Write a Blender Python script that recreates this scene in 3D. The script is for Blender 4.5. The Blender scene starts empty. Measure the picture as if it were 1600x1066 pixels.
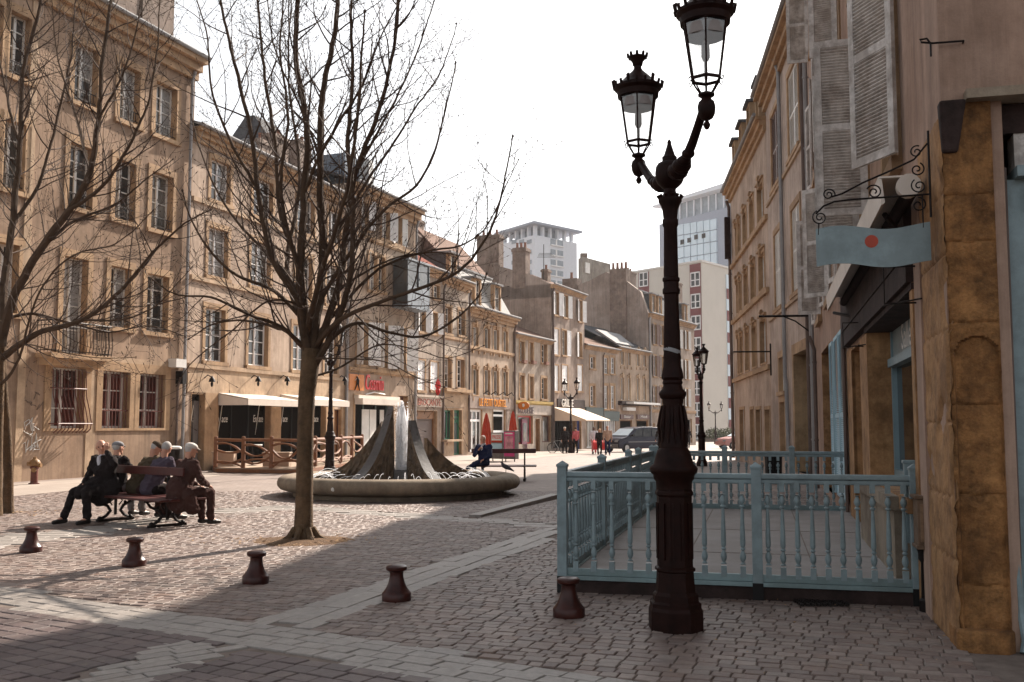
import bpy, bmesh, math, random
import numpy as np
from mathutils import Vector, Matrix
R = math.radians
random.seed(7)
SC = bpy.context.scene
COL = SC.collection

# ---------------------------------------------------------------- camera, sky, sun, exposure
PITCH = R(4.85)
cam = bpy.data.cameras.new("camera"); cam.lens = 35.0; cam.sensor_width = 36.0
cam.clip_start = 0.05; cam.clip_end = 3000
co = bpy.data.objects.new("camera", cam); COL.objects.link(co)
co.location = (0, 0, 1.6); co.rotation_euler = (R(90) + PITCH, 0, 0)
SC.camera = co

SUN_AZ, SUN_EL = 31.0, 35.0          # degrees right of the view axis, above the horizon
sdir = Vector((math.sin(R(SUN_AZ)) * math.cos(R(SUN_EL)), math.cos(R(SUN_AZ)) * math.cos(R(SUN_EL)), math.sin(R(SUN_EL))))
world = bpy.data.worlds.new("World"); SC.world = world; world.use_nodes = True
wn = world.node_tree; wn.nodes.clear()
sky = wn.nodes.new("ShaderNodeTexSky"); sky.sky_type = 'NISHITA'; sky.sun_disc = False
sky.sun_elevation = R(SUN_EL); sky.sun_rotation = R(SUN_AZ)
sky.air_density = 1.0; sky.dust_density = 3.0; sky.ozone_density = 1.0; sky.altitude = 100
hsv = wn.nodes.new("ShaderNodeHueSaturation"); hsv.inputs["Saturation"].default_value = 0.17
bg = wn.nodes.new("ShaderNodeBackground"); bg.inputs[1].default_value = 0.095
wo = wn.nodes.new("ShaderNodeOutputWorld")
wn.links.new(sky.outputs[0], hsv.inputs["Color"]); wn.links.new(hsv.outputs[0], bg.inputs[0]); wn.links.new(bg.outputs[0], wo.inputs[0])
sl = bpy.data.lights.new("sun", 'SUN'); sl.energy = 5.0; sl.angle = R(0.6); sl.color = (1.0, 0.875, 0.75)
so = bpy.data.objects.new("sun", sl); COL.objects.link(so); so.location = (20, 20, 40)
so.rotation_euler = sdir.to_track_quat('Z', 'Y').to_euler()
SC.view_settings.view_transform = 'Standard'; SC.view_settings.look = 'None'
SC.view_settings.exposure = 1.22; SC.view_settings.gamma = 1.0
SC.cycles.max_bounces = 6; SC.cycles.transparent_max_bounces = 12; SC.cycles.volume_bounces = 0
SC.cycles.use_denoising = True

# ---------------------------------------------------------------- photo geometry helpers (pixel of the 1600-wide photo -> place in the world)
FP = 1556.0
def ray(px, py):
    cx = (px - 800) / FP; cy = (533 - py) / FP
    return Vector((cx, math.cos(PITCH) - cy * math.sin(PITCH), math.sin(PITCH) + cy * math.cos(PITCH)))
def zg(y): return -0.0064 * max(0.0, y - 31.0)
def G(px, py):
    d = ray(px, py); t = -1.6 / d.z if d.z < 0 else 400
    for _ in range(12):
        y = t * d.y; t = (zg(y) - 1.6) / d.z
    return Vector((t * d.x, t * d.y, zg(t * d.y)))
def at(px, py, D):
    d = ray(px, py); t = D / d.y
    return Vector((t * d.x, D, 1.6 + t * d.z))
def XD(px, D): return ((px - 800) / FP * math.cos(PITCH) * D, D)

# ---------------------------------------------------------------- mesh builder
ORG = {}
class Fr:                                # vertical plane: u along, w outwards, z up
    def __init__(s, p0, p1=None, ang=None, t=None):
        s.o = Vector((p0[0], p0[1]))
        if p1 is not None:
            d = Vector((p1[0], p1[1])) - s.o; s.L = d.length; s.t = d / s.L
        else:
            s.t = Vector(t) if t is not None else Vector((math.cos(ang), math.sin(ang))); s.L = 1
        s.n = Vector((s.t.y, -s.t.x)); s.holes = []
    def pt(s, u, z, w=0.0):
        q = s.o + s.t * u + s.n * w
        return (q.x, q.y, z)
    def h(s, px, py, w=0.0):
        d = ray(px, py); o = s.o + s.n * w
        a = d.x * s.n.x + d.y * s.n.y
        k = (o.x * s.n.x + o.y * s.n.y) / a
        x, y, z = d.x * k, d.y * k, 1.6 + d.z * k
        return ((x - o.x) * s.t.x + (y - o.y) * s.t.y, z)
    def u(s, px, py=600): return s.h(px, py)[0]
    def sub(s, u, w=0.0, ang=0.0, flip=False):    # a frame hinged at (u,w), turned out of the plane by ang
        q = s.o + s.t * u + s.n * w
        d = s.t * (-1 if flip else 1)
        v = d * math.cos(ang) + s.n * math.sin(ang)
        return Fr((q.x, q.y), t=(v.x, v.y))

class MB:
    def __init__(s): s.v = []; s.f = []; s.m = []; s.cur = 0
    def face(s, pts):
        b = len(s.v); s.v += [tuple(p) for p in pts]; s.f.append(tuple(range(b, b + len(pts)))); s.m.append(s.cur); return s
    def hexa(s, p):                      # 8 corners: 4 bottom (ccw) 4 top
        b = len(s.v); s.v += [tuple(q) for q in p]
        for q in ((3, 2, 1, 0), (4, 5, 6, 7), (0, 1, 5, 4), (1, 2, 6, 5), (2, 3, 7, 6), (3, 0, 4, 7)):
            s.f.append(tuple(b + i for i in q)); s.m.append(s.cur)
        return s
    def fbox(s, F, u0, u1, z0, z1, w0, w1):
        P = F.pt
        return s.hexa([P(u0, z0, w0), P(u1, z0, w0), P(u1, z0, w1), P(u0, z0, w1), P(u0, z1, w0), P(u1, z1, w0), P(u1, z1, w1), P(u0, z1, w1)])
    def box(s, x, y, z, sx, sy, sz, rz=0.0, rx=0.0, ry=0.0):   # centred
        M = Matrix.Translation((x, y, z)) @ Matrix.Rotation(rz, 4, 'Z') @ Matrix.Rotation(ry, 4, 'Y') @ Matrix.Rotation(rx, 4, 'X')
        c = [M @ Vector((a * sx / 2, b * sy / 2, k * sz / 2)) for k in (-1, 1) for a, b in ((-1, -1), (1, -1), (1, 1), (-1, 1))]
        return s.hexa(c)
    def beam(s, a, b, wd, ht, up=Vector((0, 0, 1))):
        a = Vector(a); b = Vector(b); d = (b - a).normalized(); x = d.cross(up)
        if x.length < 1e-4: x = Vector((1, 0, 0))
        x.normalize(); y = x.cross(d).normalized(); x = x * wd / 2; y = y * ht / 2
        return s.hexa([a - x - y, a + x - y, b + x - y, b - x - y, a - x + y, a + x + y, b + x + y, b - x + y])
    def prism(s, poly, d):               # poly: list of 3d points, d: extrusion vector
        b = len(s.v); n = len(poly); d = Vector(d)
        s.v += [tuple(p) for p in poly] + [tuple(Vector(p) + d) for p in poly]
        s.f.append(tuple(b + i for i in range(n))[::-1]); s.m.append(s.cur)
        s.f.append(tuple(b + n + i for i in range(n))); s.m.append(s.cur)
        for i in range(n):
            j = (i + 1) % n; s.f.append((b + i, b + j, b + n + j, b + n + i)); s.m.append(s.cur)
        return s
    def tube(s, pts, rs, n=6, caps=True, sq=1.0):
        pts = [Vector(p) for p in pts]
        if not hasattr(rs, '__len__'): rs = [rs] * len(pts)
        b = len(s.v); up = None
        for i, p in enumerate(pts):
            d = (pts[min(i + 1, len(pts) - 1)] - pts[max(i - 1, 0)])
            if d.length < 1e-9: d = Vector((0, 0, 1))
            d.normalize()
            if up is None:
                up = Vector((0, 0, 1)) if abs(d.z) < 0.9 else Vector((1, 0, 0))
            x = d.cross(up)
            if x.length < 1e-5: x = d.cross(Vector((0, 1, 0)))
            x.normalize(); y = x.cross(d).normalized(); up = y
            for k in range(n):
                a = 2 * math.pi * k / n
                s.v.append(tuple(p + x * (math.cos(a) * rs[i]) + y * (math.sin(a) * rs[i] * sq)))
        for i in range(len(pts) - 1):
            for k in range(n):
                k2 = (k + 1) % n
                s.f.append((b + i * n + k, b + i * n + k2, b + (i + 1) * n + k2, b + (i + 1) * n + k)); s.m.append(s.cur)
        if caps:
            s.f.append(tuple(b + k for k in range(n))[::-1]); s.m.append(s.cur)
            e = b + (len(pts) - 1) * n
            s.f.append(tuple(e + k for k in range(n))); s.m.append(s.cur)
        return s
    def lathe(s, cx, cy, prof, n=16, rot=0.0, sx=1.0, sy=1.0):   # prof: (r, z) bottom to top
        b = len(s.v)
        for r, z in prof:
            for k in range(n):
                a = 2 * math.pi * k / n + rot
                s.v.append((cx + math.cos(a) * r * sx, cy + math.sin(a) * r * sy, z))
        for i in range(len(prof) - 1):
            for k in range(n):
                k2 = (k + 1) % n
                s.f.append((b + i * n + k, b + i * n + k2, b + (i + 1) * n + k2, b + (i + 1) * n + k)); s.m.append(s.cur)
        s.f.append(tuple(b + k for k in range(n))[::-1]); s.m.append(s.cur)
        e = b + (len(prof) - 1) * n
        s.f.append(tuple(e + k for k in range(n))); s.m.append(s.cur)
        return s
    def ball(s, c, r, n=10, m=6, sx=1, sy=1, sz=1):
        return s.lathe(c[0], c[1], [(max(1e-4, r * math.sin(math.pi * i / m)), c[2] - r * sz * math.cos(math.pi * i / m)) for i in range(m + 1)], n, 0, sx, sy)
    def build(s, name, mat, parent=None, smooth=False, label=None, cat=None, group=None, kind=None, bevel=0.0):
        me = bpy.data.meshes.new(name)
        v = np.array(s.v, dtype=float).reshape(-1, 3)
        if parent is not None:
            p = parent
            while p.parent is not None: p = p.parent
            org = ORG[p.name]
        elif len(v):
            org = np.array([(v[:, 0].min() + v[:, 0].max()) / 2, (v[:, 1].min() + v[:, 1].max()) / 2, v[:, 2].min()])
        v = v - org
        me.from_pydata(v.tolist(), [], s.f)
        mats = mat if isinstance(mat, (list, tuple)) else [mat]
        for m in mats: me.materials.append(m)
        if len(mats) > 1: me.polygons.foreach_set("material_index", s.m)
        if smooth:
            me.polygons.foreach_set("use_smooth", [True] * len(me.polygons))
            try: me.set_sharp_from_angle(angle=R(38))
            except Exception: pass
        me.update()
        o = bpy.data.objects.new(name, me); COL.objects.link(o)
        if parent is not None: o.parent = parent
        else:
            o.location = org; ORG[o.name] = org
        if bevel > 0:
            b = o.modifiers.new("bevel", 'BEVEL'); b.width = bevel; b.segments = 2; b.limit_method = 'ANGLE'
        tag(o, label, cat, group, kind)
        return o

def tag(o, label=None, cat=None, group=None, kind=None):
    if label: o["label"] = label
    if cat: o["category"] = cat
    if group: o["group"] = group
    if kind: o["kind"] = kind
    return o
def thing(name, label, cat, loc=(0, 0, 0), group=None):
    o = bpy.data.objects.new(name, None); COL.objects.link(o); o.empty_display_size = 0.2
    o.location = loc; ORG[o.name] = np.array(loc, dtype=float)
    return tag(o, label, cat, group)
def copy_tree(o, parent=None):
    c = o.copy(); COL.objects.link(c)
    if parent is not None: c.parent = parent
    for ch in list(o.children):
        copy_tree(ch, c)
    return c
def text_mesh(body, F, u0, u1, z0, z1, w, depth, name, mat, parent, shear=0.0, label=None):
    cu = bpy.data.curves.new(name, 'FONT'); cu.body = body; cu.size = 1.0; cu.extrude = 0.02; cu.shear = shear
    cu.resolution_u = 3
    to = bpy.data.objects.new(name, cu); COL.objects.link(to)
    dg = bpy.context.evaluated_depsgraph_get(); me0 = to.evaluated_get(dg).to_mesh()
    vs = [v.co.copy() for v in me0.vertices]; fs = [tuple(p.vertices) for p in me0.polygons]
    to.evaluated_get(dg).to_mesh_clear(); bpy.data.objects.remove(to)
    xs = [v.x for v in vs]; ys = [v.y for v in vs]
    x0, x1, y0, y1 = min(xs), max(xs), min(ys), max(ys)
    m = MB()
    m.v = [F.pt(u0 + (v.x - x0) / (x1 - x0) * (u1 - u0), z0 + (v.y - y0) / (y1 - y0) * (z1 - z0), w + (v.z + .02) / .04 * depth) for v in vs]
    m.f = fs; m.m = [0] * len(fs)
    return m.build(name, mat, parent, label=label)

# ---------------------------------------------------------------- materials
def new_mat(name):
    m = bpy.data.materials.new(name); m.use_nodes = True; nt = m.node_tree
    b = nt.nodes["Principled BSDF"]
    return m, nt, b
def N(nt, typ, **kw):
    n = nt.nodes.new(typ)
    for k, v in kw.items():
        if k in n.inputs: n.inputs[k].default_value = v
        else: setattr(n, k, v)
    return n
def wpos(nt, scale=(1, 1, 1)):
    g = N(nt, "ShaderNodeNewGeometry"); mp = N(nt, "ShaderNodeMapping"); mp.inputs["Scale"].default_value = scale
    nt.links.new(g.outputs["Position"], mp.inputs[0]); return mp.outputs[0]
def opos(nt, scale=(1, 1, 1)):
    g = N(nt, "ShaderNodeTexCoord"); mp = N(nt, "ShaderNodeMapping"); mp.inputs["Scale"].default_value = scale
    nt.links.new(g.outputs["Object"], mp.inputs[0]); return mp.outputs[0]
def noise(nt, vec, scale, detail=4, rough=0.6):
    n = N(nt, "ShaderNodeTexNoise"); n.inputs["Scale"].default_value = scale; n.inputs["Detail"].default_value = detail; n.inputs["Roughness"].default_value = rough
    nt.links.new(vec, n.inputs["Vector"]); return n.outputs["Fac"]
def ramp(nt, fac, stops):
    r = N(nt, "ShaderNodeValToRGB"); cr = r.color_ramp
    while len(cr.elements) < len(stops): cr.elements.new(0.5)
    for e, (p, c) in zip(cr.elements, stops):
        e.position = p; e.color = (c[0], c[1], c[2], 1) if hasattr(c, '__len__') else (c, c, c, 1)
    nt.links.new(fac, r.inputs[0]); return r.outputs[0]
def mix(nt, fac, a, b, mode='MIX'):
    m = N(nt, "ShaderNodeMix"); m.data_type = 'RGBA'; m.blend_type = mode
    for s, v in ((m.inputs[0], fac), (m.inputs[6], a), (m.inputs[7], b)):
        if isinstance(v, (int, float)): s.default_value = v
        elif isinstance(v, tuple): s.default_value = (v[0], v[1], v[2], 1)
        else: nt.links.new(v, s)
    return m.outputs[2]
def bump(nt, b, h, strength=0.3, dist=0.02):
    n = N(nt, "ShaderNodeBump"); n.inputs["Strength"].default_value = strength; n.inputs["Distance"].default_value = dist
    nt.links.new(h, n.inputs["Height"]); nt.links.new(n.outputs[0], b.inputs["Normal"])
def sc(c, k): return tuple(min(1, x * k) for x in c)
def surf(name, col, rough=0.8, var=0.25, scale=2.0, streak=0.0, grime=0.0, fine=0.0, bmp=0.25, dist=0.01, spec=0.3, metal=0.0, obj=False, bscale=25):
    m, nt, b = new_mat(name); P = opos if obj else wpos
    v = P(nt)
    n1 = noise(nt, v, scale, 5, 0.65)
    c = ramp(nt, n1, [(0.3, sc(col, 1 - var)), (0.52, col), (0.72, sc(col, 1 + var * 0.6))])
    if streak > 0:
        n2 = noise(nt, P(nt, (3.5, 3.5, 0.25)), 1.6, 5, 0.7)
        c = mix(nt, streak, c, ramp(nt, n2, [(0.38, 0.45), (0.6, 1.0)]), 'MULTIPLY')
    if grime > 0:
        n3 = noise(nt, P(nt), scale * 0.33, 6, 0.75)
        c = mix(nt, grime, c, ramp(nt, n3, [(0.42, (0.42, 0.36, 0.32)), (0.56, (1, 1, 1))]), 'MULTIPLY')
    if fine > 0:
        n4 = noise(nt, v, 60, 2, 0.6)
        c = mix(nt, fine, c, ramp(nt, n4, [(0.35, 0.55), (0.65, 1.0)]), 'MULTIPLY')
    nt.links.new(c, b.inputs["Base Color"])
    b.inputs["Roughness"].default_value = rough; b.inputs["Metallic"].default_value = metal
    b.inputs["Specular IOR Level"].default_value = spec
    if bmp > 0: bump(nt, b, noise(nt, v, bscale, 5, 0.7), bmp, dist)
    return m
def plaster(name, col, **k):
    d = dict(rough=0.92, var=0.2, scale=0.9, streak=0.45, grime=0.5, fine=0.18, bmp=0.35, dist=0.012, bscale=18); d.update(k)
    return surf(name, col, **d)
def stone(name, col, **k):
    d = dict(rough=0.85, var=0.24, scale=2.2, streak=0.3, grime=0.42, fine=0.25, bmp=0.5, dist=0.012, bscale=14); d.update(k)
    return surf(name, col, **d)
def paint(name, col, **k):
    d = dict(rough=0.5, var=0.1, scale=4, grime=0.15, bmp=0.1, dist=0.003, spec=0.4); d.update(k)
    return surf(name, col, **d)
def glass_dark(name, col=(0.03, 0.03, 0.03), rough=0.04):
    m, nt, b = new_mat(name)
    n1 = noise(nt, wpos(nt), 0.9, 3, 0.5)
    nt.links.new(ramp(nt, n1, [(0.35, sc(col, .5)), (0.6, sc(col, 2.0))]), b.inputs["Base Color"])
    b.inputs["Roughness"].default_value = rough; b.inputs["IOR"].default_value = 1.4; b.inputs["Specular IOR Level"].default_value = 0.5
    bump(nt, b, noise(nt, wpos(nt), 1.2, 2, 0.5), 0.08, 0.02)
    return m
def clear_glass(name, tint=(0.9, 0.92, 0.9), fac=0.18):
    m, nt, b = new_mat(name); out = nt.nodes["Material Output"]
    tr = N(nt, "ShaderNodeBsdfTransparent"); tr.inputs[0].default_value = (*tint, 1)
    gl = N(nt, "ShaderNodeBsdfGlossy"); gl.inputs["Roughness"].default_value = 0.05
    fr = N(nt, "ShaderNodeFresnel"); mx = N(nt, "ShaderNodeMixShader")
    ad = N(nt, "ShaderNodeMath"); ad.operation = 'ADD'; ad.inputs[1].default_value = fac; ad.use_clamp = True
    nt.links.new(fr.outputs[0], ad.inputs[0]); nt.links.new(ad.outputs[0], mx.inputs[0])
    nt.links.new(tr.outputs[0], mx.inputs[1]); nt.links.new(gl.outputs[0], mx.inputs[2]); nt.links.new(mx.outputs[0], out.inputs[0])
    return m

M = {}
M['pl_a'] = plaster('plaster_tan', (0.38, 0.265, 0.185))
M['pl_b'] = plaster('plaster_cream', (0.50, 0.385, 0.30))
M['pl_c'] = plaster('plaster_peach', (0.48, 0.37, 0.28))
M['pl_d'] = plaster('plaster_beige', (0.44, 0.36, 0.295))
M['pl_e'] = plaster('plaster_pale', (0.50, 0.42, 0.345))
M['pl_f'] = plaster('plaster_rose', (0.38, 0.30, 0.25))
M['pl_g'] = plaster('plaster_grey', (0.40, 0.33, 0.285), grime=0.4)
M['pl_r1'] = plaster('plaster_brown_pink', (0.46, 0.315, 0.24), grime=0.5)
M['pl_r2'] = plaster('plaster_pink_brown', (0.53, 0.43, 0.365))
M['pl_r3'] = plaster('plaster_ochre_rose', (0.54, 0.42, 0.335))
M['st'] = stone('sandstone_ochre', (0.46, 0.305, 0.18))
M['st_l'] = stone('sandstone_light', (0.51, 0.37, 0.25))
M['st_o'] = stone('sandstone_orange', (0.42, 0.235, 0.11), var=0.4, scale=5, grime=0.6)
M['st_d'] = stone('sandstone_soiled', (0.34, 0.165, 0.06), var=0.55, scale=7, grime=0.6, streak=0.5, fine=.4, bmp=0.9, dist=0.03)
M['st_p'] = stone('sandstone_pale_grey', (0.40, 0.33, 0.25))
M['white'] = paint('white_paint', (0.84, 0.84, 0.84))
M['offw'] = paint('off_white_paint', (0.70, 0.69, 0.66))
M['shg'] = paint('grey_shutter_paint', (0.66, 0.63, 0.60), rough=0.8, var=0.25, scale=8, grime=0.6, streak=0.3)
M['shb'] = paint('blue_shutter_paint', (0.36, 0.55, 0.64), rough=0.6)
M['shr'] = paint('brown_shutter_paint', (0.20, 0.12, 0.09))
M['glass'] = glass_dark('window_glass_dark')
M['glassc'] = glass_dark('window_glass_curtained', (0.12, 0.115, 0.105))
M['glassr'] = glass_dark('window_glass_red_curtain', (0.05, 0.012, 0.01))
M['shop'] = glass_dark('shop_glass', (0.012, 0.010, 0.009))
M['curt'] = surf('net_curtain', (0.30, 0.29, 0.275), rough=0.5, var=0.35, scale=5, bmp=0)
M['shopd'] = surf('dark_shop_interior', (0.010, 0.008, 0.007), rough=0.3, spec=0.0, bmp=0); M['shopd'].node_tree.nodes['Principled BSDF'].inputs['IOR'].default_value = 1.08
M['slate'] = surf('slate', (0.10, 0.10, 0.105), rough=0.85, spec=.08, var=0.35, scale=6, bmp=0.4)
M['slatew'] = surf('pale_slate', (0.36, 0.355, 0.345), rough=0.85, spec=.08, var=0.25, scale=6)
M['zinc'] = surf('zinc', (0.26, 0.26, 0.265), rough=0.8, spec=.1, metal=0.0, var=0.15)
M['pipe'] = surf('downpipe_grey', (0.30, 0.29, 0.29), rough=0.5, metal=0.2, var=0.2, streak=0.3)
M['pipeb'] = surf('downpipe_brown', (0.14, 0.10, 0.085), rough=0.6, var=0.3, streak=0.4)
M['iron'] = surf('dark_red_iron', (0.015, 0.0045, 0.003), rough=0.5, var=0.5, scale=9, bmp=0.5, dist=0.006, spec=0.12, obj=True)
M['irond'] = surf('black_iron', (0.014, 0.010, 0.009), rough=0.5, spec=.15, var=0.3, scale=9, obj=True)
M['irong'] = surf('grey_weathered_iron', (0.16, 0.14, 0.13), rough=0.5, var=0.3, scale=9, obj=True)
M['redb'] = surf('red_brown_iron', (0.12, 0.035, 0.025), rough=0.5, var=0.3, scale=9)
M['boll'] = surf('bollard_paint', (0.042, 0.010, 0.007), rough=0.34, var=0.5, scale=12, bmp=0.2, dist=0.004, spec=0.3, obj=True)
M['teal'] = paint('teal_paint', (0.225, 0.295, 0.315), rough=0.48, grime=0.35, var=0.18, scale=5)
M['teald'] = paint('dark_teal_paint', (0.20, 0.28, 0.29), rough=0.55, grime=0.4)
M['tealw'] = paint('teal_shopfront', (0.22, 0.32, 0.36), rough=0.5)
M['wood'] = surf('log_wood', (0.20, 0.078, 0.03), rough=0.55, var=0.35, scale=5, streak=0.2, spec=0.4)
M['woodr'] = surf('red_bench_wood', (0.055, 0.006, 0.004), rough=0.45, var=0.3, scale=6, spec=0.45)
M['woodd'] = surf('charred_dark_wood', (0.045, 0.028, 0.025), rough=0.9, var=0.5, scale=5, grime=0.6, streak=0.4, bmp=0.9, dist=0.02, bscale=9)
M['woodb'] = surf('brown_door_wood', (0.22, 0.10, 0.035), rough=0.6, var=0.2)
M['garage'] = surf('garage_metal', (0.17, 0.13, 0.115), rough=0.6, var=0.1)
M['green'] = paint('green_paint', (0.02, 0.16, 0.09))
M['greend'] = paint('dark_green_paint', (0.03, 0.055, 0.05))
M['blue'] = paint('deep_blue_paint', (0.02, 0.04, 0.16))
M['awn'] = surf('awning_cloth', (0.72, 0.65, 0.58), rough=0.9, var=0.08, grime=0.15)
M['awny'] = surf('awning_cloth_yellow', (0.78, 0.64, 0.50), rough=0.9, var=0.08)
M['red'] = surf('red_cloth', (0.42, 0.045, 0.02), rough=0.85, var=0.25)
M['pink'] = surf('pink_print', (0.60, 0.06, 0.22), rough=0.5, var=0.1)
M['orange'] = surf('orange_sign', (0.55, 0.17, 0.015), rough=0.5, var=0.1)
M['orangel'] = surf('orange_letters', (0.75, 0.30, 0.02), rough=0.5, var=0.1)
M['redl'] = surf('red_letters', (0.60, 0.04, 0.04), rough=0.4, var=0.1)
M['black'] = surf('black_matt', (0.012, 0.011, 0.011), rough=0.8, var=0.2)
M['tile'] = surf('red_roof_tile', (0.17, 0.05, 0.035), rough=0.9, spec=.05, var=0.4, scale=7, bmp=0.8, bscale=8, dist=0.05)
M['tileb'] = surf('brown_roof_tile', (0.19, 0.125, 0.10), rough=0.9, spec=.05, var=0.4, scale=7, bmp=0.8, bscale=8, dist=0.05)
M['brick'] = surf('chimney_render', (0.26, 0.20, 0.165), rough=0.9, var=0.35, scale=2, grime=0.5, streak=0.3)
M['pot'] = surf('terracotta_pot', (0.24, 0.12, 0.085), rough=0.8)
M['twhite'] = surf('tower_white', (0.74, 0.77, 0.82), rough=0.7, var=0.05)
M['tgrey'] = surf('tower_grey', (0.33, 0.36, 0.43), rough=0.6, var=0.06)
M['tglass'] = surf('tower_glass', (0.62, 0.74, 0.82), rough=0.6, var=0.12, scale=0.15, spec=0.6)
M['tband'] = surf('tower_window', (0.30, 0.34, 0.38), rough=0.3, var=0.3, scale=0.8)
M['apt'] = surf('apartment_cream', (0.62, 0.59, 0.53), rough=0.8, var=0.06, scale=.3)
M['aptr'] = surf('apartment_maroon', (0.20, 0.06, 0.06), rough=0.7, var=0.1)
M['bark'] = surf('tree_bark', (0.13, 0.082, 0.045), rough=0.9, var=0.5, scale=7, grime=0.3, bmp=1.0, dist=0.03, bscale=22)
M['limb'] = surf('limb_bark', (0.075, 0.046, 0.028), rough=0.9, var=0.4, scale=7, bmp=0.6, dist=0.02, bscale=22)
M['twig'] = surf('twig_bark', (0.06, 0.036, 0.025), rough=0.8, var=0.3, scale=7, bmp=0.0)
M['fstone'] = stone('fountain_stone_wet', (0.16, 0.105, 0.06), var=0.7, scale=5, rough=0.5, bmp=1.0, dist=0.06, bscale=7, spec=0.5)
M['fstop'] = stone('fountain_cut_stone', (0.12, 0.11, 0.105), var=0.25, scale=8, rough=0.4, spec=0.5)
M['basin'] = stone('fountain_basin_stone', (0.27, 0.215, 0.155), var=0.25, scale=4, grime=0.3)
M['deckw'] = surf('deck_boards', (0.36, 0.27, 0.20), rough=0.7, var=0.2)
M['terr'] = surf('terrace_boards', (0.25, 0.23, 0.22), rough=0.75, var=0.12, scale=2, grime=0.25)
M['dirt'] = surf('tree_pit_soil', (0.13, 0.075, 0.04), rough=1, var=0.5, scale=9, bmp=1, dist=0.03)
M['skin'] = surf('skin', (0.48, 0.25, 0.17), rough=0.55, var=0.1, scale=10, bmp=0.1, obj=True)
M['skind'] = surf('skin_dark', (0.10, 0.05, 0.035), rough=0.5, var=0.1, obj=True, bmp=0)
M['hairg'] = surf('grey_hair', (0.42, 0.40, 0.38), rough=0.9, obj=True)
M['hairb'] = surf('brown_hair', (0.05, 0.03, 0.02), rough=0.9, obj=True)
M['hairy'] = surf('blond_hair', (0.50, 0.36, 0.18), rough=0.9, obj=True)
def cloth(name, c): 
    M[name] = surf('cloth_' + name, c, rough=0.95, var=0.2, scale=6, bmp=0.5, dist=0.01, bscale=12, spec=0.1, obj=True)
cloth('suit', (0.017, 0.013, 0.013)); cloth('olive', (0.08, 0.06, 0.038)); cloth('violet', (0.075, 0.06, 0.08)); cloth('brownj', (0.055, 0.028, 0.024))
cloth('capw', (0.55, 0.52, 0.48)); cloth('capg', (0.22, 0.22, 0.23)); cloth('capb', (0.07, 0.05, 0.035)); cloth('shirt', (0.55, 0.55, 0.60)); cloth('navy', (0.02, 0.025, 0.06))
cloth('beige', (0.36, 0.25, 0.19)); cloth('rose', (0.42, 0.10, 0.11)); cloth('greyc', (0.16, 0.15, 0.15))
M['shoe'] = surf('shoe_leather', (0.015, 0.011, 0.010), rough=0.4, obj=True)
M['lglass'] = clear_glass('lantern_glass', (0.93, 0.93, 0.92), 0.1)
M['lrefl'] = surf('lantern_reflector', (0.25, 0.22, 0.21), rough=0.4)
M['vanp'] = surf('van_dark_blue_paint', (0.012, 0.011, 0.028), rough=0.3, var=0.05, bmp=0, spec=0.35, obj=True)
M['carp'] = surf('car_red_paint', (0.46, 0.22, 0.20), rough=0.25, var=0.05, bmp=0, spec=0.7, obj=True)
M['rub'] = surf('tyre_rubber', (0.02, 0.02, 0.02), rough=0.9, obj=True)
M['chrome'] = surf('light_metal', (0.5, 0.5, 0.5), rough=0.3, metal=0.8, obj=True)
M['yel'] = surf('hydrant_cap_yellow', (0.24, 0.13, 0.05), rough=0.5)
def water_mat():
    m, nt, b = new_mat('foaming_water'); out = nt.nodes["Material Output"]
    b.inputs["Base Color"].default_value = (0.93, 0.94, 0.96, 1); b.inputs["Roughness"].default_value = 0.2
    tl = N(nt, "ShaderNodeBsdfTranslucent"); tl.inputs[0].default_value = (0.95, 0.96, 0.98, 1); m2 = N(nt, "ShaderNodeMixShader"); m2.inputs[0].default_value = 0.8
    tr = N(nt, "ShaderNodeBsdfTransparent"); mx = N(nt, "ShaderNodeMixShader")
    n = noise(nt, wpos(nt, (9, 9, 3)), 3, 5, 0.7)
    nt.links.new(ramp(nt, n, [(0.30, 0.45), (0.45, 1.0)]), mx.inputs[0])
    nt.links.new(b.outputs[0], m2.inputs[1]); nt.links.new(tl.outputs[0], m2.inputs[2])
    nt.links.new(tr.outputs[0], mx.inputs[1]); nt.links.new(m2.outputs[0], mx.inputs[2]); nt.links.new(mx.outputs[0], out.inputs[0])
    bump(nt, b, noise(nt, wpos(nt), 25, 4, 0.7), 0.8, 0.02)
    return m
M['foam'] = water_mat()
def pool_mat():
    m, nt, b = new_mat('pool_water')
    n = noise(nt, wpos(nt), 5, 6, 0.75)
    nt.links.new(ramp(nt, n, [(0.48, (0.05, 0.045, 0.04)), (0.62, (0.55, 0.56, 0.58))]), b.inputs["Base Color"])
    b.inputs["Roughness"].default_value = 0.08; bump(nt, b, noise(nt, wpos(nt), 16, 4, 0.7), 0.7, 0.03)
    return m
M['pool'] = pool_mat()

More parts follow.
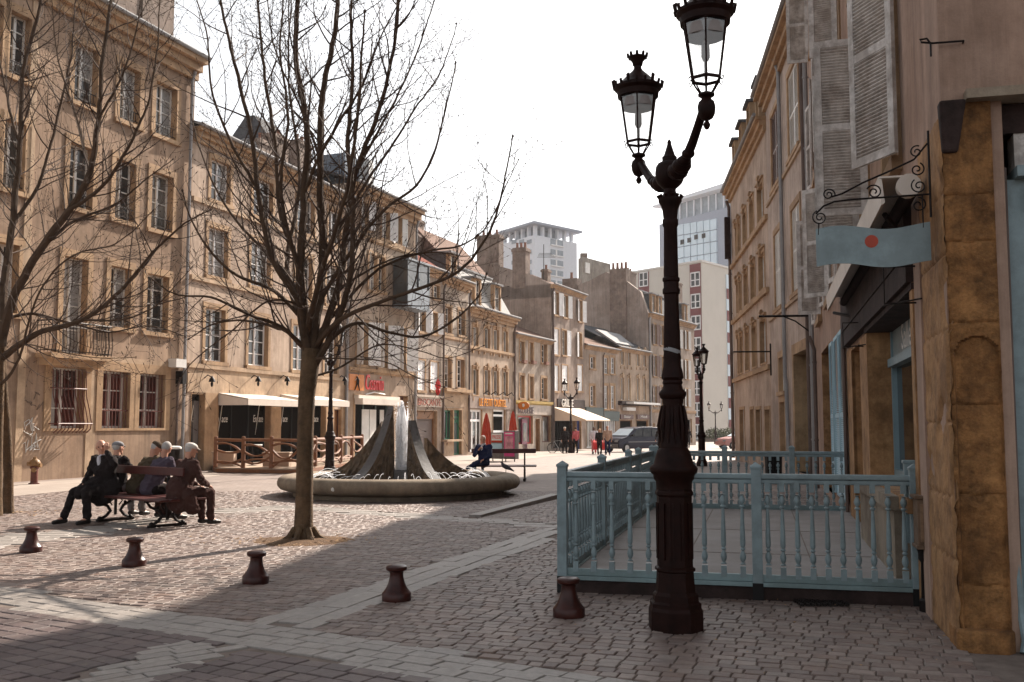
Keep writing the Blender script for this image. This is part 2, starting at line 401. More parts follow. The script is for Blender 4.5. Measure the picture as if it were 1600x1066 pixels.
# ---------------------------------------------------------------- ground: bedding sheet, individually laid setts near by, paved bands
def ground_mat():
    m, nt, b = new_mat('sett_paving_far')
    v = wpos(nt)
    mp = N(nt, "ShaderNodeMapping"); mp.inputs["Rotation"].default_value = (0, 0, R(19.4)); nt.links.new(v, mp.inputs[0])
    br = N(nt, "ShaderNodeTexBrick"); br.inputs["Scale"].default_value = 1.0
    br.inputs["Brick Width"].default_value = 0.17; br.inputs["Row Height"].default_value = 0.15; br.inputs["Mortar Size"].default_value = 0.012
    br.inputs["Color1"].default_value = (0.20, 0.155, 0.135, 1); br.inputs["Color2"].default_value = (0.27, 0.22, 0.195, 1); br.inputs["Mortar"].default_value = (0.19, 0.15, 0.125, 1)
    nt.links.new(mp.outputs[0], br.inputs[0])
    c = mix(nt, 0.5, br.outputs[0], ramp(nt, noise(nt, v, 0.6, 5, 0.7), [(0.35, 0.6), (0.65, 1.15)]), 'MULTIPLY')
    nt.links.new(c, b.inputs["Base Color"]); b.inputs["Roughness"].default_value = 0.75
    bump(nt, b, br.outputs[1], -0.4, 0.012)
    return m
def sett_mat(name, cols, joint=0.0, rough=0.6, grime=0.35):
    m, nt, b = new_mat(name)
    g = N(nt, "ShaderNodeNewGeometry")
    c = ramp(nt, g.outputs["Random Per Island"], [(i / max(1, len(cols) - 1), k) for i, k in enumerate(cols)])
    v = wpos(nt)
    c = mix(nt, 0.55, c, ramp(nt, noise(nt, v, 14, 5, 0.7), [(0.3, 0.6), (0.7, 1.2)]), 'MULTIPLY')
    c = mix(nt, grime, c, ramp(nt, noise(nt, v, 0.8, 6, 0.75), [(0.38, 0.5), (0.62, 1.15)]), 'MULTIPLY')
    c = mix(nt, ramp(nt, noise(nt, v, 2.7, 6, 0.8), [(0.56, 0.0), (0.68, 0.55)]), c, (0.20, 0.155, 0.125))
    nt.links.new(c, b.inputs["Base Color"]); b.inputs["Roughness"].default_value = rough; b.inputs["Specular IOR Level"].default_value = 0.35
    bump(nt, b, noise(nt, v, 45, 5, 0.75), 0.45, 0.008)
    return m
M['bed'] = surf('sand_joint', (0.165, 0.13, 0.11), rough=0.95, var=0.35, scale=6, bmp=0.6)
M['bedl'] = surf('pale_mortar_joint', (0.24, 0.205, 0.18), rough=0.95, var=0.3, scale=6, bmp=0.6)
M['gfar'] = ground_mat()
M['sett'] = sett_mat('porphyry_setts', [(0.13, 0.088, 0.074), (0.195, 0.145, 0.122), (0.16, 0.115, 0.10), (0.24, 0.185, 0.158), (0.20, 0.16, 0.14), (0.15, 0.112, 0.10), (0.18, 0.12, 0.095)])
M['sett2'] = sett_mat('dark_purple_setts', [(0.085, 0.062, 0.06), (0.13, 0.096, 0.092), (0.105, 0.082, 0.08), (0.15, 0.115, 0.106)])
M['slab'] = sett_mat('granite_slabs', [(0.255, 0.23, 0.21), (0.30, 0.27, 0.245), (0.27, 0.245, 0.225)], grime=0.25)
M['path'] = surf('pale_path', (0.34, 0.29, 0.25), rough=0.8, var=0.15, scale=1.2, grime=0.2)

m = MB()
ys = [-40, 4, 31, 60, 100, 160, 300, 900]
for i in range(len(ys) - 1):
    y0, y1 = ys[i], ys[i + 1]
    m.face([(-500, y0, zg(y0) - .004), (500, y0, zg(y0) - .004), (500, y1, zg(y1) - .004), (-500, y1, zg(y1) - .004)])
m.build('ground', M['bed'], kind='structure')
def gpoly(name, px, mat, lift, maxseg=6):
    P = [G(x, y) for x, y in px]
    mm = MB(); mm.face([(p.x, p.y, p.z + lift) for p in P]); return mm.build(name, mat, kind='structure')
mm = MB()
ys = [24.0, 31, 60, 100, 160, 300]
for i in range(len(ys) - 1):
    y0, y1 = ys[i], ys[i + 1]
    mm.face([(-60, y0, zg(y0) + .004), (60, y0, zg(y0) + .004), (60, y1, zg(y1) + .004), (-60, y1, zg(y1) + .004)])
mm.build('square', M['gfar'], kind='structure')
for i, poly in enumerate([[(-60, 762), (118, 750), (335, 738), (345, 744), (150, 764), (-60, 784)],
             [(560, 716), (700, 716), (730, 712), (915, 702), (925, 707), (740, 726), (560, 728)]]):
    P = [G(x, y) for x, y in poly]
    q = MB(); q.face([(p.x, p.y, zg(p.y) + .013) for p in P]); q.build('footpath', M['path'], kind='structure')

def gp(l): return np.array([[G(x, y).x, G(x, y).y] for x, y in l])
def inpoly(P, x, y):
    r = np.zeros(len(x), bool); n = len(P); j = n - 1
    for i in range(n):
        xi, yi, xj, yj = P[i][0], P[i][1], P[j][0], P[j][1]
        c = ((yi > y) != (yj > y)) & (x < (xj - xi) * (y - yi) / (yj - yi + 1e-12) + xi)
        r ^= c; j = i
    return r
BA = gp([(500, 938), (872, 819), (872, 843), (500, 976), (470, 987), (402, 976)])
BD = gp([(452, 790), (872, 819), (872, 826), (456, 797)])
BE = gp([(-80, 846), (119, 826), (331, 795), (456, 790), (456, 797), (331, 804), (119, 841), (-80, 870)])
BB = gp([(-120, 896), (0, 917), (397, 975), (700, 1019), (1010, 1068), (1250, 1110), (900, 1110), (500, 1034), (312, 1000), (0, 948), (-120, 930)])
BC = gp([(369, 1014), (200, 1078), (40, 1085), (290, 1000)])
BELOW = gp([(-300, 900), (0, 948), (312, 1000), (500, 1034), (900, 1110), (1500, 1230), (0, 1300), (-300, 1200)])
BGREY = gp([(1040, 1066), (1200, 1010), (1480, 1000), (1600, 1066), (1600, 1100), (1040, 1100)])
FT = (-2.62, 23.5)
PIT = (XD(474, 14.0)[0], 14.0)
rng = np.random.RandomState(3)
def lay(name, mat, ang, rowh, lmin, lmax, test, z=0.0, gap=0.007, x0=-14, x1=8, y0=5.2, y1=24.6, jit=0.004, rnd=0.007, tilt=0.002):
    a = math.radians(ang); c, s = math.cos(a), math.sin(a)
    cs = [((x * c + y * s), (-x * s + y * c)) for x in (x0, x1) for y in (y0, y1)]
    a0, a1 = min(q[0] for q in cs), max(q[0] for q in cs); b0, b1 = min(q[1] for q in cs), max(q[1] for q in cs)
    A0, A1, B0, B1 = [], [], [], []
    b = b0
    while b < b1:
        h = rowh * rng.uniform(0.9, 1.1)
        n = int((a1 - a0) / lmin) + 2
        L = rng.uniform(lmin, lmax, n); e = a0 - rng.uniform(0, lmax) + np.concatenate([[0], np.cumsum(L)])
        A0.append(e[:-1]); A1.append(e[1:]); B0.append(np.full(n, b)); B1.append(np.full(n, b + h)); b += h
    A0, A1, B0, B1 = map(np.concatenate, (A0, A1, B0, B1))
    ca, cb = (A0 + A1) / 2, (B0 + B1) / 2
    X = ca * c - cb * s; Y = ca * s + cb * c
    k = (X > x0) & (X < x1) & (Y > y0) & (Y < y1) & (np.abs(X) < Y * 0.56 + 0.8) & test(X, Y)
    A0, A1, B0, B1 = A0[k] + gap / 2, A1[k] - gap / 2, B0[k] + gap / 2, B1[k] - gap / 2
    n = len(A0)
    ca, cb = (A0 + A1) / 2, (B0 + B1) / 2; ha, hb = (A1 - A0) / 2, (B1 - B0) / 2
    sg = np.array([[-1, -1], [1, -1], [1, 1], [-1, 1]])
    V = np.zeros((n, 12, 3)); wob = rng.uniform(-0.05, 0.05, n)
    zt = z + 0.008 + rng.uniform(-0.003, 0.003, n)
    tx = rng.uniform(-tilt, tilt, n) / 0.1; ty = rng.uniform(-tilt, tilt, n) / 0.1
    jj = rng.uniform(-jit, jit, (n, 4, 2))
    for ring, (ins, zz) in enumerate(((0.0, None), (0.0015, -0.005), (rnd, 0.0))):
        for q in range(4):
            da = sg[q, 0] * (ha - ins) + jj[:, q, 0]; db = sg[q, 1] * (hb - ins) + jj[:, q, 1]
            pa = ca + da - wob * db; pb = cb + db + wob * da
            V[:, ring * 4 + q, 0] = pa * c - pb * s; V[:, ring * 4 + q, 1] = pa * s + pb * c
            V[:, ring * 4 + q, 2] = (z - 0.012) if zz is None else zt + zz + tx * da + ty * db
    F = np.array([[8, 9, 10, 11]] + [[i, (i + 1) % 4, 4 + (i + 1) % 4, 4 + i] for i in range(4)] + [[4 + i, 4 + (i + 1) % 4, 8 + (i + 1) % 4, 8 + i] for i in range(4)])
    F = (F[None] + (np.arange(n) * 12)[:, None, None]).reshape(-1, 4)
    me = bpy.data.meshes.new(name)
    me.vertices.add(n * 12); me.vertices.foreach_set("co", V.reshape(-1))
    me.loops.add(len(F) * 4); me.loops.foreach_set("vertex_index", F.reshape(-1).astype(np.int32))
    me.polygons.add(len(F)); me.polygons.foreach_set("loop_start", np.arange(0, len(F) * 4, 4, dtype=np.int32))
    me.polygons.foreach_set("use_smooth", np.zeros(len(F), bool))
    me.update(calc_edges=True); me.validate(); me.materials.append(mat)
    o = bpy.data.objects.new(name, me); COL.objects.link(o); o["kind"] = 'structure'
    return o
bands = lambda x, y: inpoly(BA, x, y) | inpoly(BD, x, y) | inpoly(BE, x, y) | inpoly(BB, x, y) | inpoly(BC, x, y)
hole = lambda x, y: ((x - FT[0]) ** 2 + (y - FT[1]) ** 2 < 2.45 ** 2) | (((x - PIT[0]) / 0.62) ** 2 + ((y - PIT[1]) / 0.55) ** 2 < 1) | ((x - 3.25 - .257 * (y - 7.3) > 0.0))
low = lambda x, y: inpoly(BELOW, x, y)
lay('paving', M['sett'], -19.4, 0.12, 0.10, 0.18, lambda x, y: ~bands(x, y) & ~hole(x, y) & ~low(x, y))
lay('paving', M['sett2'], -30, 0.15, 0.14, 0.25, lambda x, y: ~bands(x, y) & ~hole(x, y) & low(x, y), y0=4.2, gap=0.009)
lay('paving_band', M['slab'], 70.5, 0.205, 0.7, 1.1, lambda x, y: inpoly(BA, x, y) & ~inpoly(BB, x, y), gap=0.004, jit=0.001, rnd=0.004, tilt=0.0005)
lay('paving_band', M['slab'], -3, 0.16, 0.4, 0.7, lambda x, y: inpoly(BD, x, y) | inpoly(BE, x, y), gap=0.008, jit=0.001, rnd=0.006, tilt=0.001)
lay('paving_band', M['slab'], -30, 0.165, 0.2, 0.32, lambda x, y: inpoly(BB, x, y), y0=4.2, gap=0.008, rnd=0.006)
lay('paving_band', M['slab'], 42, 0.13, 0.22, 0.34, lambda x, y: inpoly(BC, x, y) & ~inpoly(BB, x, y), y0=4.2, gap=0.008, rnd=0.006)
# kerb step beside the fountain
m = MB(); a, b_ = G(742, 809), G(868, 779)
m.beam((a.x, a.y, 0.0), (b_.x, b_.y, 0.05), 0.22, 0.10); m.build('kerb', M['slab'], kind='structure')
# tree pit
m = MB()
for k, (r, z) in enumerate([(0.02, 0.05), (0.3, 0.045), (0.7, 0.012)]): pass
nn = 28; ring = []
b0 = len(m.v); m.v.append((PIT[0], PIT[1], 0.07))
for r, z in ((0.28, 0.05), (0.52, 0.025), (0.78, -0.003)):
    for k in range(nn):
        a = 2 * math.pi * k / nn; rr = r * (1 + 0.06 * math.sin(3 * a) + 0.04 * math.sin(7 * a + 1))
        m.v.append((PIT[0] + rr * math.cos(a), PIT[1] + rr * math.sin(a) * .92, z))
for k in range(nn):
    k2 = (k + 1) % nn; m.f.append((0, 1 + k, 1 + k2)); m.m.append(0)
    for q in range(2):
        m.f.append((1 + q * nn + k, 1 + (q + 1) * nn + k, 1 + (q + 1) * nn + k2, 1 + q * nn + k2)); m.m.append(0)
m.build('tree_pit', M['dirt'], kind='structure', smooth=True)
# fallen leaves and crumbs on the paving
m = MB()
def crumb(x, y, s_):
    a = random.uniform(0, 6.28); t = random.uniform(-.3, .3)
    m.face([(x + s_ * math.cos(a + q) * (1 if i % 2 else .55), y + s_ * math.sin(a + q) * (1 if i % 2 else .55), 0.028 + t * s_ * math.cos(q)) for i, q in enumerate((0, 1.57, 3.14, 4.71))])
for _ in range(420):
    r = abs(random.gauss(0, .45)) + .1; a = random.uniform(0, 6.28); crumb(PIT[0] + r * 1.6 * math.cos(a), PIT[1] + r * math.sin(a) * .8, random.uniform(.012, .03))
lp = at(8, 800, 18.4)
for _ in range(200):
    r = abs(random.gauss(0, .6)); a = random.uniform(0, 6.28); crumb(lp.x + r * 1.5 * math.cos(a) + .3, 18.4 + r * math.sin(a), random.uniform(.012, .03))
for _ in range(90):
    p = G(random.uniform(880, 1500), random.uniform(930, 1060)); crumb(p.x, p.y, random.uniform(.006, .014))
m.build('leaf_litter', surf('dry_leaves', (0.30, 0.19, 0.10), rough=.9, var=.5, scale=9), kind='stuff', label='brown dry leaves and crumbs scattered on the paving', cat='leaves')

# ---------------------------------------------------------------- buildings
def leaf(F, z0, z1, wd, mat, name, parent, slats=12, th=0.035, label=None, closed_arch=False, rail=0.06):
    """one louvred shutter leaf standing on the plane of F from u=0 to u=wd"""
    m = MB(); r = rail
    m.fbox(F, 0, r, z0, z1, 0, th).fbox(F, wd - r, wd, z0, z1, 0, th)
    mid = (z0 + z1) / 2
    if slats <= 16: m.fbox(F, r, wd - r, z0 + r, z1 - r, 0.0, .006)
    for z in (z0, mid - r / 2, z1 - r): m.fbox(F, r, wd - r, z, z + r, 0.002, th - 0.002)
    for a, b in ((z0 + r, mid - r / 2), (mid + r / 2, z1 - r)):
        h = (b - a) / slats
        for i in range(slats):
            z = a + i * h; P = F.pt
            k = min(.010, h * .2); e = h * .62
            m.hexa([P(r, z + e, 0.002), P(wd - r, z + e, 0.002), P(wd - r, z, th - .004), P(r, z, th - .004),
                    P(r, z + e + k, 0.002), P(wd - r, z + e + k, 0.002), P(wd - r, z + k, th - .004), P(r, z + k, th - .004)])
    return m.build(name, mat, parent, label=label)

class Bld:
    def __init__(s, name, label, p0, p1, zt, wall, depth=9.0, zb=None, cat='house', roof='low', stonem='st', left=True):
        s.F = Fr(p0, p1); s.zt = zt; s.wall = wall; s.depth = depth; s.label = label
        s.zb = (min(zg(p0[1]), zg(p1[1])) - 0.3) if zb is None else zb
        s.root = thing(name, label, cat, (p0[0], p0[1], zg(p0[1]))); s.st = M[stonem]; s.holes = []
    def hpx(s, x, y): return s.F.h(x, y)
    def rect(s, xl, xr, yt, yb):
        ym = (yt + yb) / 2; xm = (xl + xr) / 2
        return s.F.h(xl, ym)[0], s.F.h(xr, ym)[0], s.F.h(xm, yb)[1], s.F.h(xm, yt)[1]
    def win(s, rc, px=True, surr=0.16, pr=0.03, rec=0.20, rows=3, cas=2, frame='offw', pane='glass', shut=None, sm='white', sill=True, ang=8, key=False, st=None, ssl=9, leafw=None, bothl=None):
        u0, u1, z0, z1 = s.rect(*rc) if px else rc
        F = s.F; s.holes.append((u0, u1, z0, z1)); st = st or s.st
        m = MB(); w0 = -rec - .06
        m.fbox(F, u0 - surr, u0, z0, z1, w0, pr); m.fbox(F, u1, u1 + surr, z0, z1, w0, pr)
        m.fbox(F, u0 - surr, u1 + surr, z1, z1 + surr * 1.15, w0, pr + .003)
        m.fbox(F, u0 - surr * (1.1 if sill else 1), u1 + surr * (1.1 if sill else 1), z0 - (0.14 if sill else .08), z0, w0, pr + (.07 if sill else 0))
        if key:
            um = (u0 + u1) / 2; kw = .09
            m.fbox(F, um - kw, um + kw, z1 - .02, z1 + .42, pr, pr + .09); m.fbox(F, um - kw * 1.7, um + kw * 1.7, z1 + .26, z1 + .34, pr, pr + .12)
            m.fbox(F, u0 - surr - .02, u1 + surr + .02, z1 + surr * 1.15, z1 + surr * 1.15 + .07, w0, pr + .07)
            m.fbox(F, u0 - surr, u0 - surr + .1, z0 - .38, z0 - .14, 0, .09); m.fbox(F, u1 + surr - .1, u1 + surr, z0 - .38, z0 - .14, 0, .09)
        W = m.build('window', st, s.root)
        f = MB(); fw = .055; wa, wb = -rec - .03, -rec + .03
        f.fbox(F, u0, u0 + fw, z0, z1, wa, wb).fbox(F, u1 - fw, u1, z0, z1, wa, wb).fbox(F, u0 + fw, u1 - fw, z0, z0 + fw * 1.3, wa, wb).fbox(F, u0 + fw, u1 - fw, z1 - fw, z1, wa, wb)
        for c in range(1, cas):
            uc = u0 + (u1 - u0) * c / cas; f.fbox(F, uc - .045, uc + .045, z0 + fw, z1 - fw, wa, wb + .012)
        for r in range(1, rows):
            zc = z0 + (z1 - z0) * r / rows; f.fbox(F, u0 + fw, u1 - fw, zc - .018, zc + .018, wa + .004, wb - .006)
        f.build('frame', M[frame], W)
        MB().fbox(F, u0 + .01, u1 - .01, z0 + .01, z1 - .01, -rec - .05, -rec - .01).build('pane', M[pane], W)
        if shut != 'closed' and random.random() < .35:
            k = random.choice((.28, .4, .5)); cu = MB(); zt_ = z1 - .06; zb_ = z0 + random.choice((.08, .08, (z1 - z0) * .45))
            for sd in ((0,), (1,), (0, 1))[random.randrange(3)]:
                a = u0 + .06 if sd == 0 else u1 - .06 - (u1 - u0) * k * .8; cu.fbox(F, a, a + (u1 - u0) * k * .8, zb_, zt_, -rec - .012, -rec - .004)
            cu.build('curtain', M['curt'], W)
        if shut:
            wd = leafw or (u1 - u0) / 2 + .02
            sides = bothl or ('l', 'r')
            for sd in sides:
                if shut == 'open':
                    if sd == 'l': H = F.sub(u0 - .02, pr + .02, R(ang), True)
                    else: H = F.sub(u1 + .02, pr + .02, R(ang))
                    if sd == 'l':   # keep slat thickness outside the wall
                        q = H; H = Fr((q.o.x, q.o.y), t=(q.t.x, q.t.y)); H.n = -H.n
                    leaf(H, z0 - .02, z1 + .02, wd, M[sm], 'shutter', W, slats=ssl)
                elif shut == 'closed':
                    H = F.sub(u0 + (0 if sd == 'l' else (u1 - u0) / 2), -.06, 0)
                    leaf(H, z0, z1, (u1 - u0) / 2 - .004, M[sm], 'shutter', W, slats=ssl)
        return W
    def opening(s, rc, px=True, rec=.3, surr=0.0, name='door', mat='woodb', pr=.03, st=None, mull=0, fr='offw', fw=.06, trans=None, depth=.06):
        """flat recessed panel (door, shop window) with its own frame"""
        u0, u1, z0, z1 = s.rect(*rc) if px else rc
        F = s.F; s.holes.append((u0, u1, z0, z1)); st = st or s.st
        m = MB(); a = max(surr, .02); w0 = -rec - .08
        m.fbox(F, u0 - a, u0, z0, z1, w0, pr); m.fbox(F, u1, u1 + a, z0, z1, w0, pr); m.fbox(F, u0 - a, u1 + a, z1, z1 + a * 1.1, w0, pr + .003)
        o = m.build(name + '_surround' if name != 'window' else 'window', st, s.root)
        p = MB().fbox(F, u0 + .005, u1 - .005, z0, z1 - .005, -rec - depth, -rec).build('panel' if name == 'door' else 'pane', M[mat], o)
        f = MB(); wa, wb = -rec + .002, -rec + .05
        f.fbox(F, u0, u0 + fw, z0, z1, wa, wb).fbox(F, u1 - fw, u1, z0, z1, wa, wb).fbox(F, u0 + fw, u1 - fw, z1 - fw, z1, wa, wb).fbox(F, u0 + fw, u1 - fw, z0, z0 + fw, wa, wb)
        for c in range(1, mull + 1):
            uc = u0 + (u1 - u0) * c / (mull + 1); f.fbox(F, uc - fw * .45, uc + fw * .45, z0 + fw, z1 - fw, wa, wb - .004)
        if trans: f.fbox(F, u0 + fw, u1 - fw, z0 + (z1 - z0) * trans - fw / 2, z0 + (z1 - z0) * trans + fw / 2, wa, wb + .004)
        f.build('frame', M[fr], o)
        return o
    def band(s, x, y0, y1, w=.05, name='string_course', mat=None, x0=None, x1=None, w0=-.05):
        """horizontal course: y0 (top) and y1 (bottom) pixels read at column x"""
        za, zb_ = s.F.h(x, y1)[1], s.F.h(x, y0)[1]
        ua = s.F.u(x0) if x0 is not None else 0.0; ub = s.F.u(x1) if x1 is not None else s.F.L
        m = MB(); m.fbox(s.F, ua, ub, za, zb_, w0, w)
        if w > .06: m.fbox(s.F, ua, ub, za - (zb_ - za) * .5, za, w0, w * .5)
        return m.build(name, mat or s.st, s.root)
    def finish(s, cornice=0.35, corn_h=0.4, roof='low', endopen=False, rh=2.0, rmat='slate', cm=None, body=None, ov=None, gable=False):
        F = s.F; L = F.L; d = s.depth
        us = sorted({0.0, L} | {min(max(h[i], 0), L) for h in s.holes for i in (0, 1)})
        zs = sorted({s.zb, s.zt} | {h[i] for h in s.holes for i in (2, 3) if s.zb < h[i] < s.zt})
        m = MB()
        for i in range(len(us) - 1):
            if us[i + 1] - us[i] < 1e-4: continue
            uc = (us[i] + us[i + 1]) / 2
            run = None
            for j in range(len(zs) - 1):
                zc = (zs[j] + zs[j + 1]) / 2
                inside = any(h[0] < uc < h[1] and h[2] < zc < h[3] for h in s.holes)
                if not inside and run is None: run = zs[j]
                if (inside or j == len(zs) - 2) and run is not None:
                    top = zs[j] if inside else zs[j + 1]
                    m.face([F.pt(us[i], run), F.pt(us[i + 1], run), F.pt(us[i + 1], top), F.pt(us[i], top)]); run = None
        P = F.pt; a, b = s.zb, s.zt
        m.face([P(0, a, -d), P(0, a, 0), P(0, b, 0), P(0, b, -d)]); 
        if not endopen: m.face([P(L, a, 0), P(L, a, -d), P(L, b, -d), P(L, b, 0)])
        m.face([P(L, a, -d), P(0, a, -d), P(0, b, -d), P(L, b, -d)])
        m.face([P(0, b, -.4), P(L, b, -.4), P(L, b, -d), P(0, b, -d)])
        m.face([P(0, b, 0), P(L, b, 0), P(L, b, -.4), P(0, b, -.4)])
        m.face([P(0, a, -.7), P(L - (.5 if endopen else 0), a, -.7), P(L - (.5 if endopen else 0), b - .02, -.7), P(0, b - .02, -.7)])   # inner lining closes the openings
        if gable:
            for u in (0, L): m.face([P(u, b, 0), P(u, b, -d), P(u, b + rh, -d / 2)])
        s.body = m.build('wall', s.wall, s.root)
        if cornice:
            m = MB(); k = corn_h
            m.fbox(F, -.02, L + .02, b - k, b - k * .62, -.05, cornice * .3)
            m.fbox(F, -.04, L + .04, b - k * .62, b - k * .25, -.05, cornice * .62)
            m.fbox(F, -.06, L + .06, b - k * .25, b + .003, -.05, cornice)
            m.build('cornice', cm or s.st, s.root)
            m = MB(); m.tube([P(-.08, b + .06, cornice + .05), P(L + .08, b + .06, cornice + .05)], .075, 8); m.build('gutter', M['zinc'], s.root)
        o = ov if ov is not None else cornice
        if roof == 'low':
            m = MB(); th = .1
            for (wa, za, wb, zb_) in ((o, b + .02, -d / 2, b + rh), (-d / 2, b + rh, -d, b + .02)):
                m.hexa([P(-.05, za, wa), P(L + .05, za, wa), P(L + .05, zb_, wb), P(-.05, zb_, wb), P(-.05, za + th, wa), P(L + .05, za + th, wa), P(L + .05, zb_ + th, wb), P(-.05, zb_ + th, wb)])
            m.build('roof', M[rmat], s.root)
    def chimney(s, u, w, z0, z1, su=.9, sw=.5, pots=2, mat='brick'):
        m = MB(); m.fbox(s.F, u - su / 2, u + su / 2, z0, z1, w - sw / 2, w + sw / 2)
        m.fbox(s.F, u - su / 2 - .06, u + su / 2 + .06, z1 - .22, z1 - .08, w - sw / 2 - .06, w + sw / 2 + .06)
        c = m.build('chimney', M[mat], s.root)
        for i in range(pots):
            uu = u + (i - (pots - 1) / 2) * su / max(pots, 1) * .8; x, y, _ = s.F.pt(uu, 0, w)
            MB().lathe(x, y, [(.11, z1 - .02), (.09, z1 + .12), (.085, z1 + .3), (.11, z1 + .36)], 8).build('chimney_pot', M['pot'], c)
    def pipe(s, u, z0, z1, w=.1, r=.06, mat='pipe', off=0.0):
        P = s.F.pt; m = MB(); m.tube([P(u, z1, w + .12), P(u, z1 - .35, w), P(u, z0, w)], r, 8)
        z = z0 + 1.2
        while z < z1 - .5:
            m.tube([P(u, z, w), P(u, z + .05, w)], r * 1.25, 8); z += 2.0
        m.build('drainpipe', M[mat], s.root, smooth=True)
    def dormer(s, u0, u1, z0, z1, w0, back, mat='slatew', st=None, roofm='zinc', pane='glass', front=0.0):
        F = s.F; m = MB(); st = st or s.st
        m.fbox(F, u0 - .18, u0, z0 - .1, z1, w0 - .25, w0); m.fbox(F, u1, u1 + .18, z0 - .1, z1, w0 - .25, w0)
        m.fbox(F, u0, u1, z1 - .1, z1, w0 - .25, w0 + .004); m.fbox(F, u0, u1, z0 - .1, z0, w0 - .25, w0 + .06)
        D = m.build('dormer', st, s.root)
        m = MB().fbox(F, u0 - .15, u0 - .03, z0 - .1, z1 - .02, w0 - back, w0 - .25).fbox(F, u1 + .03, u1 + .15, z0 - .1, z1 - .02, w0 - back, w0 - .25); m.build('cheek', M[mat], D)
        MB().fbox(F, u0 - .3, u1 + .3, z1 + .002, z1 + .12, w0 - back, w0 + .15).build('dormer_roof', M[roofm], D)
        f = MB(); um = (u0 + u1) / 2
        f.fbox(F, um - .03, um + .03, z0, z1 - .1, w0 - .17, w0 - .12); f.fbox(F, u0, u0 + .04, z0, z1 - .1, w0 - .17, w0 - .12); f.fbox(F, u1 - .04, u1, z0, z1 - .1, w0 - .17, w0 - .12)
        f.fbox(F, u0 + .04, u1 - .04, (z0 + z1) / 2, (z0 + z1) / 2 + .04, w0 - .168, w0 - .122)
        f.build('frame', M['offw'], D)
        MB().fbox(F, u0, u1, z0, z1 - .1, w0 - .22, w0 - .18).build('pane', M[pane], D)
    def mansard(s, zt2, back, mat='slatew', u0=None, u1=None, slope_u=0.0, top='slate', rh=1.2):
        F = s.F; L = F.L; u0 = 0 if u0 is None else u0; u1 = L if u1 is None else u1; P = F.pt; b = s.zt
        m = MB(); d = s.depth
        m.hexa([P(u0, b + .05, -.05), P(u1, b + .05, -.05), P(u1, b + .05, -d), P(u0, b + .05, -d), P(u0, zt2, -back), P(u1 - slope_u, zt2, -back), P(u1 - slope_u, zt2, -d + .5), P(u0, zt2, -d + .5)])
        m.build('mansard_roof', M[mat], s.root)
        m = MB().fbox(F, u0, u1 - slope_u + .05, zt2, zt2 + .12, -back - .1, -back + .12); m.build('ridge_flashing', M['zinc'], s.root)
        m = MB(); m.hexa([P(u0, zt2 + .05, -back), P(u1 - slope_u, zt2 + .05, -back), P(u1 - slope_u, zt2 + .05, -d + .5), P(u0, zt2 + .05, -d + .5),
                          P(u0, zt2 + rh, -back - 2.4), P(u1 - slope_u, zt2 + rh, -back - 2.4), P(u1 - slope_u, zt2 + rh, -d + 1.5), P(u0, zt2 + rh, -d + 1.5)])
        m.build('roof', M[top], s.root)
def zat(px, py, D): return at(px, py, D).z

# ---- left row, near to far
DL = {-363: 22.0, 290: 35.5, 541: 47.3, 648: 54.1, 690: 57.4, 731: 61.0, 803: 68.5, 862: 75.0, 914: 82.0, 966: 88.0, 1015: 95.0, 1087: 107.0}
PL = {k: XD(k, d) for k, d in DL.items()}

# B1: tall corner house
B = Bld('town_house', 'tall tan rendered house behind the bench sitters, with barred windows and small balcony', PL[-363], PL[290], 14.9, M['pl_a'], 9)
F = B.F
cols = [(-62, -26), (-14, 20), (92, 130), (166, 198), (224, 258)]
zr = {k: (F.h(241, b)[1], F.h(241, t)[1]) for k, (t, b) in {0: (585, 669), 1: (429, 519), 2: (268, 358), 3: (124, 208)}.items()}
shift = {0: -5, 1: 2, 2: 9, 3: 15}
for fl in (1, 2, 3):
    for ci, (a, b) in enumerate(cols):
        u0, u1 = F.u(a + shift[fl] * .35, 600), F.u(b + shift[fl] * .35, 600)
        z0, z1 = zr[fl]
        if fl == 1 and ci == 2: z0 = F.h(110, 552)[1]
        W = B.win((u0, u1, z0, z1), px=False, surr=.20, rec=.26, rows=4, pane=('glass', 'glassc')[(ci + fl) % 3 == 0], sill=not (fl == 1 and ci == 2))
        if fl > 0 and not (fl == 1 and ci == 2):     # low iron guard rail
            g = MB()
            for z in (z0 + .12, z0 + .42): g.fbox(F, u0, u1, z, z + .025, -.06, -.035)
            n = 9
            for i in range(1, n): uu = u0 + (u1 - u0) * i / n; g.fbox(F, uu - .008, uu + .008, z0 + .12, z0 + .42, -.055, -.04)
            g.build('guard_rail', M['irond'], W)
u0, u1 = F.u(-14), F.u(20)
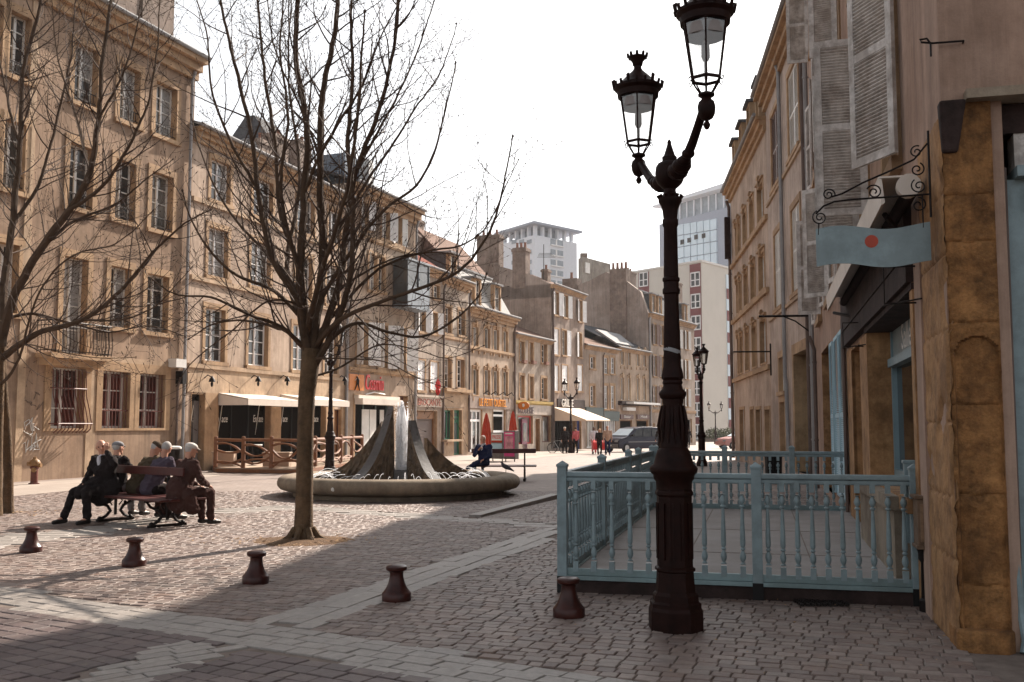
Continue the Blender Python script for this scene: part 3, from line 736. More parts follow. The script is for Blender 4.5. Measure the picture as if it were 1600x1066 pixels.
for (a, b, bow) in ((78, 130, True), (158, 201, False), (216, 256, False)):
    u0, u1 = F.u(a, 640), F.u(b, 640); z0, z1 = zr[0]
    W = B.win((u0, u1, z0, z1), px=False, surr=.26, rec=.30, rows=3, pane='glassr', sill=False, pr=.04)
    g = MB(); n = 9 if bow else 7
    zb0 = z0 - .12 if bow else z0
    for i in range(n + 1):
        uu = u0 + (u1 - u0) * (i + .0) / n if bow else u0 + (u1 - u0) * (i + .5) / (n + 1)
        if bow:
            pts = [(z1 - .05, .06), (z0 + (z1 - z0) * .55, .10), (z0 + (z1 - z0) * .3, .24), (z0 + .18, .33), (z0 - .02, .30), (zb0 - .02, .16)]
            g.tube([F.pt(uu, z, w) for z, w in pts], .016, 5)
        else: g.tube([F.pt(uu, z0, -.05), F.pt(uu, z1, -.05)], .014, 5)
    if bow:
        for z, w in ((z0 + (z1 - z0) * .66, .10), (z0 + .14, .35)): g.tube([F.pt(u0 - .08, z, .0), F.pt(u0 - .02, z, w), F.pt(u1 + .02, z, w), F.pt(u1 + .08, z, 0.0)], .018, 5)
    else: g.fbox(F, u0, u1, z0 + .55, z0 + .585, -.06, -.03)
    g.build('window_grille', M['redb'], W)
# stone apron round the two ground floor windows, quoin strips
ua, ub = F.u(146, 640), F.u(276, 640)
m = MB().fbox(F, ua, ub, F.h(240, 574)[1], F.h(240, 567)[1] + .08, -.02, .022).fbox(F, F.u(203) + .26, F.u(216) - .26 if F.u(216) - F.u(203) > .6 else F.u(203) + .3, zr[0][0], zr[0][1], -.02, .02); m.build('stone_apron', M['st_l'], B.root)
MB().fbox(F, F.u(26), F.u(38), .0, 14.3, -.02, .03).build('quoin_strip', M['st_l'], B.root)
MB().fbox(F, F.u(132) + .1, F.u(150), 0.0, zr[0][1] + .35, -.02, .018).build('stone_panel', M['st_l'], B.root)
# balcony
zb = F.h(110, 556)[1]; ua, ub = F.u(52, 600), F.u(150, 600)
m = MB().fbox(F, ua, ub, zb - .14, zb, -.02, .62).fbox(F, ua + .1, ub - .1, zb - .34, zb - .14, -.02, .4)
Bc = m.build('balcony', M['st'], B.root)
g = MB(); zt_ = zb + .95
for pa, pb in (((ua + .04, .58), (ub - .04, .58)), ((ua + .04, .02), (ua + .04, .58)), ((ub - .04, .02), (ub - .04, .58))):
    for z, r in ((zt_, .022), (zt_ - .14, .012), (zb + .08, .014)): g.tube([F.pt(pa[0], z, pa[1]), F.pt(pb[0], z, pb[1])], r, 5)
    ln = math.hypot(pb[0] - pa[0], pb[1] - pa[1]); n = int(ln / .13)
    for i in range(n + 1):
        k = i / n; uu = pa[0] + (pb[0] - pa[0]) * k; ww = pa[1] + (pb[1] - pa[1]) * k
        g.tube([F.pt(uu, zb + .02, ww), F.pt(uu, zb + .3, ww + .05), F.pt(uu, zt_ - .14, ww), F.pt(uu, zt_, ww)], .011, 4)
g.build('balcony_railing', M['irond'], Bc)
B.pipe(F.L - .28, 0.3, 14.4, mat='pipe'); B.pipe(F.L - .62, .1, F.h(275, 590)[1], r=.045, mat='pipeb')
MB().fbox(F, F.L - 1.05, F.L - .5, F.h(275, 575)[1], F.h(275, 562)[1], 0, .35).build('junction_box', M['offw'], B.root)
MB().fbox(F, F.L - .62, F.L - .4, F.h(275, 600)[1], F.h(275, 580)[1], .0, .3).build('wall_camera', M['irond'], B.root)
uc = F.u(222, 600)
B.finish(cornice=.5, corn_h=.75, rh=1.6, rmat='zinc')
B.chimney(F.u(222, 600) + .2, -1.6, 14.6, 17.4, 1.5, .8, 0); B.chimney(F.u(272, 600), -1.6, 14.6, 17.9, 1.7, .9, 0)
# scrawled paint on the wall
gm = MB(); rs = random.Random(4)
for k in range(7):
    u = F.u(30 + 3 * k + rs.uniform(-3, 3), 690); z = 1.6 + rs.uniform(-.7, .2); pts = []
    for i in range(7): pts.append(F.pt(u + .07 * i + rs.uniform(-.12, .12), z + rs.uniform(-.22, .22), .008))
    gm.tube(pts, .011, 4)
gm.build('graffiti', M['offw'], B.root, label='white scrawled paint')
gm = MB()
for k in range(6):
    u = F.u(22 + 7 * k, 650); z = 2.35 + rs.uniform(-.25, .25); pts = []
    for i in range(5): pts.append(F.pt(u + .06 * i + rs.uniform(-.08, .08), z + rs.uniform(-.16, .16), .008))
    gm.tube(pts, .009, 4)
gm.build('graffiti', M['pipeb'], B.root, label='dark scrawled paint')

# B2: restaurant house
B = Bld('restaurant_house', 'peach house with a restaurant under two cream awnings, behind the bare tree', PL[290], PL[541], 12.45, M['pl_b'], 9)
F = B.F
cols = [(317, 348, 1), (385, 416, 1), (455, 482, 1), (505, 525, 1)]
zr = [(F.h(401, b)[1], F.h(401, t)[1]) for t, b in ((495, 572), (377, 448), (277, 337))]
for fl in range(3):
    for ci, (a, b, _) in enumerate(cols):
        B.win((F.u(a + 1 + fl * 1.5), F.u(b + 1 + fl * 1.5), zr[fl][0], zr[fl][1]), px=False, surr=.17, rec=.2, rows=(4, 4, 3)[fl], pane=('glass', 'glassc')[(ci * fl) % 2], frame='white')
for fl in range(3):
    z = zr[fl][0] - .14
    MB().fbox(F, 0, F.L, z - .16, z, -.02, .09).build('string_course', M['st_l'], B.root)
fas0, fas1 = F.h(380, 617)[1], F.h(380, 582)[1]
MB().fbox(F, 0, F.L, fas0, fas1, -.02, .035).build('stone_fascia', M['st_l'], B.root)
for a, b in ((318, 338), (421, 437), (508, 520), (532, 541)):
    MB().fbox(F, F.u(a, 660), F.u(b, 660), -.1, fas0, -.02, .05).build('pilaster', M['st'], B.root)
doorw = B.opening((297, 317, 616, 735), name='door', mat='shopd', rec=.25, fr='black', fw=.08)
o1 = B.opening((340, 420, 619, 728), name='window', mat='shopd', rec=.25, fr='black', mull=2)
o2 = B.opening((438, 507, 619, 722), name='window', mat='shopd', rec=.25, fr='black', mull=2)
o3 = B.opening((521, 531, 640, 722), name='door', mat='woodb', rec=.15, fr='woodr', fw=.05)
MB().fbox(F, F.u(308, 660), F.u(316, 660), .1, fas0 - .3, -.24, -.17).build('curtain', M['greyc'], doorw)
for px0, px1, par, txt in ((298, 316, doorw, 'Enface'), (342, 362, o1, 'Enface'), (402, 417, o1, 'Enface'), (440, 455, o2, 'Enface'), (489, 503, o2, 'Enface')):
    z = F.h((px0 + px1) / 2, 655)[1]; a, b = F.u(px0, 655), F.u(px1, 655)
    text_mesh('En  ace', F, a, b, z - .12, z + .16, -.19, .01, 'lettering', M['offw'], par, .15)
    um = a + (b - a) * .42
    MB().tube([F.pt(um - .14, z - .62, -.185), F.pt(um, z, -.185), F.pt(um + .1, z + .5, -.185), F.pt(um + .17, z + .62, -.185)], [.006, .016, .014, .006], 5).build('lettering', M['offw'], par)
def awning(B, px0, px1, pyt, drop, proj, mat='awn', val=.25, name='awning'):
    F = B.F; u0, u1 = F.u(px0), F.u(px1); zt = F.h((px0 + px1) / 2, pyt)[1]; P = F.pt; m = MB(); th = .03
    m.hexa([P(u0, zt - .03, 0), P(u1, zt - .03, 0), P(u1, zt - drop - .03, proj), P(u0, zt - drop - .03, proj), P(u0, zt, 0), P(u1, zt, 0), P(u1, zt - drop, proj), P(u0, zt - drop, proj)])
    m.fbox(F, u0, u1, zt - drop - val, zt - drop - .032, proj - .03, proj)
    for u in (u0, u1 - .02):
        m.prism([P(u, zt - .05, 0.02), P(u, zt - drop - .04, proj - .05), P(u, zt - drop - val, proj - .05), P(u, zt - drop - val, .02)], tuple(Vector((F.t.x, F.t.y, 0)) * .02))
    return m.build(name, M[mat], B.root)
awning(B, 341, 424, 616, .22, 1.3); awning(B, 438, 506, 618, .22, 1.3)
def wall_lamp(B, px, py):
    F = B.F; u, z = F.h(px, py); m = MB()
    m.tube([F.pt(u, z, 0), F.pt(u, z + .14, .18), F.pt(u, z + .05, .34)], .02, 6); x, y, _ = F.pt(u, 0, .36)
    m.lathe(x, y, [(.13, z - .12), (.10, z - .02), (.04, z + .06), (.02, z + .1)], 10); m.lathe(x, y, [(.02, z - .3), (.05, z - .24), (.05, z - .16), (.02, z - .12)], 8)
    m.build('wall_lamp', M['irond'], B.root, smooth=True)
for px in (318, 391, 437, 528): wall_lamp(B, px, 592)
B.pipe(F.L - .2, .1, 12.0, mat='pipe', r=.07)
B.finish(cornice=.35, corn_h=.5, rh=1.7, rmat='zinc')
B.chimney(F.u(462), -2.0, 12.6, 14.2, 1.0, .6, 1); B.chimney(F.u(496), -2.4, 12.6, 15.0, 1.2, .7, 2); B.chimney(F.u(537), -2.6, 12.8, 15.4, 1.2, .7, 2)
ux, uz = F.u(412), zat(388, 210, 39); x, y, _ = F.pt(ux, 0, -1.0)
m = MB(); P0 = Vector((x, y, uz)); nrm = Vector((.3, -.8, .35)).normalized(); a1 = nrm.cross(Vector((0, 0, 1))).normalized(); a2 = nrm.cross(a1)
rgs = [(0.02, .10), (.2, .085), (.33, .04), (.4, 0.0)]; b0 = 0
for r, dp in rgs:
    for k in range(16): a = k * math.pi / 8; m.v.append(tuple(P0 + a1 * math.cos(a) * r + a2 * math.sin(a) * r - nrm * dp))
for q in range(3):
    for k in range(16): k2 = (k + 1) % 16; m.f.append((q * 16 + k, q * 16 + k2, q * 16 + 16 + k2, q * 16 + 16 + k)); m.m.append(0)
m.tube([P0 - nrm * .05, P0 - nrm * .1 - Vector((0, 0, 1.4))], .03, 6)
m.build('satellite_dish', M['zinc'], B.root, smooth=True)

# B3
B = Bld('bar_house', 'cream house with white shutters above an orange sign, left of the red tiled roof', PL[541], PL[648], 13.3, M['pl_c'], 9)
F = B.F
for rc in ((564, 575, 313, 357), (596, 608, 330, 374)): B.win(rc, surr=.15, rec=.22, rows=3, shut='open', ang=35, sm='white', pane='glassc')
B.win((616, 627, 339, 382), surr=.15, rec=.2, rows=3, shut='open', ang=12, sm='offw', pane='glassc')
B.win((576, 589, 398, 454), surr=.15, rec=.22, rows=3, shut='open', ang=35, sm='offw', bothl=('l',))
B.win((591, 601, 402, 455), surr=.13, rec=.22, rows=3)
for rc in ((557, 574, 503, 570), (590, 605, 508, 575), (620, 634, 514, 579)): B.win(rc, surr=.12, rec=.24, rows=3, shut='open', ang=55, sm='white', leafw=.62)
B.band(600, 378, 383, .1); B.band(600, 579, 584, .14)
m = MB(); u0, u1 = F.u(611), F.u(646); z0, z1 = F.h(628, 480)[1], F.h(628, 412)[1]
m.fbox(F, u0, u1, z0 - .15, z0, 0, .95).fbox(F, u0 - .05, u1 + .05, z1, z1 + .1, 0, 1.0)
for u in (u0, (u0 + u1) / 2 - .03, u1 - .06): m.fbox(F, u, u + .06, z0, z1, .88, .93)
m.fbox(F, u0 + .06, u1 - .06, z0, z0 + 1.0, .885, .925)
bal = m.build('glazed_balcony', surf('grey_blue_metal', (.20, .23, .26), rough=.5), B.root)
MB().fbox(F, u0 + .02, u1 - .02, z0 + .01, z1 - .01, .05, .87).build('pane', M['glass'], bal)
m = MB(); u0, u1 = F.u(543), F.u(566)
sg = m.fbox(F, u0, u1, F.h(554, 610)[1], F.h(554, 585)[1], .02, .10).build('shop_sign', M['orange'], B.root)
um = (u0 + u1) / 2; zc = F.h(554, 598)[1]
MB().tube([F.pt(um - .22, zc - .38, .11), F.pt(um - .06, zc - .1, .11), F.pt(um, zc + .1, .11), F.pt(um - .04, zc + .3, .11)], [.03, .06, .13, .05], 6, sq=.3).tube([F.pt(um + .24, zc - .38, .11), F.pt(um + .1, zc - .1, .11), F.pt(um, zc + .1, .11)], [.03, .06, .12], 6, sq=.3).build('emblem', M['black'], sg)
MB().tube([F.pt(um - .2, zc + .1, .112), F.pt(um - .02, zc + .22, .112), F.pt(um + .25, zc + .16, .112)], .03, 5, sq=.4).build('emblem', M['offw'], sg)
z = F.h(583, 598)[1]
text_mesh('Cosmin', F, F.u(569), F.u(597), z - .38, z + .38, .05, .06, 'lettering', M['redl'], B.root, .12)
text_mesh('Le', F, F.u(577), F.u(582), z + .42, z + .62, .05, .03, 'lettering', M['black'], B.root, .1)
MB().tube([F.pt(F.u(570), z - .62, .06), F.pt(F.u(583), z - .48, .06), F.pt(F.u(600), z - .56, .06)], .03, 5).build('sign_flourish', M['offw'], B.root)
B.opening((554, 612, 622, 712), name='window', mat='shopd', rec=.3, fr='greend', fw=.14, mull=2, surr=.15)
for a, b in ((572, 583), (584, 594), (600, 606)): MB().fbox(F, F.u(a, 660), F.u(b, 660), .3, F.h(583, 640)[1], -.26, -.23).build('curtain', M['offw'], B.root)
MB().fbox(F, F.u(553), F.u(616), F.h(584, 633)[1], F.h(584, 624)[1], .05, .5).fbox(F, F.u(552), F.u(617), F.h(584, 624)[1] + .003, F.h(584, 619)[1], .05, .3).build('awning_box', M['awn'], B.root)
B.opening((623, 636, 619, 708), name='door', mat='woodb', rec=.3, fr='woodr')
B.pipe(F.L - .15, 0, 12.8, mat='pipe', r=.07)
B.finish(cornice=.5, corn_h=.7, rh=1.6, rmat='slate')
F_ = B.F; zc = B.zt
m = MB().hexa([F.pt(-1.5, zc - .2, -1.8), F.pt(2.2, zc - .2, -1.8), F.pt(2.2, zc - .2, -8), F.pt(-1.5, zc - .2, -8), F.pt(-1.5, zc + 3.4, -4.5), F.pt(.2, zc + 3.4, -4.5), F.pt(.2, zc + 3.4, -5), F.pt(-1.5, zc + 3.4, -5)]); m.build('roof', M['slate'], B.root, label='steep slate roof')
u0, u1 = F.u(577), F.u(590)
MB().fbox(F, F.u(562), F.u(584), zc, zc + 1.9, -2.6, -1.0).build('roof_box', surf('blue_zinc', (.16, .2, .25), rough=.5), B.root)
MB().fbox(F, F.u(586), F.u(593), zc + .1, zc + 1.9, -1.2, -.5).build('dormer', M['offw'], B.root)

# B4
B = Bld('shuttered_house', 'small cream house with red tiled roof and a brown roller shutter', PL[648], PL[690], 10.4, M['pl_d'], 9)
F = B.F
for rc in ((655, 665, 438, 462), (677, 686, 446, 466)): B.win(rc, surr=.12, rows=2, rec=.18)
for rc in ((654, 664, 482, 518), (674, 683, 489, 521)): B.win(rc, surr=.08, rows=3, shut='open', ang=20, sm='white', rec=.22)
for rc in ((652, 664, 563, 610), (672, 684, 566, 610)): B.win(rc, surr=.08, rows=3, shut='closed', sm='white', rec=.18)
z0, z1 = F.h(668, 636)[1], F.h(668, 621)[1]
sb = MB().fbox(F, F.u(648), F.u(690), z0, z1, .0, .06).fbox(F, F.u(648), F.u(690), z1, z1 + .12, 0, .14).build('sign_board', surf('cream_sign', (.5, .42, .34), rough=.6), B.root)
text_mesh('BROCANTE', F, F.u(651), F.u(687), z0 + .08, z1 - .08, .065, .02, 'lettering', surf('faded_red', (.42, .16, .12)), sb)
g = B.opening((648.5, 682, 642, 713), name='window', mat='garage', rec=.25, fr='woodb', fw=.1)
m = MB()
u0, u1 = F.u(649, 680), F.u(681, 680); zz = -.1
while zz < F.h(665, 655)[1]: m.fbox(F, u0 + .1, u1 - .1, zz, zz + .05, -.25, -.22); zz += .16
m.build('roller_slats', M['garage'], g)
MB().fbox(F, u0 + .1, u1 - .1, F.h(665, 655)[1], F.h(665, 643)[1], -.2, -.1).build('lintel_board', M['woodb'], g)
B.finish(cornice=.35, corn_h=.4, roof='none')
P = F.pt; z = B.zt
MB().hexa([P(0, z + .03, .35), P(F.L, z + .03, .35), P(F.L, z + .03, -9), P(0, z + .03, -9), P(.1, z + 2.3, -3.2), P(F.L * .62, z + 2.3, -3.2), P(F.L * .62, z + 2.3, -6), P(.1, z + 2.3, -6)]).build('roof', M['tile'], B.root)
# folded red flag
B.pp = MB().tube([P(F.u(652), F.h(661, 597)[1] - .1, 0), P(F.u(662), F.h(661, 597)[1], 1.0)], .02, 5).build('flag_pole', M['irond'], B.root)
x, y, _ = P(F.u(661), 0, .9); zt_ = F.h(661, 592)[1]; zb_ = F.h(661, 618)[1]
m = MB(); H = zt_ - zb_
m.lathe(x, y, [(.02, zb_), (.10, zb_ + .12 * H), (.13, zb_ + .3 * H), (.08, zb_ + .38 * H), (.15, zb_ + .55 * H), (.10, zb_ + .78 * H), (.03, zb_ + .98 * H)], 7, sx=1.2, sy=.7); m.build('flag', M['redl'], B.root)

# B5
B = Bld('green_door_house', 'narrow cream house with green door and green window in an orange surround', PL[690], PL[731], 10.25, M['pl_e'], 9)
F = B.F
for rc in ((695, 705, 480, 521), (716, 726, 485, 524), (694.5, 705, 560, 606), (714, 725, 562, 606)): B.win(rc, surr=.14, rows=4, rec=.25, frame='white')
B.band(710, 527, 531, .09); B.band(710, 608, 613, .32)
MB().fbox(F, 0, F.L, F.h(705, 640)[1] + .15, F.h(710, 614)[1], -.02, .03).fbox(F, F.u(722, 660) + .12, F.L, -.4, F.h(705, 640)[1] + .15, -.02, .03).build('stone_front', M['st_l'], B.root)
B.st = M['st']
w = B.opening((692, 707.5, 641, 687), name='window', mat='glass', rec=.22, fr='green', mull=2, fw=.09, surr=.12)
d = B.opening((708.5, 721, 641, 711), name='door', mat='green', rec=.22, fr='green', fw=.1, surr=.12, trans=.84)
u0, u1 = F.u(709.5, 690), F.u(720, 690)
m = MB()
for z0, z1 in ((.1, .75), (.9, 1.9), (2.1, 2.5)): m.fbox(F, u0 + .15, u1 - .15, z0 - .15, z1 - .15, -.2, -.18)
m.build('door_panel', M['greend'], d)
MB().fbox(F, F.u(690), F.u(716), F.h(702, 690)[1], F.h(702, 687)[1], 0, .35).build('window_counter', M['st_l'], B.root)
m = MB().fbox(F, F.u(691), F.u(706), -.4, F.h(702, 690)[1], 0, .12).build('counter_front', M['st_l'], B.root)
B.finish(cornice=.4, corn_h=.5, rh=1.5, rmat='tileb')
B.dormer(F.u(706), F.u(714), B.zt + .3, B.zt + 1.6, -.1, 2.2, mat='slate'); B.chimney(F.u(698), -3.5, 10.5, 13.2, 1.2, .6, 2); B.chimney(F.u(724), -3.5, 10.5, 13.6, 1.3, .6, 2)
B.pipe(0.02, 0, 9.8, mat='pipeb'); B.pipe(F.L - .02, 0, 9.8, mat='pipeb')

# B6 mansard
B = Bld('mansard_house', 'mansard roofed house with pale slate and orange shop lettering over white shopfront', PL[731], PL[803], 8.9, M['pl_c'], 10)
F = B.F
for i, (a, b) in enumerate(((739, 747), (757, 765), (771, 779), (786, 793))):
    dy = i * 2.2
    B.win((a, b, 511 + dy, 543 + dy * 1.2), surr=.14, rows=1, cas=1, rec=.16, key=True, pane='glassc', sill=False)
    B.win((a, b, 577 + dy * .6, 617 + dy * .3), surr=.14, rows=1, cas=1, rec=.16, key=True, pane='glassc', sill=False)
B.band(767, 546, 550, .12)
B.band(767, 622, 639, .06, name='shop_fascia', mat=surf('taupe_fascia', (.27, .20, .16), rough=.6))
z = F.h(767, 630)[1]
text_mesh('LE PETIT OUSTEL', F, F.u(747), F.u(789), z - .22, z + .26, .07, .05, 'lettering', M['orangel'], B.root)
for px in (754, 766, 779, 791):
    u = F.u(px); MB().tube([F.pt(u, z + .55, .06), F.pt(u, z + .75, .4), F.pt(u + .05, z + .55, .5)], .035, 5).build('spotlight', M['irond'], B.root)
B.opening((733, 753, 640, 706), name='door', mat='glass', rec=.15, fr='white', mull=2, fw=.14, trans=.74)
B.opening((770, 789, 640, 676), name='window', mat='shopd', rec=.15, fr='white', fw=.14, trans=.74)
MB().fbox(F, F.u(791), F.u(799), -.5, F.h(795, 641)[1], -.02, .03).build('pilaster', M['pl_f'], B.root)
B.pipe(F.L - .1, 0, 8.5, mat='pipeb', r=.08)
B.finish(cornice=.45, corn_h=.55, roof='none')
B.mansard(11.6, 1.3, 'slatew', slope_u=1.0, top='tileb', rh=2.6)
B.dormer(F.u(746), F.u(753), B.zt + .3, B.zt + 2.0, -.12, 1.6); B.dormer(F.u(776), F.u(784), B.zt + .3, B.zt + 2.0, -.12, 1.6)
B.chimney(F.u(748), -4.5, 11, 15.0, 1.2, .7, 2)

# B7 low
B = Bld('low_shop_house', 'low cream house with a yellow fascia and an orange oval sign', PL[803], PL[862], 7.9, M['pl_e'], 8)
F = B.F
for (a, b, d) in ((812, 819, 0), (827, 833, 1.5), (846, 854, 4)):
    B.win((a, b, 534 + d, 565 + d * .6), surr=.16, rows=3, rec=.25); B.win((a, b, 587 + d, 622 + d * .4), surr=.16, rows=4, rec=.25)
    u = F.u((a + b) / 2); z = F.h((a + b) / 2, 567 + d * .6)[1]
    MB().fbox(F, u - .3, u + .3, z - .05, z + .18, .12, .32).build('flower_box', M['pot'], B.root)
B.band(832, 627, 631, .16, name='shop_fascia', mat=surf('yellow_ochre', (.42, .28, .06), rough=.6)); B.band(832, 632, 648, .05, name='shop_fascia', mat=surf('cream_fascia', (.52, .44, .37), rough=.6))
z = F.h(823, 641)[1]
text_mesh('BRODERIE', F, F.u(808), F.u(832), z - .26, z + .22, .06, .04, 'lettering', surf('grey_letters', (.16, .13, .13)), B.root)
x0, y0, _ = F.pt(F.u(804), 0, .1); m = MB(); c = Vector(F.pt(F.u(808.5), F.h(808, 634)[1], .45))
m.v = []; nn = 20
ov = [tuple(c + Vector((.40 * math.cos(2 * math.pi * k / nn), -.12 * math.cos(2 * math.pi * k / nn), .27 * math.sin(2 * math.pi * k / nn)))) for k in range(nn)]
m.prism(ov, (0.02, .06, 0)); ovs = m.build('oval_sign', M['orange'], B.root)
MB().ball((c.x - .01, c.y - .03, c.z + .02), .09, 8, 5, sx=1, sy=.4, sz=1.4).build('emblem', M['offw'], ovs)
o = B.opening((809, 832, 650, 694), name='window', mat='glassc', rec=.2, fr='redl', fw=.1)
MB().fbox(F, F.u(816, 680), F.u(824, 680), -.4, F.h(820, 655)[1], -.12, .0).build('display_case', surf('plum_metal', (.14, .02, .05), rough=.4), B.root)
MB().fbox(F, F.u(817.5, 680), F.u(822.5, 680), .5, F.h(820, 661)[1], .003, .02).build('display_glass', M['glassc'], B.root)
B.opening((837, 843, 655, 706), name='door', mat='woodb', rec=.2, fr='woodb')
B.opening((847, 860, 650, 691), name='window', mat='glassc', rec=.2, fr='redb', fw=.08)
B.pipe(F.L - .1, 0, 7.5, mat='pipeb')
B.finish(cornice=.25, corn_h=.25, rh=1.7, rmat='tileb')

# B8 gable side wall with chimneys
B = Bld('gabled_house', 'house with white shutters, cream awning and a big bare brown gable wall', PL[862], PL[914], 12.3, M['pl_f'], 13)
F = B.F
for (a, b, d) in ((866, 872.5, 0), (880, 887, 5), (903.5, 909.5, 13)):
    B.win((a, b, 457 + d, 492 + d * .8), surr=.1, rows=2, shut='open', ang=14, sm='white', rec=.2, leafw=.55, pane='glassc')
B.win((865, 873, 514, 554), surr=.08, rows=3, shut='closed', sm='white'); B.win((878, 885, 516, 555), surr=.08, rows=3, shut='open', sm='white', ang=5, bothl=('r',), leafw=.7, pane='glassc'); B.win((903, 909, 521, 558), surr=.08, rows=3, shut='open', sm='white', ang=10, bothl=('l',), leafw=.5)
for (a, b) in ((864, 872.5), (878, 887), (902, 910)): B.win((a, b, 571, 611), surr=.08, rows=3, shut='closed', sm='white')
z = F.h(884, 630)[1]
m = MB(); m.fbox(F, F.u(870), F.u(912), z - .35, z + .3, 0, .1); sb = m.build('sign_board', M['woodd'], B.root)
text_mesh('GRILLE', F, F.u(875), F.u(893), z - .3, z + .3, .12, .05, 'lettering', M['offw'], sb)
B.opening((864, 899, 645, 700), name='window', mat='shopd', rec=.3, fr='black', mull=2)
B.opening((901, 908, 650, 703), name='door', mat='blue', rec=.2, fr='blue')
awning(B, 864, 905, 637, .95, 2.6, 'awny', .1)
B.finish(cornice=.25, corn_h=.3, roof='none')
P = F.pt; z = B.zt; d = B.depth; L = F.L
gp_ = [(0, z), (-1.7, z + .85), (-2.4, z + 1.0), (-4.2, z + 1.6), (-6.3, z + 2.2), (-9, z + 1.2), (-13, z - .5)]
m = MB(); m.prism([P(0, a, w) for w, a in gp_] + [P(0, z - 1, -13), P(0, z - 1, 0)], tuple(Vector((F.t.x, F.t.y, 0)) * .3)); m.build('gable_wall', M['pl_g'], B.root)
m = MB(); m.prism([P(.3, a + .03, w) for w, a in gp_] + [P(.3, z - .6, -13), P(.3, z - .2, 0)], tuple(Vector((F.t.x, F.t.y, 0)) * (L - .3))); m.build('roof', M['tileb'], B.root)
for (w, zt_, sw, np_) in ((-1.9 - .75, z + 3.0, 1.1, 3), (-5.3, z + 4.2, 1.9, 3)):
    m = MB().fbox(F, -.03, .9, z - .2, zt_, w - sw / 2, w + sw / 2).fbox(F, -.1, .97, zt_ - .3, zt_ - .1, w - sw / 2 - .07, w + sw / 2 + .07); c = m.build('chimney', M['brick'], B.root)
    for i in range(np_):
        x, y, _ = P(.45, 0, w + (i - 1) * sw * .3); MB().lathe(x, y, [(.12, zt_), (.1, zt_ + .2), (.09, zt_ + .4), (.12, zt_ + .45)], 8).build('chimney_pot', M['pot'], c)
B.chimney(F.L * .12 + .6, -1.0, z, z + 1.4, .7, .5, 1)
x, y, _ = P(.5, 0, -.8); m = MB().tube([(x, y, z + .5), (x, y, z + 3.2)], .03, 5)
for k in range(4): m.tube([(x - .5 + .05 * k, y, z + 2.2 + k * .1), (x + .9 - .1 * k, y, z + 2.2 + k * .1)], .015, 4)
m.build('antenna', M['irond'], B.root)
B.pipe(0.15, 0, 12.0, mat='pipeb', r=.09)

# B9 two low fronts
B = Bld('low_grey_house', 'low grey beige double fronted house with dark green shop fascia', PL[914], PL[966], 8.2, M['pl_d'], 8)
F = B.F
B.win((922, 929.5, 558, 576), surr=.18, rows=2, rec=.2, frame='white'); B.win((922, 929.5, 603, 634), surr=.18, rows=4, rec=.2, frame='white')
for a, b in ((943.5, 949.5), (954, 960)): B.win((a, b, 559, 584), surr=.2, rows=3, rec=.1, frame='white'); B.win((a, b, 603, 639), surr=.2, rows=3, rec=.1, frame='white')
B.band(930, 637, 651, .12, name='shop_fascia', mat=M['greend'], x0=914, x1=941); B.band(950, 643, 653, .12, name='shop_fascia', mat=M['greend'], x0=942, x1=966)
B.opening((916, 930, 653, 700), name='window', mat='glassc', rec=.15, fr='offw', mull=2, fw=.1); B.opening((933, 940, 653, 700), name='door', mat='shopd', rec=.3, fr='greend')
B.opening((942.5, 962, 655, 690), name='window', mat='glassc', rec=.1, fr='white', mull=5, fw=.12)
B.finish(cornice=.25, corn_h=.3, rh=1.6, rmat='tileb')
B.pipe(F.u(941.5), 0, 7.8, mat='pipeb', r=.05)

# B10
B = Bld('skylight_house', 'beige house with keystone windows, glass roof light and two brown shop boards', PL[966], PL[1015], 8.5, M['pl_c'], 9)
F = B.F
for i, (a, b) in enumerate(((970, 974.5), (981, 985), (995, 999), (1005, 1009))):
    B.win((a, b, 547 + i * .9, 570 + i * .9), surr=.16, rows=1, cas=1, rec=.15, key=True, pane='glassc', sill=False, st=M['st_l']); B.win((a, b, 590 + i * .7, 625), surr=.16, rows=1, cas=1, rec=.15, key=True, pane='glassc', sill=False, st=M['st_l'])
B.band(990, 628, 632, .4, mat=M['woodd']); m = MB().fbox(F, F.u(972), F.L, F.h(990, 633)[1] + .05, F.h(990, 631)[1] + .12, .4, 1.1).build('awning_box', M['offw'], B.root)
MB().fbox(F, F.u(971), F.u(985), F.h(980, 642)[1], F.h(980, 637)[1], .1, .5).build('awning_box', M['offw'], B.root)
for a, b, t in ((968, 988, 'Bazar'), (994, 1013, 'Mod'),):
    z0, z1 = F.h((a + b) / 2, 655)[1], F.h((a + b) / 2, 648)[1]
    sb = MB().fbox(F, F.u(a), F.u(b), z0, z1, 0, .1).build('sign_board', surf('brown_sign', (.10, .035, .025), rough=.5), B.root)
    k = (b - a) * .25; text_mesh(t, F, F.u(a + k), F.u(b - k), z0 + .1, z1 - .08, .11, .02, 'lettering', M['offw'], sb)
    B.opening((a + .5, b - .5, 657, 688), name='window', mat='shopd', rec=.15, fr='woodb')
B.finish(cornice=.25, corn_h=.3, rh=2.4, rmat='slate')
P = F.pt; z = B.zt
MB().hexa([P(-.3, z + .3, -.1), P(4.2, z + .3, -.1), P(4.2, z + 1.5, -1.6), P(-1.3, z + 1.5, -1.6), P(-.3, z + .4, .0), P(4.2, z + .4, .0), P(4.2, z + 1.6, -1.5), P(-1.3, z + 1.6, -1.5)]).build('roof_light', M['zinc'], B.root)

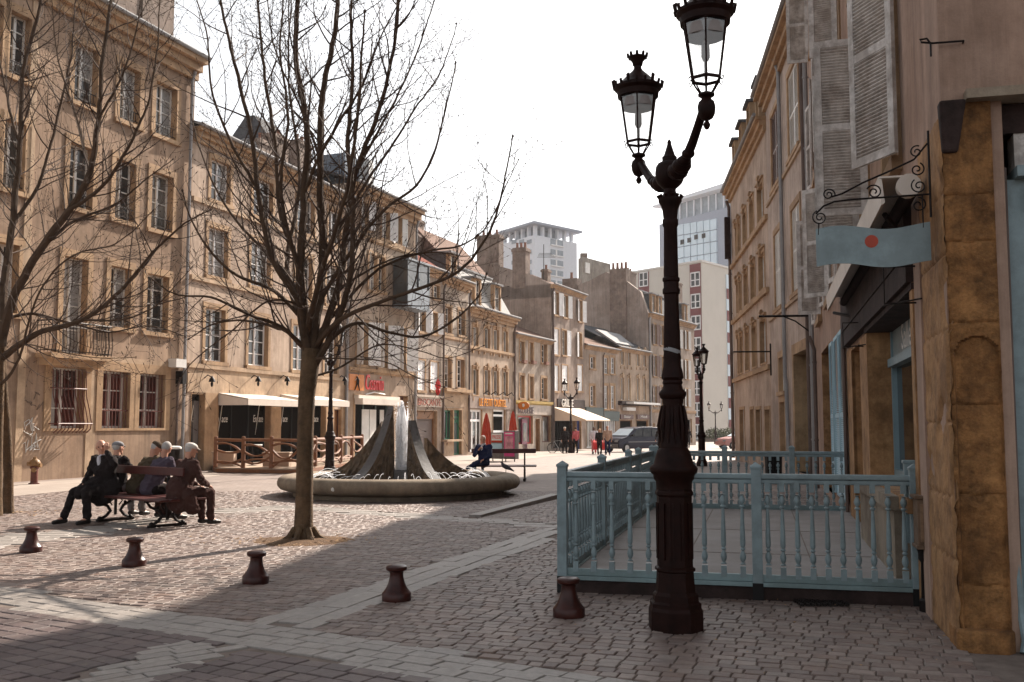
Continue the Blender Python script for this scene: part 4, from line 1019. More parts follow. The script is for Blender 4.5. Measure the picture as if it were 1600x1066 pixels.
# B11
B = Bld('mansard_corner_house', 'tall beige house with brown shutters and dark mansard behind the near lamp post', PL[1015], PL[1087], 12.35, M['pl_d'], 15)
F = B.F
for a, b in ((1021, 1025.5), (1031.5, 1036), (1046, 1051), (1058, 1062), (1071, 1075)):
    k = (a - 1021) * .22
    for i, (t, bt) in enumerate(((507, 538), (556, 588), (604, 634))):
        B.win((a, b, t + k * (1 - i * .3), bt + k * (.7 - i * .3)), surr=.14, rows=2, shut='open', ang=12, sm='offw' if a > 1040 else 'shr', rec=.15, leafw=.5)
B.opening((1019, 1023, 662, 696), name='door', mat='woodb', rec=.2); B.opening((1072, 1081, 655, 692), name='window', mat='shopd', rec=.2)
B.band(1050, 641, 644, .12)
B.finish(cornice=.35, corn_h=.4, roof='none')
B.mansard(14.6, 1.0, 'slate', top='slate', rh=1.0)
for a, b in ((1021.5, 1026), (1032, 1036), (1072, 1076)): B.dormer(F.u(a), F.u(b), B.zt + .3, B.zt + 2.0, -.05, 1.6, mat='slate')
P = F.pt; z = B.zt
gp_ = [(0, z), (-.7, z + 2.1), (-2.1, z + 3.2), (-4.3, z + 4.3), (-6.3, z + 3.5), (-10, z + 2.6), (-15, z + 1.5)]
m = MB(); m.prism([P(-.12, a, w) for w, a in gp_] + [P(-.12, -.8, -15), P(-.12, -.8, 0)], tuple(Vector((F.t.x, F.t.y, 0)) * .45)); m.build('gable_wall', M['pl_g'], B.root)
for (w, zt_, sw, su, np_) in ((-3.0, z + 4.5, 1.7, .9, 4), (-8.2, z + 3.9, 1.6, .9, 1)):
    m = MB().fbox(F, -.3, su, -.5, zt_, w - sw / 2, w + sw / 2); c = m.build('chimney', M['brick'], B.root)
    for i in range(np_):
        x, y, _ = P(.2, 0, w + (i - (np_ - 1) / 2) * sw * .26); MB().lathe(x, y, [(.16, zt_), (.13, zt_ + .3), (.12, zt_ + .6), (.16, zt_ + .66)], 8).build('chimney_pot', M['pot'], c)
B.chimney(F.u(1030), -3.0, z + 1.6, z + 4.6, 1.6, .8, 2); B.chimney(F.u(1080), -1.5, z + 1.6, z + 4.6, 1.6, .8, 2)
B.pipe(.1, 0, 12, mat='pipe', r=.1)

# ---- far blocks
def block(name, label, D0, px0, px1, D1, px2, D2, ztop, wall, cat='apartment block'):
    """corner at px1 (nearest), left face to px0, right face to px2"""
    a, b, c = XD(px0, D0), XD(px1, D1), XD(px2, D2)
    root = thing(name, label, cat, (b[0], b[1], zg(b[1])))
    L_, R_ = Fr(a, b), Fr(b, c)
    d = (a[0] + c[0] - b[0], a[1] + c[1] - b[1])
    m = MB(); zb = -2.5
    ring = [a, b, c, d]
    for i in range(4):
        p, q = ring[i], ring[(i + 1) % 4]; m.face([(p[0], p[1], zb), (q[0], q[1], zb), (q[0], q[1], ztop), (p[0], p[1], ztop)])
    m.face([(p[0], p[1], ztop) for p in ring])
    m.build('wall', wall, root)
    return root, L_, R_, ring
D = 150
root, Lf, Rf, ring = block('apartment_building', 'cream apartment block with maroon window strips at the end of the street', 162, 985, 1100, D, 1150, 158, zat(1100, 409, D), M['apt'])
zt = zat(1100, 409, D)
for (a, b) in ((1040, 1056), (1081, 1098), (1000, 1016)):
    MB().fbox(Lf, Lf.u(a), Lf.u(b), 0, zt - .2, .0, .12).build('maroon_strip', M['aptr'], root)
    for i in range(8):
        y = 425 + i * 34
        z1, z0 = Lf.h((a + b) / 2, y)[1], Lf.h((a + b) / 2, y + 23)[1]; u0, u1 = Lf.u(a + 1.5), Lf.u(b - .5)
        m = MB(); um = (u0 + u1) / 2; zm = z0 + (z1 - z0) * .45
        m.fbox(Lf, u0, u1, z0, z0 + .18, .13, .2).fbox(Lf, u0, u1, z1 - .18, z1, .13, .2).fbox(Lf, u0, u0 + .15, z0, z1, .13, .2).fbox(Lf, u1 - .15, u1, z0, z1, .13, .2).fbox(Lf, um - .1, um + .1, z0, z1, .13, .21).fbox(Lf, u0, u1, zm - .07, zm + .07, .13, .205)
        w = m.build('window', M['white'], root); MB().fbox(Lf, u0, u1, z0, z1, .121, .135).build('pane', M['glass'], w)
MB().fbox(Rf, Rf.u(1137), Rf.u(1142), 2, Rf.h(1139, 430)[1], -.02, .1).build('window_strip', M['tglass'], root)
for i in range(8):
    MB().fbox(Rf, Rf.u(1137) - .01, Rf.u(1142) + .01, Rf.h(1139, 468 + i * 34)[1], Rf.h(1139, 452 + i * 34)[1], .09, .14).build('spandrel', M['aptr'], root)
MB().fbox(Rf, 0, Rf.L, zt, zt + .3, -.3, .15).fbox(Lf, 0, Lf.L, zt, zt + .3, -.3, .15).build('parapet', M['offw'], root)
# T2 gray tower
D = 255
root, Lf, Rf, ring = block('tower_block', 'tall grey tower with glazed grid and projecting flat roof right of the near lamp post', 292, 1034.5, 1034, 262, 1230, 226, zat(1034, 351, 262), M['tgrey'], 'tower')
zt = zat(1034, 351, 262); F = Rf
for cx in range(6):
    for r in range(5):
        a = 1064 + cx * 10.4; u0, u1 = F.u(a), F.u(a + 9); z1, z0 = F.h(a + 5, 350 + r * 18 - cx * 1.7)[1], F.h(a + 5, 350 + r * 18 + 16.5 - cx * 1.7)[1]
        MB().fbox(F, u0, u1, z0, z1, 0, .4).build('window', M['tglass'], root)
for px, py in ((1069, 375), (1080, 372), (1091, 367), (1103, 365)):
    MB().fbox(F, F.u(px), F.u(px + 5), F.h(px, py + 7)[1], F.h(px, py)[1], .41, .6).build('open_window', M['irond'], root)
ph = 3.2
MB().fbox(F, 3, F.L - 2, zt, zt + 4.6, -14, -1.5).build('penthouse', M['tband'], root)
m = MB()
for k in range(14): uu = 4 + k * (F.L - 8) / 13; m.fbox(F, uu, uu + .4, zt, zt + 4.6, -1.45, -1.1)
m.build('penthouse_column', M['twhite'], root)
MB().hexa([F.pt(-1, zt + 4.6, 1.5), F.pt(F.L, zt + 4.6, 1.5), F.pt(F.L, zt + 4.6, -16), F.pt(-1, zt + 4.6, -16), F.pt(-1, zt + 5.1, 1.5), F.pt(F.L, zt + 6.2, 1.5), F.pt(F.L, zt + 6.2, -16), F.pt(-1, zt + 5.1, -16)]).build('roof_slab', M['twhite'], root)
# T1 white tower
D = 220
root, Lf, Rf, ring = block('tower_block', 'white tower block with roof canopy on stilts, above the row of houses', 226, 780, 836, 214, 903, 224, zat(836, 367, 214), M['twhite'], 'tower')
zt = zat(836, 367, 214); F = Rf
for r in range(9):
    y = 375 + r * 16; m = MB(); zA, zB = F.h(870, y + 8.5)[1], F.h(870, y)[1]
    m.fbox(F, F.u(861), F.u(880), zA, zB, 0, .15); w = m.build('window', M['tband'], root)
    MB().fbox(F, F.u(868), F.u(870), zA, zB, .16, .3).fbox(F, F.u(860.5), F.u(880.5), zA - .3, zA, 0, .4).build('frame', M['white'], w)
    for a in (800, 812, 824):
        MB().fbox(Lf, Lf.u(a), Lf.u(a + 7), Lf.h(a + 3, y + 8 - 2)[1], Lf.h(a + 3, y)[1], 0, .15).build('window', M['tband'], root)
m = MB(); a, b, c, d = ring
cc = Vector(((a[0] + c[0]) / 2, (a[1] + c[1]) / 2))
for F_ in (Lf, Rf):
    n = 6
    for k in range(n): uu = 1 + k * (F_.L - 2) / (n - 1); MB().fbox(F_, uu - .3, uu + .3, zt, zt + 2.3, -1.2, -.5).build('canopy_column', M['twhite'], root)
m = MB(); R2 = [cc + (Vector(p) - cc) * 1.14 for p in ring]
m.hexa([(p.x, p.y, zt + 2.3) for p in R2] + [(p.x, p.y, zt + 2.8) for p in R2]); m.build('roof_canopy', M['tgrey'], root)
m = MB(); R2 = [cc + (Vector(p) - cc) * .55 for p in ring]; m.hexa([(p.x, p.y, zt) for p in R2] + [(p.x, p.y, zt + 2.2) for p in R2]); m.build('plant_room', M['tband'], root)
# small rooftop block
root, Lf, Rf, ring = block('rooftop_house', 'small grey brown flat roofed block rising behind the gables', 128, 905, 911, 126, 956, 132, zat(930, 405, 128), plaster('far_plaster', (.33, .30, .26)), 'building')
MB().fbox(Rf, Rf.u(915), Rf.u(922), Rf.h(918, 427)[1], Rf.h(918, 411)[1], 0, .1).build('window', M['offw'], root)
x, y, _ = Rf.pt(Rf.u(934), 0, -2); z = zat(930, 405, 128); MB().box(x, y, z + .5, .9, .9, 1.2).build('chimney', M['brick'], root)

# ---- right row, far to near
R3a, R3b = XD(1148, 50.0), XD(1207, 37.4); R2b = XD(1275, 27.9); R1b = (3.22, 7.3)
# R3
B = Bld('ochre_house', 'curved street front with keystone windows and roof dormers, farthest house of the right row', R3a, R3b, 13.45, M['pl_r3'], 9)
F = B.F
cols = ((1154, 1156), (1158, 1161.5), (1166, 1171.5), (1177, 1183.5), (1190, 1199))
for fl, (t, bt) in enumerate(((494, 576), (384, 455), (268, 336))):
    z0, z1 = F.h(1201, bt if fl < 2 else 338)[1] + .05, F.h(1201, t if fl < 2 else 268)[1]
    for a, b in cols: B.win((F.u(a), F.u(b), z0 + .25, z1), px=False, surr=.14, rec=.18, rows=3, key=True, sill=False, pane='glassc')
    MB().fbox(F, 0, F.L, z0 - .1, z0 + .08, -.02, .12).build('string_course', M['st'], B.root)
for a, b in ((1157, 1164), (1173.5, 1178.5), (1182.5, 1190), (1196.5, 1204)):
    B.opening((a, b, 640, 706), name='door', mat='shr', rec=.2, surr=.12)
B.finish(cornice=.4, corn_h=.55, roof='none')
B.mansard(16.2, 1.0, 'slate', top='slate', rh=1)
for k in range(4):
    u = 1.2 + k * (F.L - 2.2) / 3.6; B.dormer(u, u + .8, B.zt + .35, B.zt + 2.1, .0, 1.8, mat='slate', roofm='slate')
MB().fbox(F, .1, .45, F.h(1148, 398)[1], F.h(1148, 330)[1], .1, .35).build('wall_box', M['woodd'], B.root)
B.pipe(.1, 0, 13, mat='pipeb', r=.08)
m = MB(); u, z = F.h(1206, 549); m.tube([F.pt(u - .15, z, 0), F.pt(u - .15, z, 1.4)], .03, 5); m.tube([F.pt(u - .15, z + .3, .02), F.pt(u - .15, z - .9, .02)], .04, 5); m.build('sign_bracket', M['irond'], B.root)
# R2
B = Bld('rose_house', 'pinkish rendered house with green carriage door and white louvred shutters', R3b, R2b, 14.2, M['pl_r2'], 9)
F = B.F
z1r = (F.h(1250, 452)[1], F.h(1250, 311)[1]); z2r = (F.h(1240, 240)[1], F.h(1240, 101)[1])
for (a, b) in ((1215, 1225), (1243, 1257)):
    B.win((F.u(a), F.u(b), *z1r), px=False, surr=.18, rec=.2, shut='closed', sm='offw', ssl=16)
    B.win((F.u(a - 1), F.u(b + 2), *z2r), px=False, surr=.18, rec=.2, shut='closed', sm='shr' if a < 1230 else 'offw', ssl=16)
for z in (z1r[0] - .14, z2r[0] - .14): MB().fbox(F, 0, F.L, z - .12, z, -.02, .07).build('string_course', M['st_l'], B.root)
B.win((1218, 1227, 558, 612), surr=.2, rec=.15, rows=1, cas=1, pane='glassc')
B.opening((1220, 1228, 628, 712), name='door', mat='woodb', rec=.2, surr=.2)
d = B.opening((1243, 1268, 548, 740), name='door', mat='greend', rec=.45, fr='green', fw=.12, surr=.3, trans=.72)
u0, u1 = F.u(1246, 650), F.u(1266, 650)
m = MB()
for k in range(2):
    for z0, z1 in ((.3, 1.0), (1.2, 2.1)):
        a = u0 + .15 + k * (u1 - u0) / 2; m.fbox(F, a, a + (u1 - u0) / 2 - .25, z0, z1, -.45, -.42)
m.build('door_panel', M['green'], d)
P = F.pt; up = F.u(1232)
m = MB().tube([P(up, 14.1, .25), P(up, 13.6, .1), P(up, F.h(1236, 585)[1], .1), P(up + .25, F.h(1236, 600)[1], .1), P(up + .35, 0, .1)], .07, 8); m.build('drainpipe', M['pipe'], B.root, smooth=True)
m = MB().tube([P(F.L - .4, 14.1, .25), P(F.L - .4, 13.6, .1), P(F.L - .4, 0, .1)], .06, 8); m.build('drainpipe', M['pipeb'], B.root, smooth=True)
m = MB(); u, z = F.h(1273, 492); m.tube([P(u - .2, z, 0), P(u - .2, z, 1.5)], .035, 5); m.tube([P(u - .2, z + .4, .03), P(u - .2, z - 1.1, .03)], .06, 5); m.tube([P(u - .2, z - .5, .05), P(u - .2, z - .15, .5), P(u - .2, z - .02, .8)], .02, 4); m.build('sign_bracket', M['irond'], B.root)
B.finish(cornice=.45, corn_h=.6, roof='none', cm=M['st'])
MB().fbox(F, .1, F.L - .3, 14.2, 16.5, -3.5, -.9).build('attic', M['pl_f'], B.root)
m = MB()
for k in range(2): m.fbox(F, 1.5 + 3.2 * k, 2.5 + 3.2 * k, 14.7, 16.1, -.92, -.86)
m.build('attic_window', M['glass'], B.root)
m = MB().fbox(F, 0, F.L, 16.5, 16.75, -3.7, -.6).build('attic_cornice', M['pl_f'], B.root)

# R1: the near shop house on the right, up to the street corner
B = Bld('corner_shop_house', 'old brown corner house with open grey shutters over a teal shop window', R2b, R1b, 17.5, M['pl_r1'], 9, stonem='st_o')
F = B.F; P = F.pt
def ud(D): return (Vector((3.22 + .257 * (D - 7.3), D)) - F.o).dot(F.t)
# upper windows
for z0, z1 in ((4.2, 6.35), (7.7, 9.8), (11.1, 13.1)):
    for Df, Dn in ((10.75, 9.55), (13.6, 12.4), (17.3, 16.1), (21.0, 19.8), (24.8, 23.6)):
        W = B.win((ud(Df), ud(Dn), z0, z1), px=False, surr=.15, rec=.22, rows=4, pane='glassc' if Df > 12 else 'glass', st=M['st'])
        # leaves: (hinge distance, opens towards far side?, angle off the wall, width)
        lv = {(4.2, 9.55): [(9.2, True, 30, .68)], (4.2, 12.4): [(11.95, True, 88, .60), (13.15, True, 86, .56)], (4.2, 16.1): [(16.0, False, 10, .55), (17.45, True, 9, .55)],
              (4.2, 19.8): [(19.6, True, 55, .55), (21.1, True, 8, .55)], (4.2, 23.6): [(22.9, True, 84, .50), (24.9, True, 8, .5)],
              (7.7, 9.55): [(9.4, False, 8, .5)], (7.7, 16.1): [(15.9, True, 80, .45), (17.4, True, 10, .5)], (7.7, 19.8): [(19.7, False, 10, .55), (21.2, True, 10, .55)], (7.7, 23.6): [(23.5, False, 10, .55), (24.9, True, 10, .55)],
              (11.1, 19.8): [(19.7, False, 10, .55)], (11.1, 23.6): [(25.3, True, 86, .55)]}.get((z0, Dn), [])
        for Dh, away, ang, wd in lv:
            if away:
                H = F.sub(ud(Dh), .06, R(ang), True); H = Fr((H.o.x, H.o.y), t=(H.t.x, H.t.y)); H.n = -H.n
            else: H = F.sub(ud(Dh), .06, R(ang))
            if ang > 20: H.n = -H.n; H.o = H.o - H.n * .04
            leaf(H, z0 - .03, z1 + .03, wd, M['shg'], 'shutter', W, slats=26, th=.04, rail=.085)
        if z0 == 4.2 and Dn == 9.55:
            m = MB(); m.fbox(F, ud(Df), ud(Dn), z0 - .1, z0, 0, .1); m.build('sill', M['st'], W)
# ground floor
zb_ = -.2
o = B.opening((ud(23.6), ud(20.4), .15, 3.3), px=False, rec=.5, name='door', mat='black', fr='black')
H = F.sub(ud(20.4), .03, R(75), True); 
for Dh, wd in ((20.3, .85), (18.95, 1.15), (17.7, 1.15)): leaf(F.sub(ud(Dh), .03, 0), .3, 3.25, wd, M['shb'], 'shutter', B.root, slats=40, rail=.07, label='light blue louvred shutter')
o = B.opening((ud(15.4), ud(13.95), .1, 2.75), px=False, rec=.32, name='door', mat='woodb', fr='woodb', st=M['st_o'])
u0, u1 = ud(12.9), ud(8.88)
B.holes.append((u0, u1, .95, 2.98))
m = MB().fbox(F, u0 - .22, u0, .1, 2.98, -.5, .04).fbox(F, u1, u1 + .18, -.1, 2.98, -.5, .05).fbox(F, u0, u1, .82, .95, -.5, .12)
w = m.build('window', M['st_o'], B.root)
f = MB(); wa, wb = -.34, -.25
f.fbox(F, u0, u0 + .09, .95, 2.9, wa, wb).fbox(F, u1 - .09, u1, .95, 2.9, wa, wb).fbox(F, u0 + .09, u1 - .09, .95, 1.05, wa, wb).fbox(F, u0 + .09, u1 - .09, 2.84, 2.92, wa, wb + .04).fbox(F, u0 + .09, u1 - .09, 2.34, 2.44, wa, wb + .05)
um = (u0 + u1) / 2; f.fbox(F, um + .6, um + .68, 1.05, 2.34, wa, wb)
f.build('frame', M['tealw'], w)
MB().fbox(F, u0 + .09, u1 - .09, 2.44, 2.84, wa, wb - .02).build('sign_board', M['teal'], w)
MB().fbox(F, u0 + .05, u1 - .05, 1.0, 2.4, wa - .03, wa + .03).build('pane', M['shop'], w)
text_mesh('Salle Climatisée', F, u0 + 1.0, u1 - .2, 2.50, 2.80, wb - .018, .006, 'lettering', M['offw'], w)
# stone base below the window, plaster pier, corner stone
m = MB().fbox(F, u0 - .15, ud(9.55), -.1, .80, 0, .16).fbox(F, u0 - .2, ud(9.5), .80, .93, -.02, .22); m.build('window_base', stone('mossy_base', (.30, .25, .19), grime=.7), B.root)
MB().fbox(F, u1 + .18, ud(8.35), -.1, 3.55, -.1, .035).build('pier', M['pl_r1'], B.root)
from mathutils import noise as mnoise
def weathered(Fx, ua, ub, z0, z1, joints, name, mat, vj=(), base=.02, step=.022, arch=None, edge=None):
    """dressed stone face with worn arrises, eroded joints and chips, as a fine relief"""
    nu = max(4, int((ub - ua) / step)); nz = int((z1 - z0) / step); m = MB()
    for i in range(nu + 1):
        for j in range(nz + 1):
            u = ua + (ub - ua) * i / nu; z = z0 + (z1 - z0) * j / nz; P3 = Vector((u * 3 + 7, z * 3, 2.3 * base * 50))
            w = base + .007 * (mnoise.fractal(P3 * 1.3, 1.0, 2.0, 5) if hasattr(mnoise, 'fractal') else 0) + .006 * mnoise.noise(P3 * 9)
            ch = mnoise.noise(P3 * .9 + Vector((3, 9, 1)))
            if ch > .30: w -= (ch - .30) * .08
            for jz, pa, pb in joints:
                if pa <= u <= pb: w -= .016 * math.exp(-((z - jz - .006 * math.sin(u * 30)) / .011) ** 2)
            if arch is not None:
                au, az, ar = arch; inside = abs(u - au) < ar and (z < az or (u - au) ** 2 + (z - az) ** 2 < ar * ar)
                if inside: w -= .032
            if edge is not None:
                d = abs(u - edge); w -= .030 * math.exp(-(d / .022) ** 2) * (.35 + .65 * abs(mnoise.noise(Vector((z * 5, .3, 4)))) * 2)
            m.v.append(Fx.pt(u, z, w))
    for i in range(nu):
        for j in range(nz):
            q_ = i * (nz + 1) + j; m.f.append((q_, q_ + 1, q_ + nz + 2, q_ + nz + 1)); m.m.append(0)
    return m.build(name, mat, B.root, smooth=True)
jl = [(z, -9, 99) for z in (.62, 1.08, 1.62, 2.3, 2.86, 3.32)]
weathered(F, ud(8.35), F.L + .004, -.1, 3.9, jl, 'corner_stones', M['st_o'], base=.022, edge=F.L + .004)

MB().fbox(F, ud(13.95) + .0, ud(12.9) - .22, -.1, 2.8, -.02, .035).build('pier', M['st_o'], B.root); MB().fbox(F, ud(16.3), ud(15.4), -.1, 2.8, -.02, .03).build('pier', M['st_o'], B.root);
# weathered wooden fascia
m = MB(); n = 7; ua, ub = ud(16.3), ud(8.7)
for i in range(3):
    z0 = 2.86 + i * .24; m.fbox(F, ua + .0 + i * .02, ub - i * .015, z0 + .004, z0 + .236, -.3, .10 + (i % 2) * .012)
m.fbox(F, ud(13.0), ub, 2.80, 2.858, -.34, .06); m.fbox(F, ud(13.0), u1, 2.95, 2.99, -.5, -.02)
m.build('shop_fascia', M['woodd'], B.root)
MB().fbox(F, ud(13.0), ub, 2.985, 3.3, -.5, -.31).build('lintel', M['woodd'], B.root)
# rolled-in awning over the fascia
m = MB(); ua, ub = ud(15.3), ud(7.95)
m.hexa([P(ua, 3.40, .34), P(ub, 3.42, .34), P(ub, 3.40, .37), P(ua, 3.38, .37), P(ua, 3.58, .36), P(ub, 3.62, .36), P(ub, 3.62, .385), P(ua, 3.58, .385)])
m.hexa([P(ua, 3.585, .1), P(ub, 3.625, .1), P(ub, 3.625, .385), P(ua, 3.585, .385), P(ua, 3.60, .1), P(ub, 3.64, .1), P(ub, 3.64, .385), P(ua, 3.60, .385)])
aw = m.build('awning', M['awn'], B.root)
MB().tube([P(ua, 3.50, .13), P(ub, 3.52, .13)], .06, 10).build('roller', M['woodd'], aw, smooth=True)
MB().tube([P(ub - .02, 3.54, .16), P(ub + .07, 3.54, .16)], .095, 14).build('end_cap', M['awn'], aw, smooth=True)
MB().tube([P(ub - .4, 3.4, .3), P(ub - 1.1, 3.25, .02)], .025, 6).build('arm', M['irond'], aw); MB().tube([P(ua + .4, 3.3, .3), P(ua + 1.1, 3.15, .02)], .025, 6).build('arm', M['irond'], aw)
for D in (8.55, 13.3):      # thin wire brackets
    m = MB(); u = ud(D); m.tube([P(u, 2.98, .04), P(u, 2.98, .3), P(u, 2.66, .3), P(u, 2.66, .04)], .009, 5); m.tube([P(u + .3, 2.66, .04), P(u - .2, 2.66, .3)], .008, 5); m.build('wire_bracket', M['irond'], B.root)
B.pipe(ud(26.9), 0, 15, mat='pipe', r=.07); B.pipe(ud(25.6), 0, 3.9, mat='pipeb', r=.05)
MB().tube([P(ud(16.3), 3.9, .08), P(ud(16.3), .2, .08)], .03, 6).build('cable', M['pipeb'], B.root)
# front (short) side facing the street corner
FC = Fr(R1b, (R1b[0] + .968 * 4, R1b[1] - .2515 * 4)); C = FC.pt
B.F.L  # facade length
m = MB()
def q(u0, u1, z0, z1, w=0): m.face([C(u0, z0, w), C(u1, z0, w), C(u1, z1, w), C(u0, z1, w)])
q(0, 4, 4.02, 17.5); q(.34, .42, -.2, 4.02, -.02)
m.build('wall', M['pl_r1'], B.root)
weathered(FC, -.004, .34, -.1, 4.02, [(z, -9, 99) for z in (.45, 1.1, 1.75, 2.35, 2.95, 3.3)], 'corner_pier', M['st_d'], base=.012, arch=(.18, 2.10, .15), edge=-.004, step=.014)
MB().fbox(FC, .335, .34, -.1, 4.02, -.3, .01).build('corner_pier', M['st_d'], B.root)
m = MB().prism([C(-.03, -.02, .05), C(.06, -.02, .10), C(.30, -.02, .10), C(.36, -.02, .02), C(.36, -.02, -.3), C(-.03, -.02, -.3)], (0, 0, .17)); m.build('plinth', M['st_d'], B.root, bevel=.02)
m = MB().hexa([C(-.01, 3.62, 0), C(.1, 3.62, 0), C(.1, 3.62, .06), C(-.01, 3.62, .06), C(-.03, 4.0, 0), C(.16, 4.0, 0), C(.16, 4.0, .12), C(-.03, 4.0, .12)]); m.build('corbel', M['woodd'], B.root, bevel=.02)
MB().fbox(FC, .16, 4, 4.0, 4.07, -.1, .12).build('lead_ledge', M['st_p'], B.root)
MB().fbox(FC, .34, 4, 3.78, 4.0, -.4, -.12).build('lintel', M['woodd'], B.root)
MB().fbox(FC, .52, 4, -.1, 3.0, -.30, -.16).fbox(FC, .5, 4, 3.42, 3.5, -.35, .02).fbox(FC, .44, .60, -.1, 3.42, -.28, -.1).build('shopfront', M['teal'], B.root)
MB().fbox(FC, .52, 4, 3.5, 3.78, -.35, -.14).build('sign_board', M['shg'], B.root)
MB().fbox(FC, .58, .80, 3.18, 3.34, -.15, -.02).build('bracket_stone', M['st_p'], B.root)
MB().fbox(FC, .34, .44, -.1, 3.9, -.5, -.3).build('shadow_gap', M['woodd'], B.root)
m = MB().tube([C(.40, 3.35, -.06), C(.40, .62, -.06)], .017, 8).tube([C(.42, 3.5, -.05), C(.42, .0, -.1)], .022, 6); m.build('drainpipe', M['pipeb'], B.root)
m = MB().tube([C(.40, .65, -.05), C(.41, .3, -.04), C(.43, .08, .0), C(.41, .0, .03)], [.03, .03, .032, .035], 8); m.build('drainpipe', M['teal'], B.root, smooth=True)
u, z = FC.h(1505, 67)
m = MB().tube([C(u, z, 0), C(u, z + .0, .04), C(u - .22, z, .05), C(u - .30, z + .015, .05), C(u - .31, z + .035, .05), C(u - .26, z + .04, .05), C(u - .235, z + .0, .05), C(u - .235, z - .1, .05)], .008, 6); m.build('wall_hook', M['irond'], B.root)
m = MB().tube([C(1.02, 4.2, .004), C(1.0, 6.0, .004), C(1.03, 9, .004)], .006, 4).build('crack', M['black'], B.root)
B.holes = B.holes
B.finish(cornice=.5, corn_h=.6, roof='none', endopen=True)

# ---- hanging shop sign on its scrolled bracket
D = 7.55; wp = Vector((3.22 + .257 * (D - 7.3), D)) + F.n * .045; nx = F.n
FS = Fr((wp.x, wp.y), t=(F.n.x, F.n.y))             # u runs out from the wall
S = FS.pt
sg = thing('hanging_sign', 'wavy blue grey hanging sign with a red dot on a scrolled iron bracket', 'sign', (wp.x, wp.y, 2.6))
m = MB(); n = 24; L = .845; u0 = .02
def wav(u): return .022 * math.sin(2 * math.pi * (u - .08) / L * 1.15 + 2.6)
top = [S(u0 + L * k / n, 3.145 + wav(u0 + L * k / n), -.004) for k in range(n + 1)]; bot = [S(u0 + L * k / n, 2.845 + wav(u0 + L * k / n), -.004) for k in range(n + 1)]
tv = Vector((FS.n.x, FS.n.y, 0)) * .008
m.prism(top + bot[::-1], tuple(tv)); bd = m.build('board', M['teal'], sg)
for w in (-.007, .007):
    m = MB(); c = Vector(S(u0 + L * .51, 3.03, w)); 
    m.face([tuple(c + Vector((FS.t.x, FS.t.y, 0)) * .05 * math.cos(a) + Vector((0, 0, .05)) * math.sin(a)) for a in [2 * math.pi * k / 28 for k in range(28)]]); m.build('red_dot', surf('red_dot_paint', (.42, .06, .03), rough=.5), bd)
m = MB()
def spiral(cu, cz, r0, turns, a0, sgn=1, r=.006):
    pts = []
    for k in range(30):
        t = k / 29; a = a0 + sgn * t * turns * 2 * math.pi; rr = r0 * (1 - .82 * t); pts.append(S(cu + rr * math.cos(a), cz + rr * math.sin(a), 0))
    m.tube(pts, r, 5)
m.tube([S(.012, 3.2, 0), S(.012, 3.88, 0)], .009, 6)
m.tube([S(.01, 3.38, 0), S(.6, 3.37, 0), S(.72, 3.36, 0), S(.80, 3.33, 0), S(.86, 3.27, 0)], .008, 6)
m.tube([S(.02, 3.78, 0), S(.12, 3.66, 0), S(.3, 3.58, 0), S(.5, 3.5, 0), S(.66, 3.42, 0), S(.74, 3.40, 0)], .008, 6)
for a in ((.10, 3.72, .05, 1.4, 2.0, -1), (.10, 3.58, .055, 1.5, 2.0, 1), (.09, 3.45, .06, 1.5, 1.0, -1), (.42, 3.42, .06, 1.6, .5, 1), (.76, 3.42, .05, 1.6, 3.4, -1), (.83, 3.24, .06, 1.7, 1.2, -1), (.1, 3.30, .06, 1.3, 1.6, 1)): spiral(*a)
m.tube([S(.07, 3.38, 0), S(.07, 3.12, 0)], .006, 5); m.tube([S(.84, 3.19, 0), S(.845, 3.1, 0)], .006, 5)
m.build('bracket', M['irond'], sg, smooth=True)

# ---- terrace with teal balustrades
TA = Vector((.49, 9.75)); TB = Vector((3.60, 8.98)); TC = Vector((2.50, 17.9)); TD = Vector((5.75, 17.1))
tr = thing('terrace', 'low boarded cafe terrace enclosed by the teal balustrades', 'terrace', (TA.x, TA.y, 0))
m = MB(); off = .03
m.prism([(TA.x, TA.y, .125), (TB.x + .03, TB.y, .125), (TD.x, TD.y, .125), (TC.x, TC.y, .125)], (0, 0, .03)); m.build('floor_board', M['terr'], tr)
m = MB(); d1 = (TB - TA).normalized(); d2 = (TC - TA).normalized()
for k in (1.3, 2.9):
    p = TA + d1 * (k * .82); m.beam((p.x, p.y, .156), (p.x + d2.x * 8.1, p.y + d2.y * 8.1, .156), .012, .006)
for k in (1.55, 3.4):
    p = TA + d2 * (k * 1.4); e = p + d1 * (3.2 + .0); m.beam((p.x, p.y, .156), (e.x, e.y, .156), .012, .006)
m.build('board_joint', M['bed'], tr)
m = MB()
for a, b in ((TA, TB), (TA, TC), (TC, TD)): m.beam((a.x, a.y, .062), (b.x, b.y, .062), .05, .124)
m.build('skirt', M['woodd'], tr)
BAL = [(.030, .0), (.030, .10), (.026, .105), (.028, .112), (.013, .125), (.024, .145), (.031, .175), (.024, .205), (.012, .23), (.024, .24), (.024, .25), (.014, .26), (.023, .275), (.025, .30), (.022, .42), (.014, .60), (.013, .62), (.025, .63), (.025, .64), (.012, .65), (.024, .67), (.031, .695), (.022, .72), (.012, .74), (.025, .75), (.027, .765), (.027, .85)]
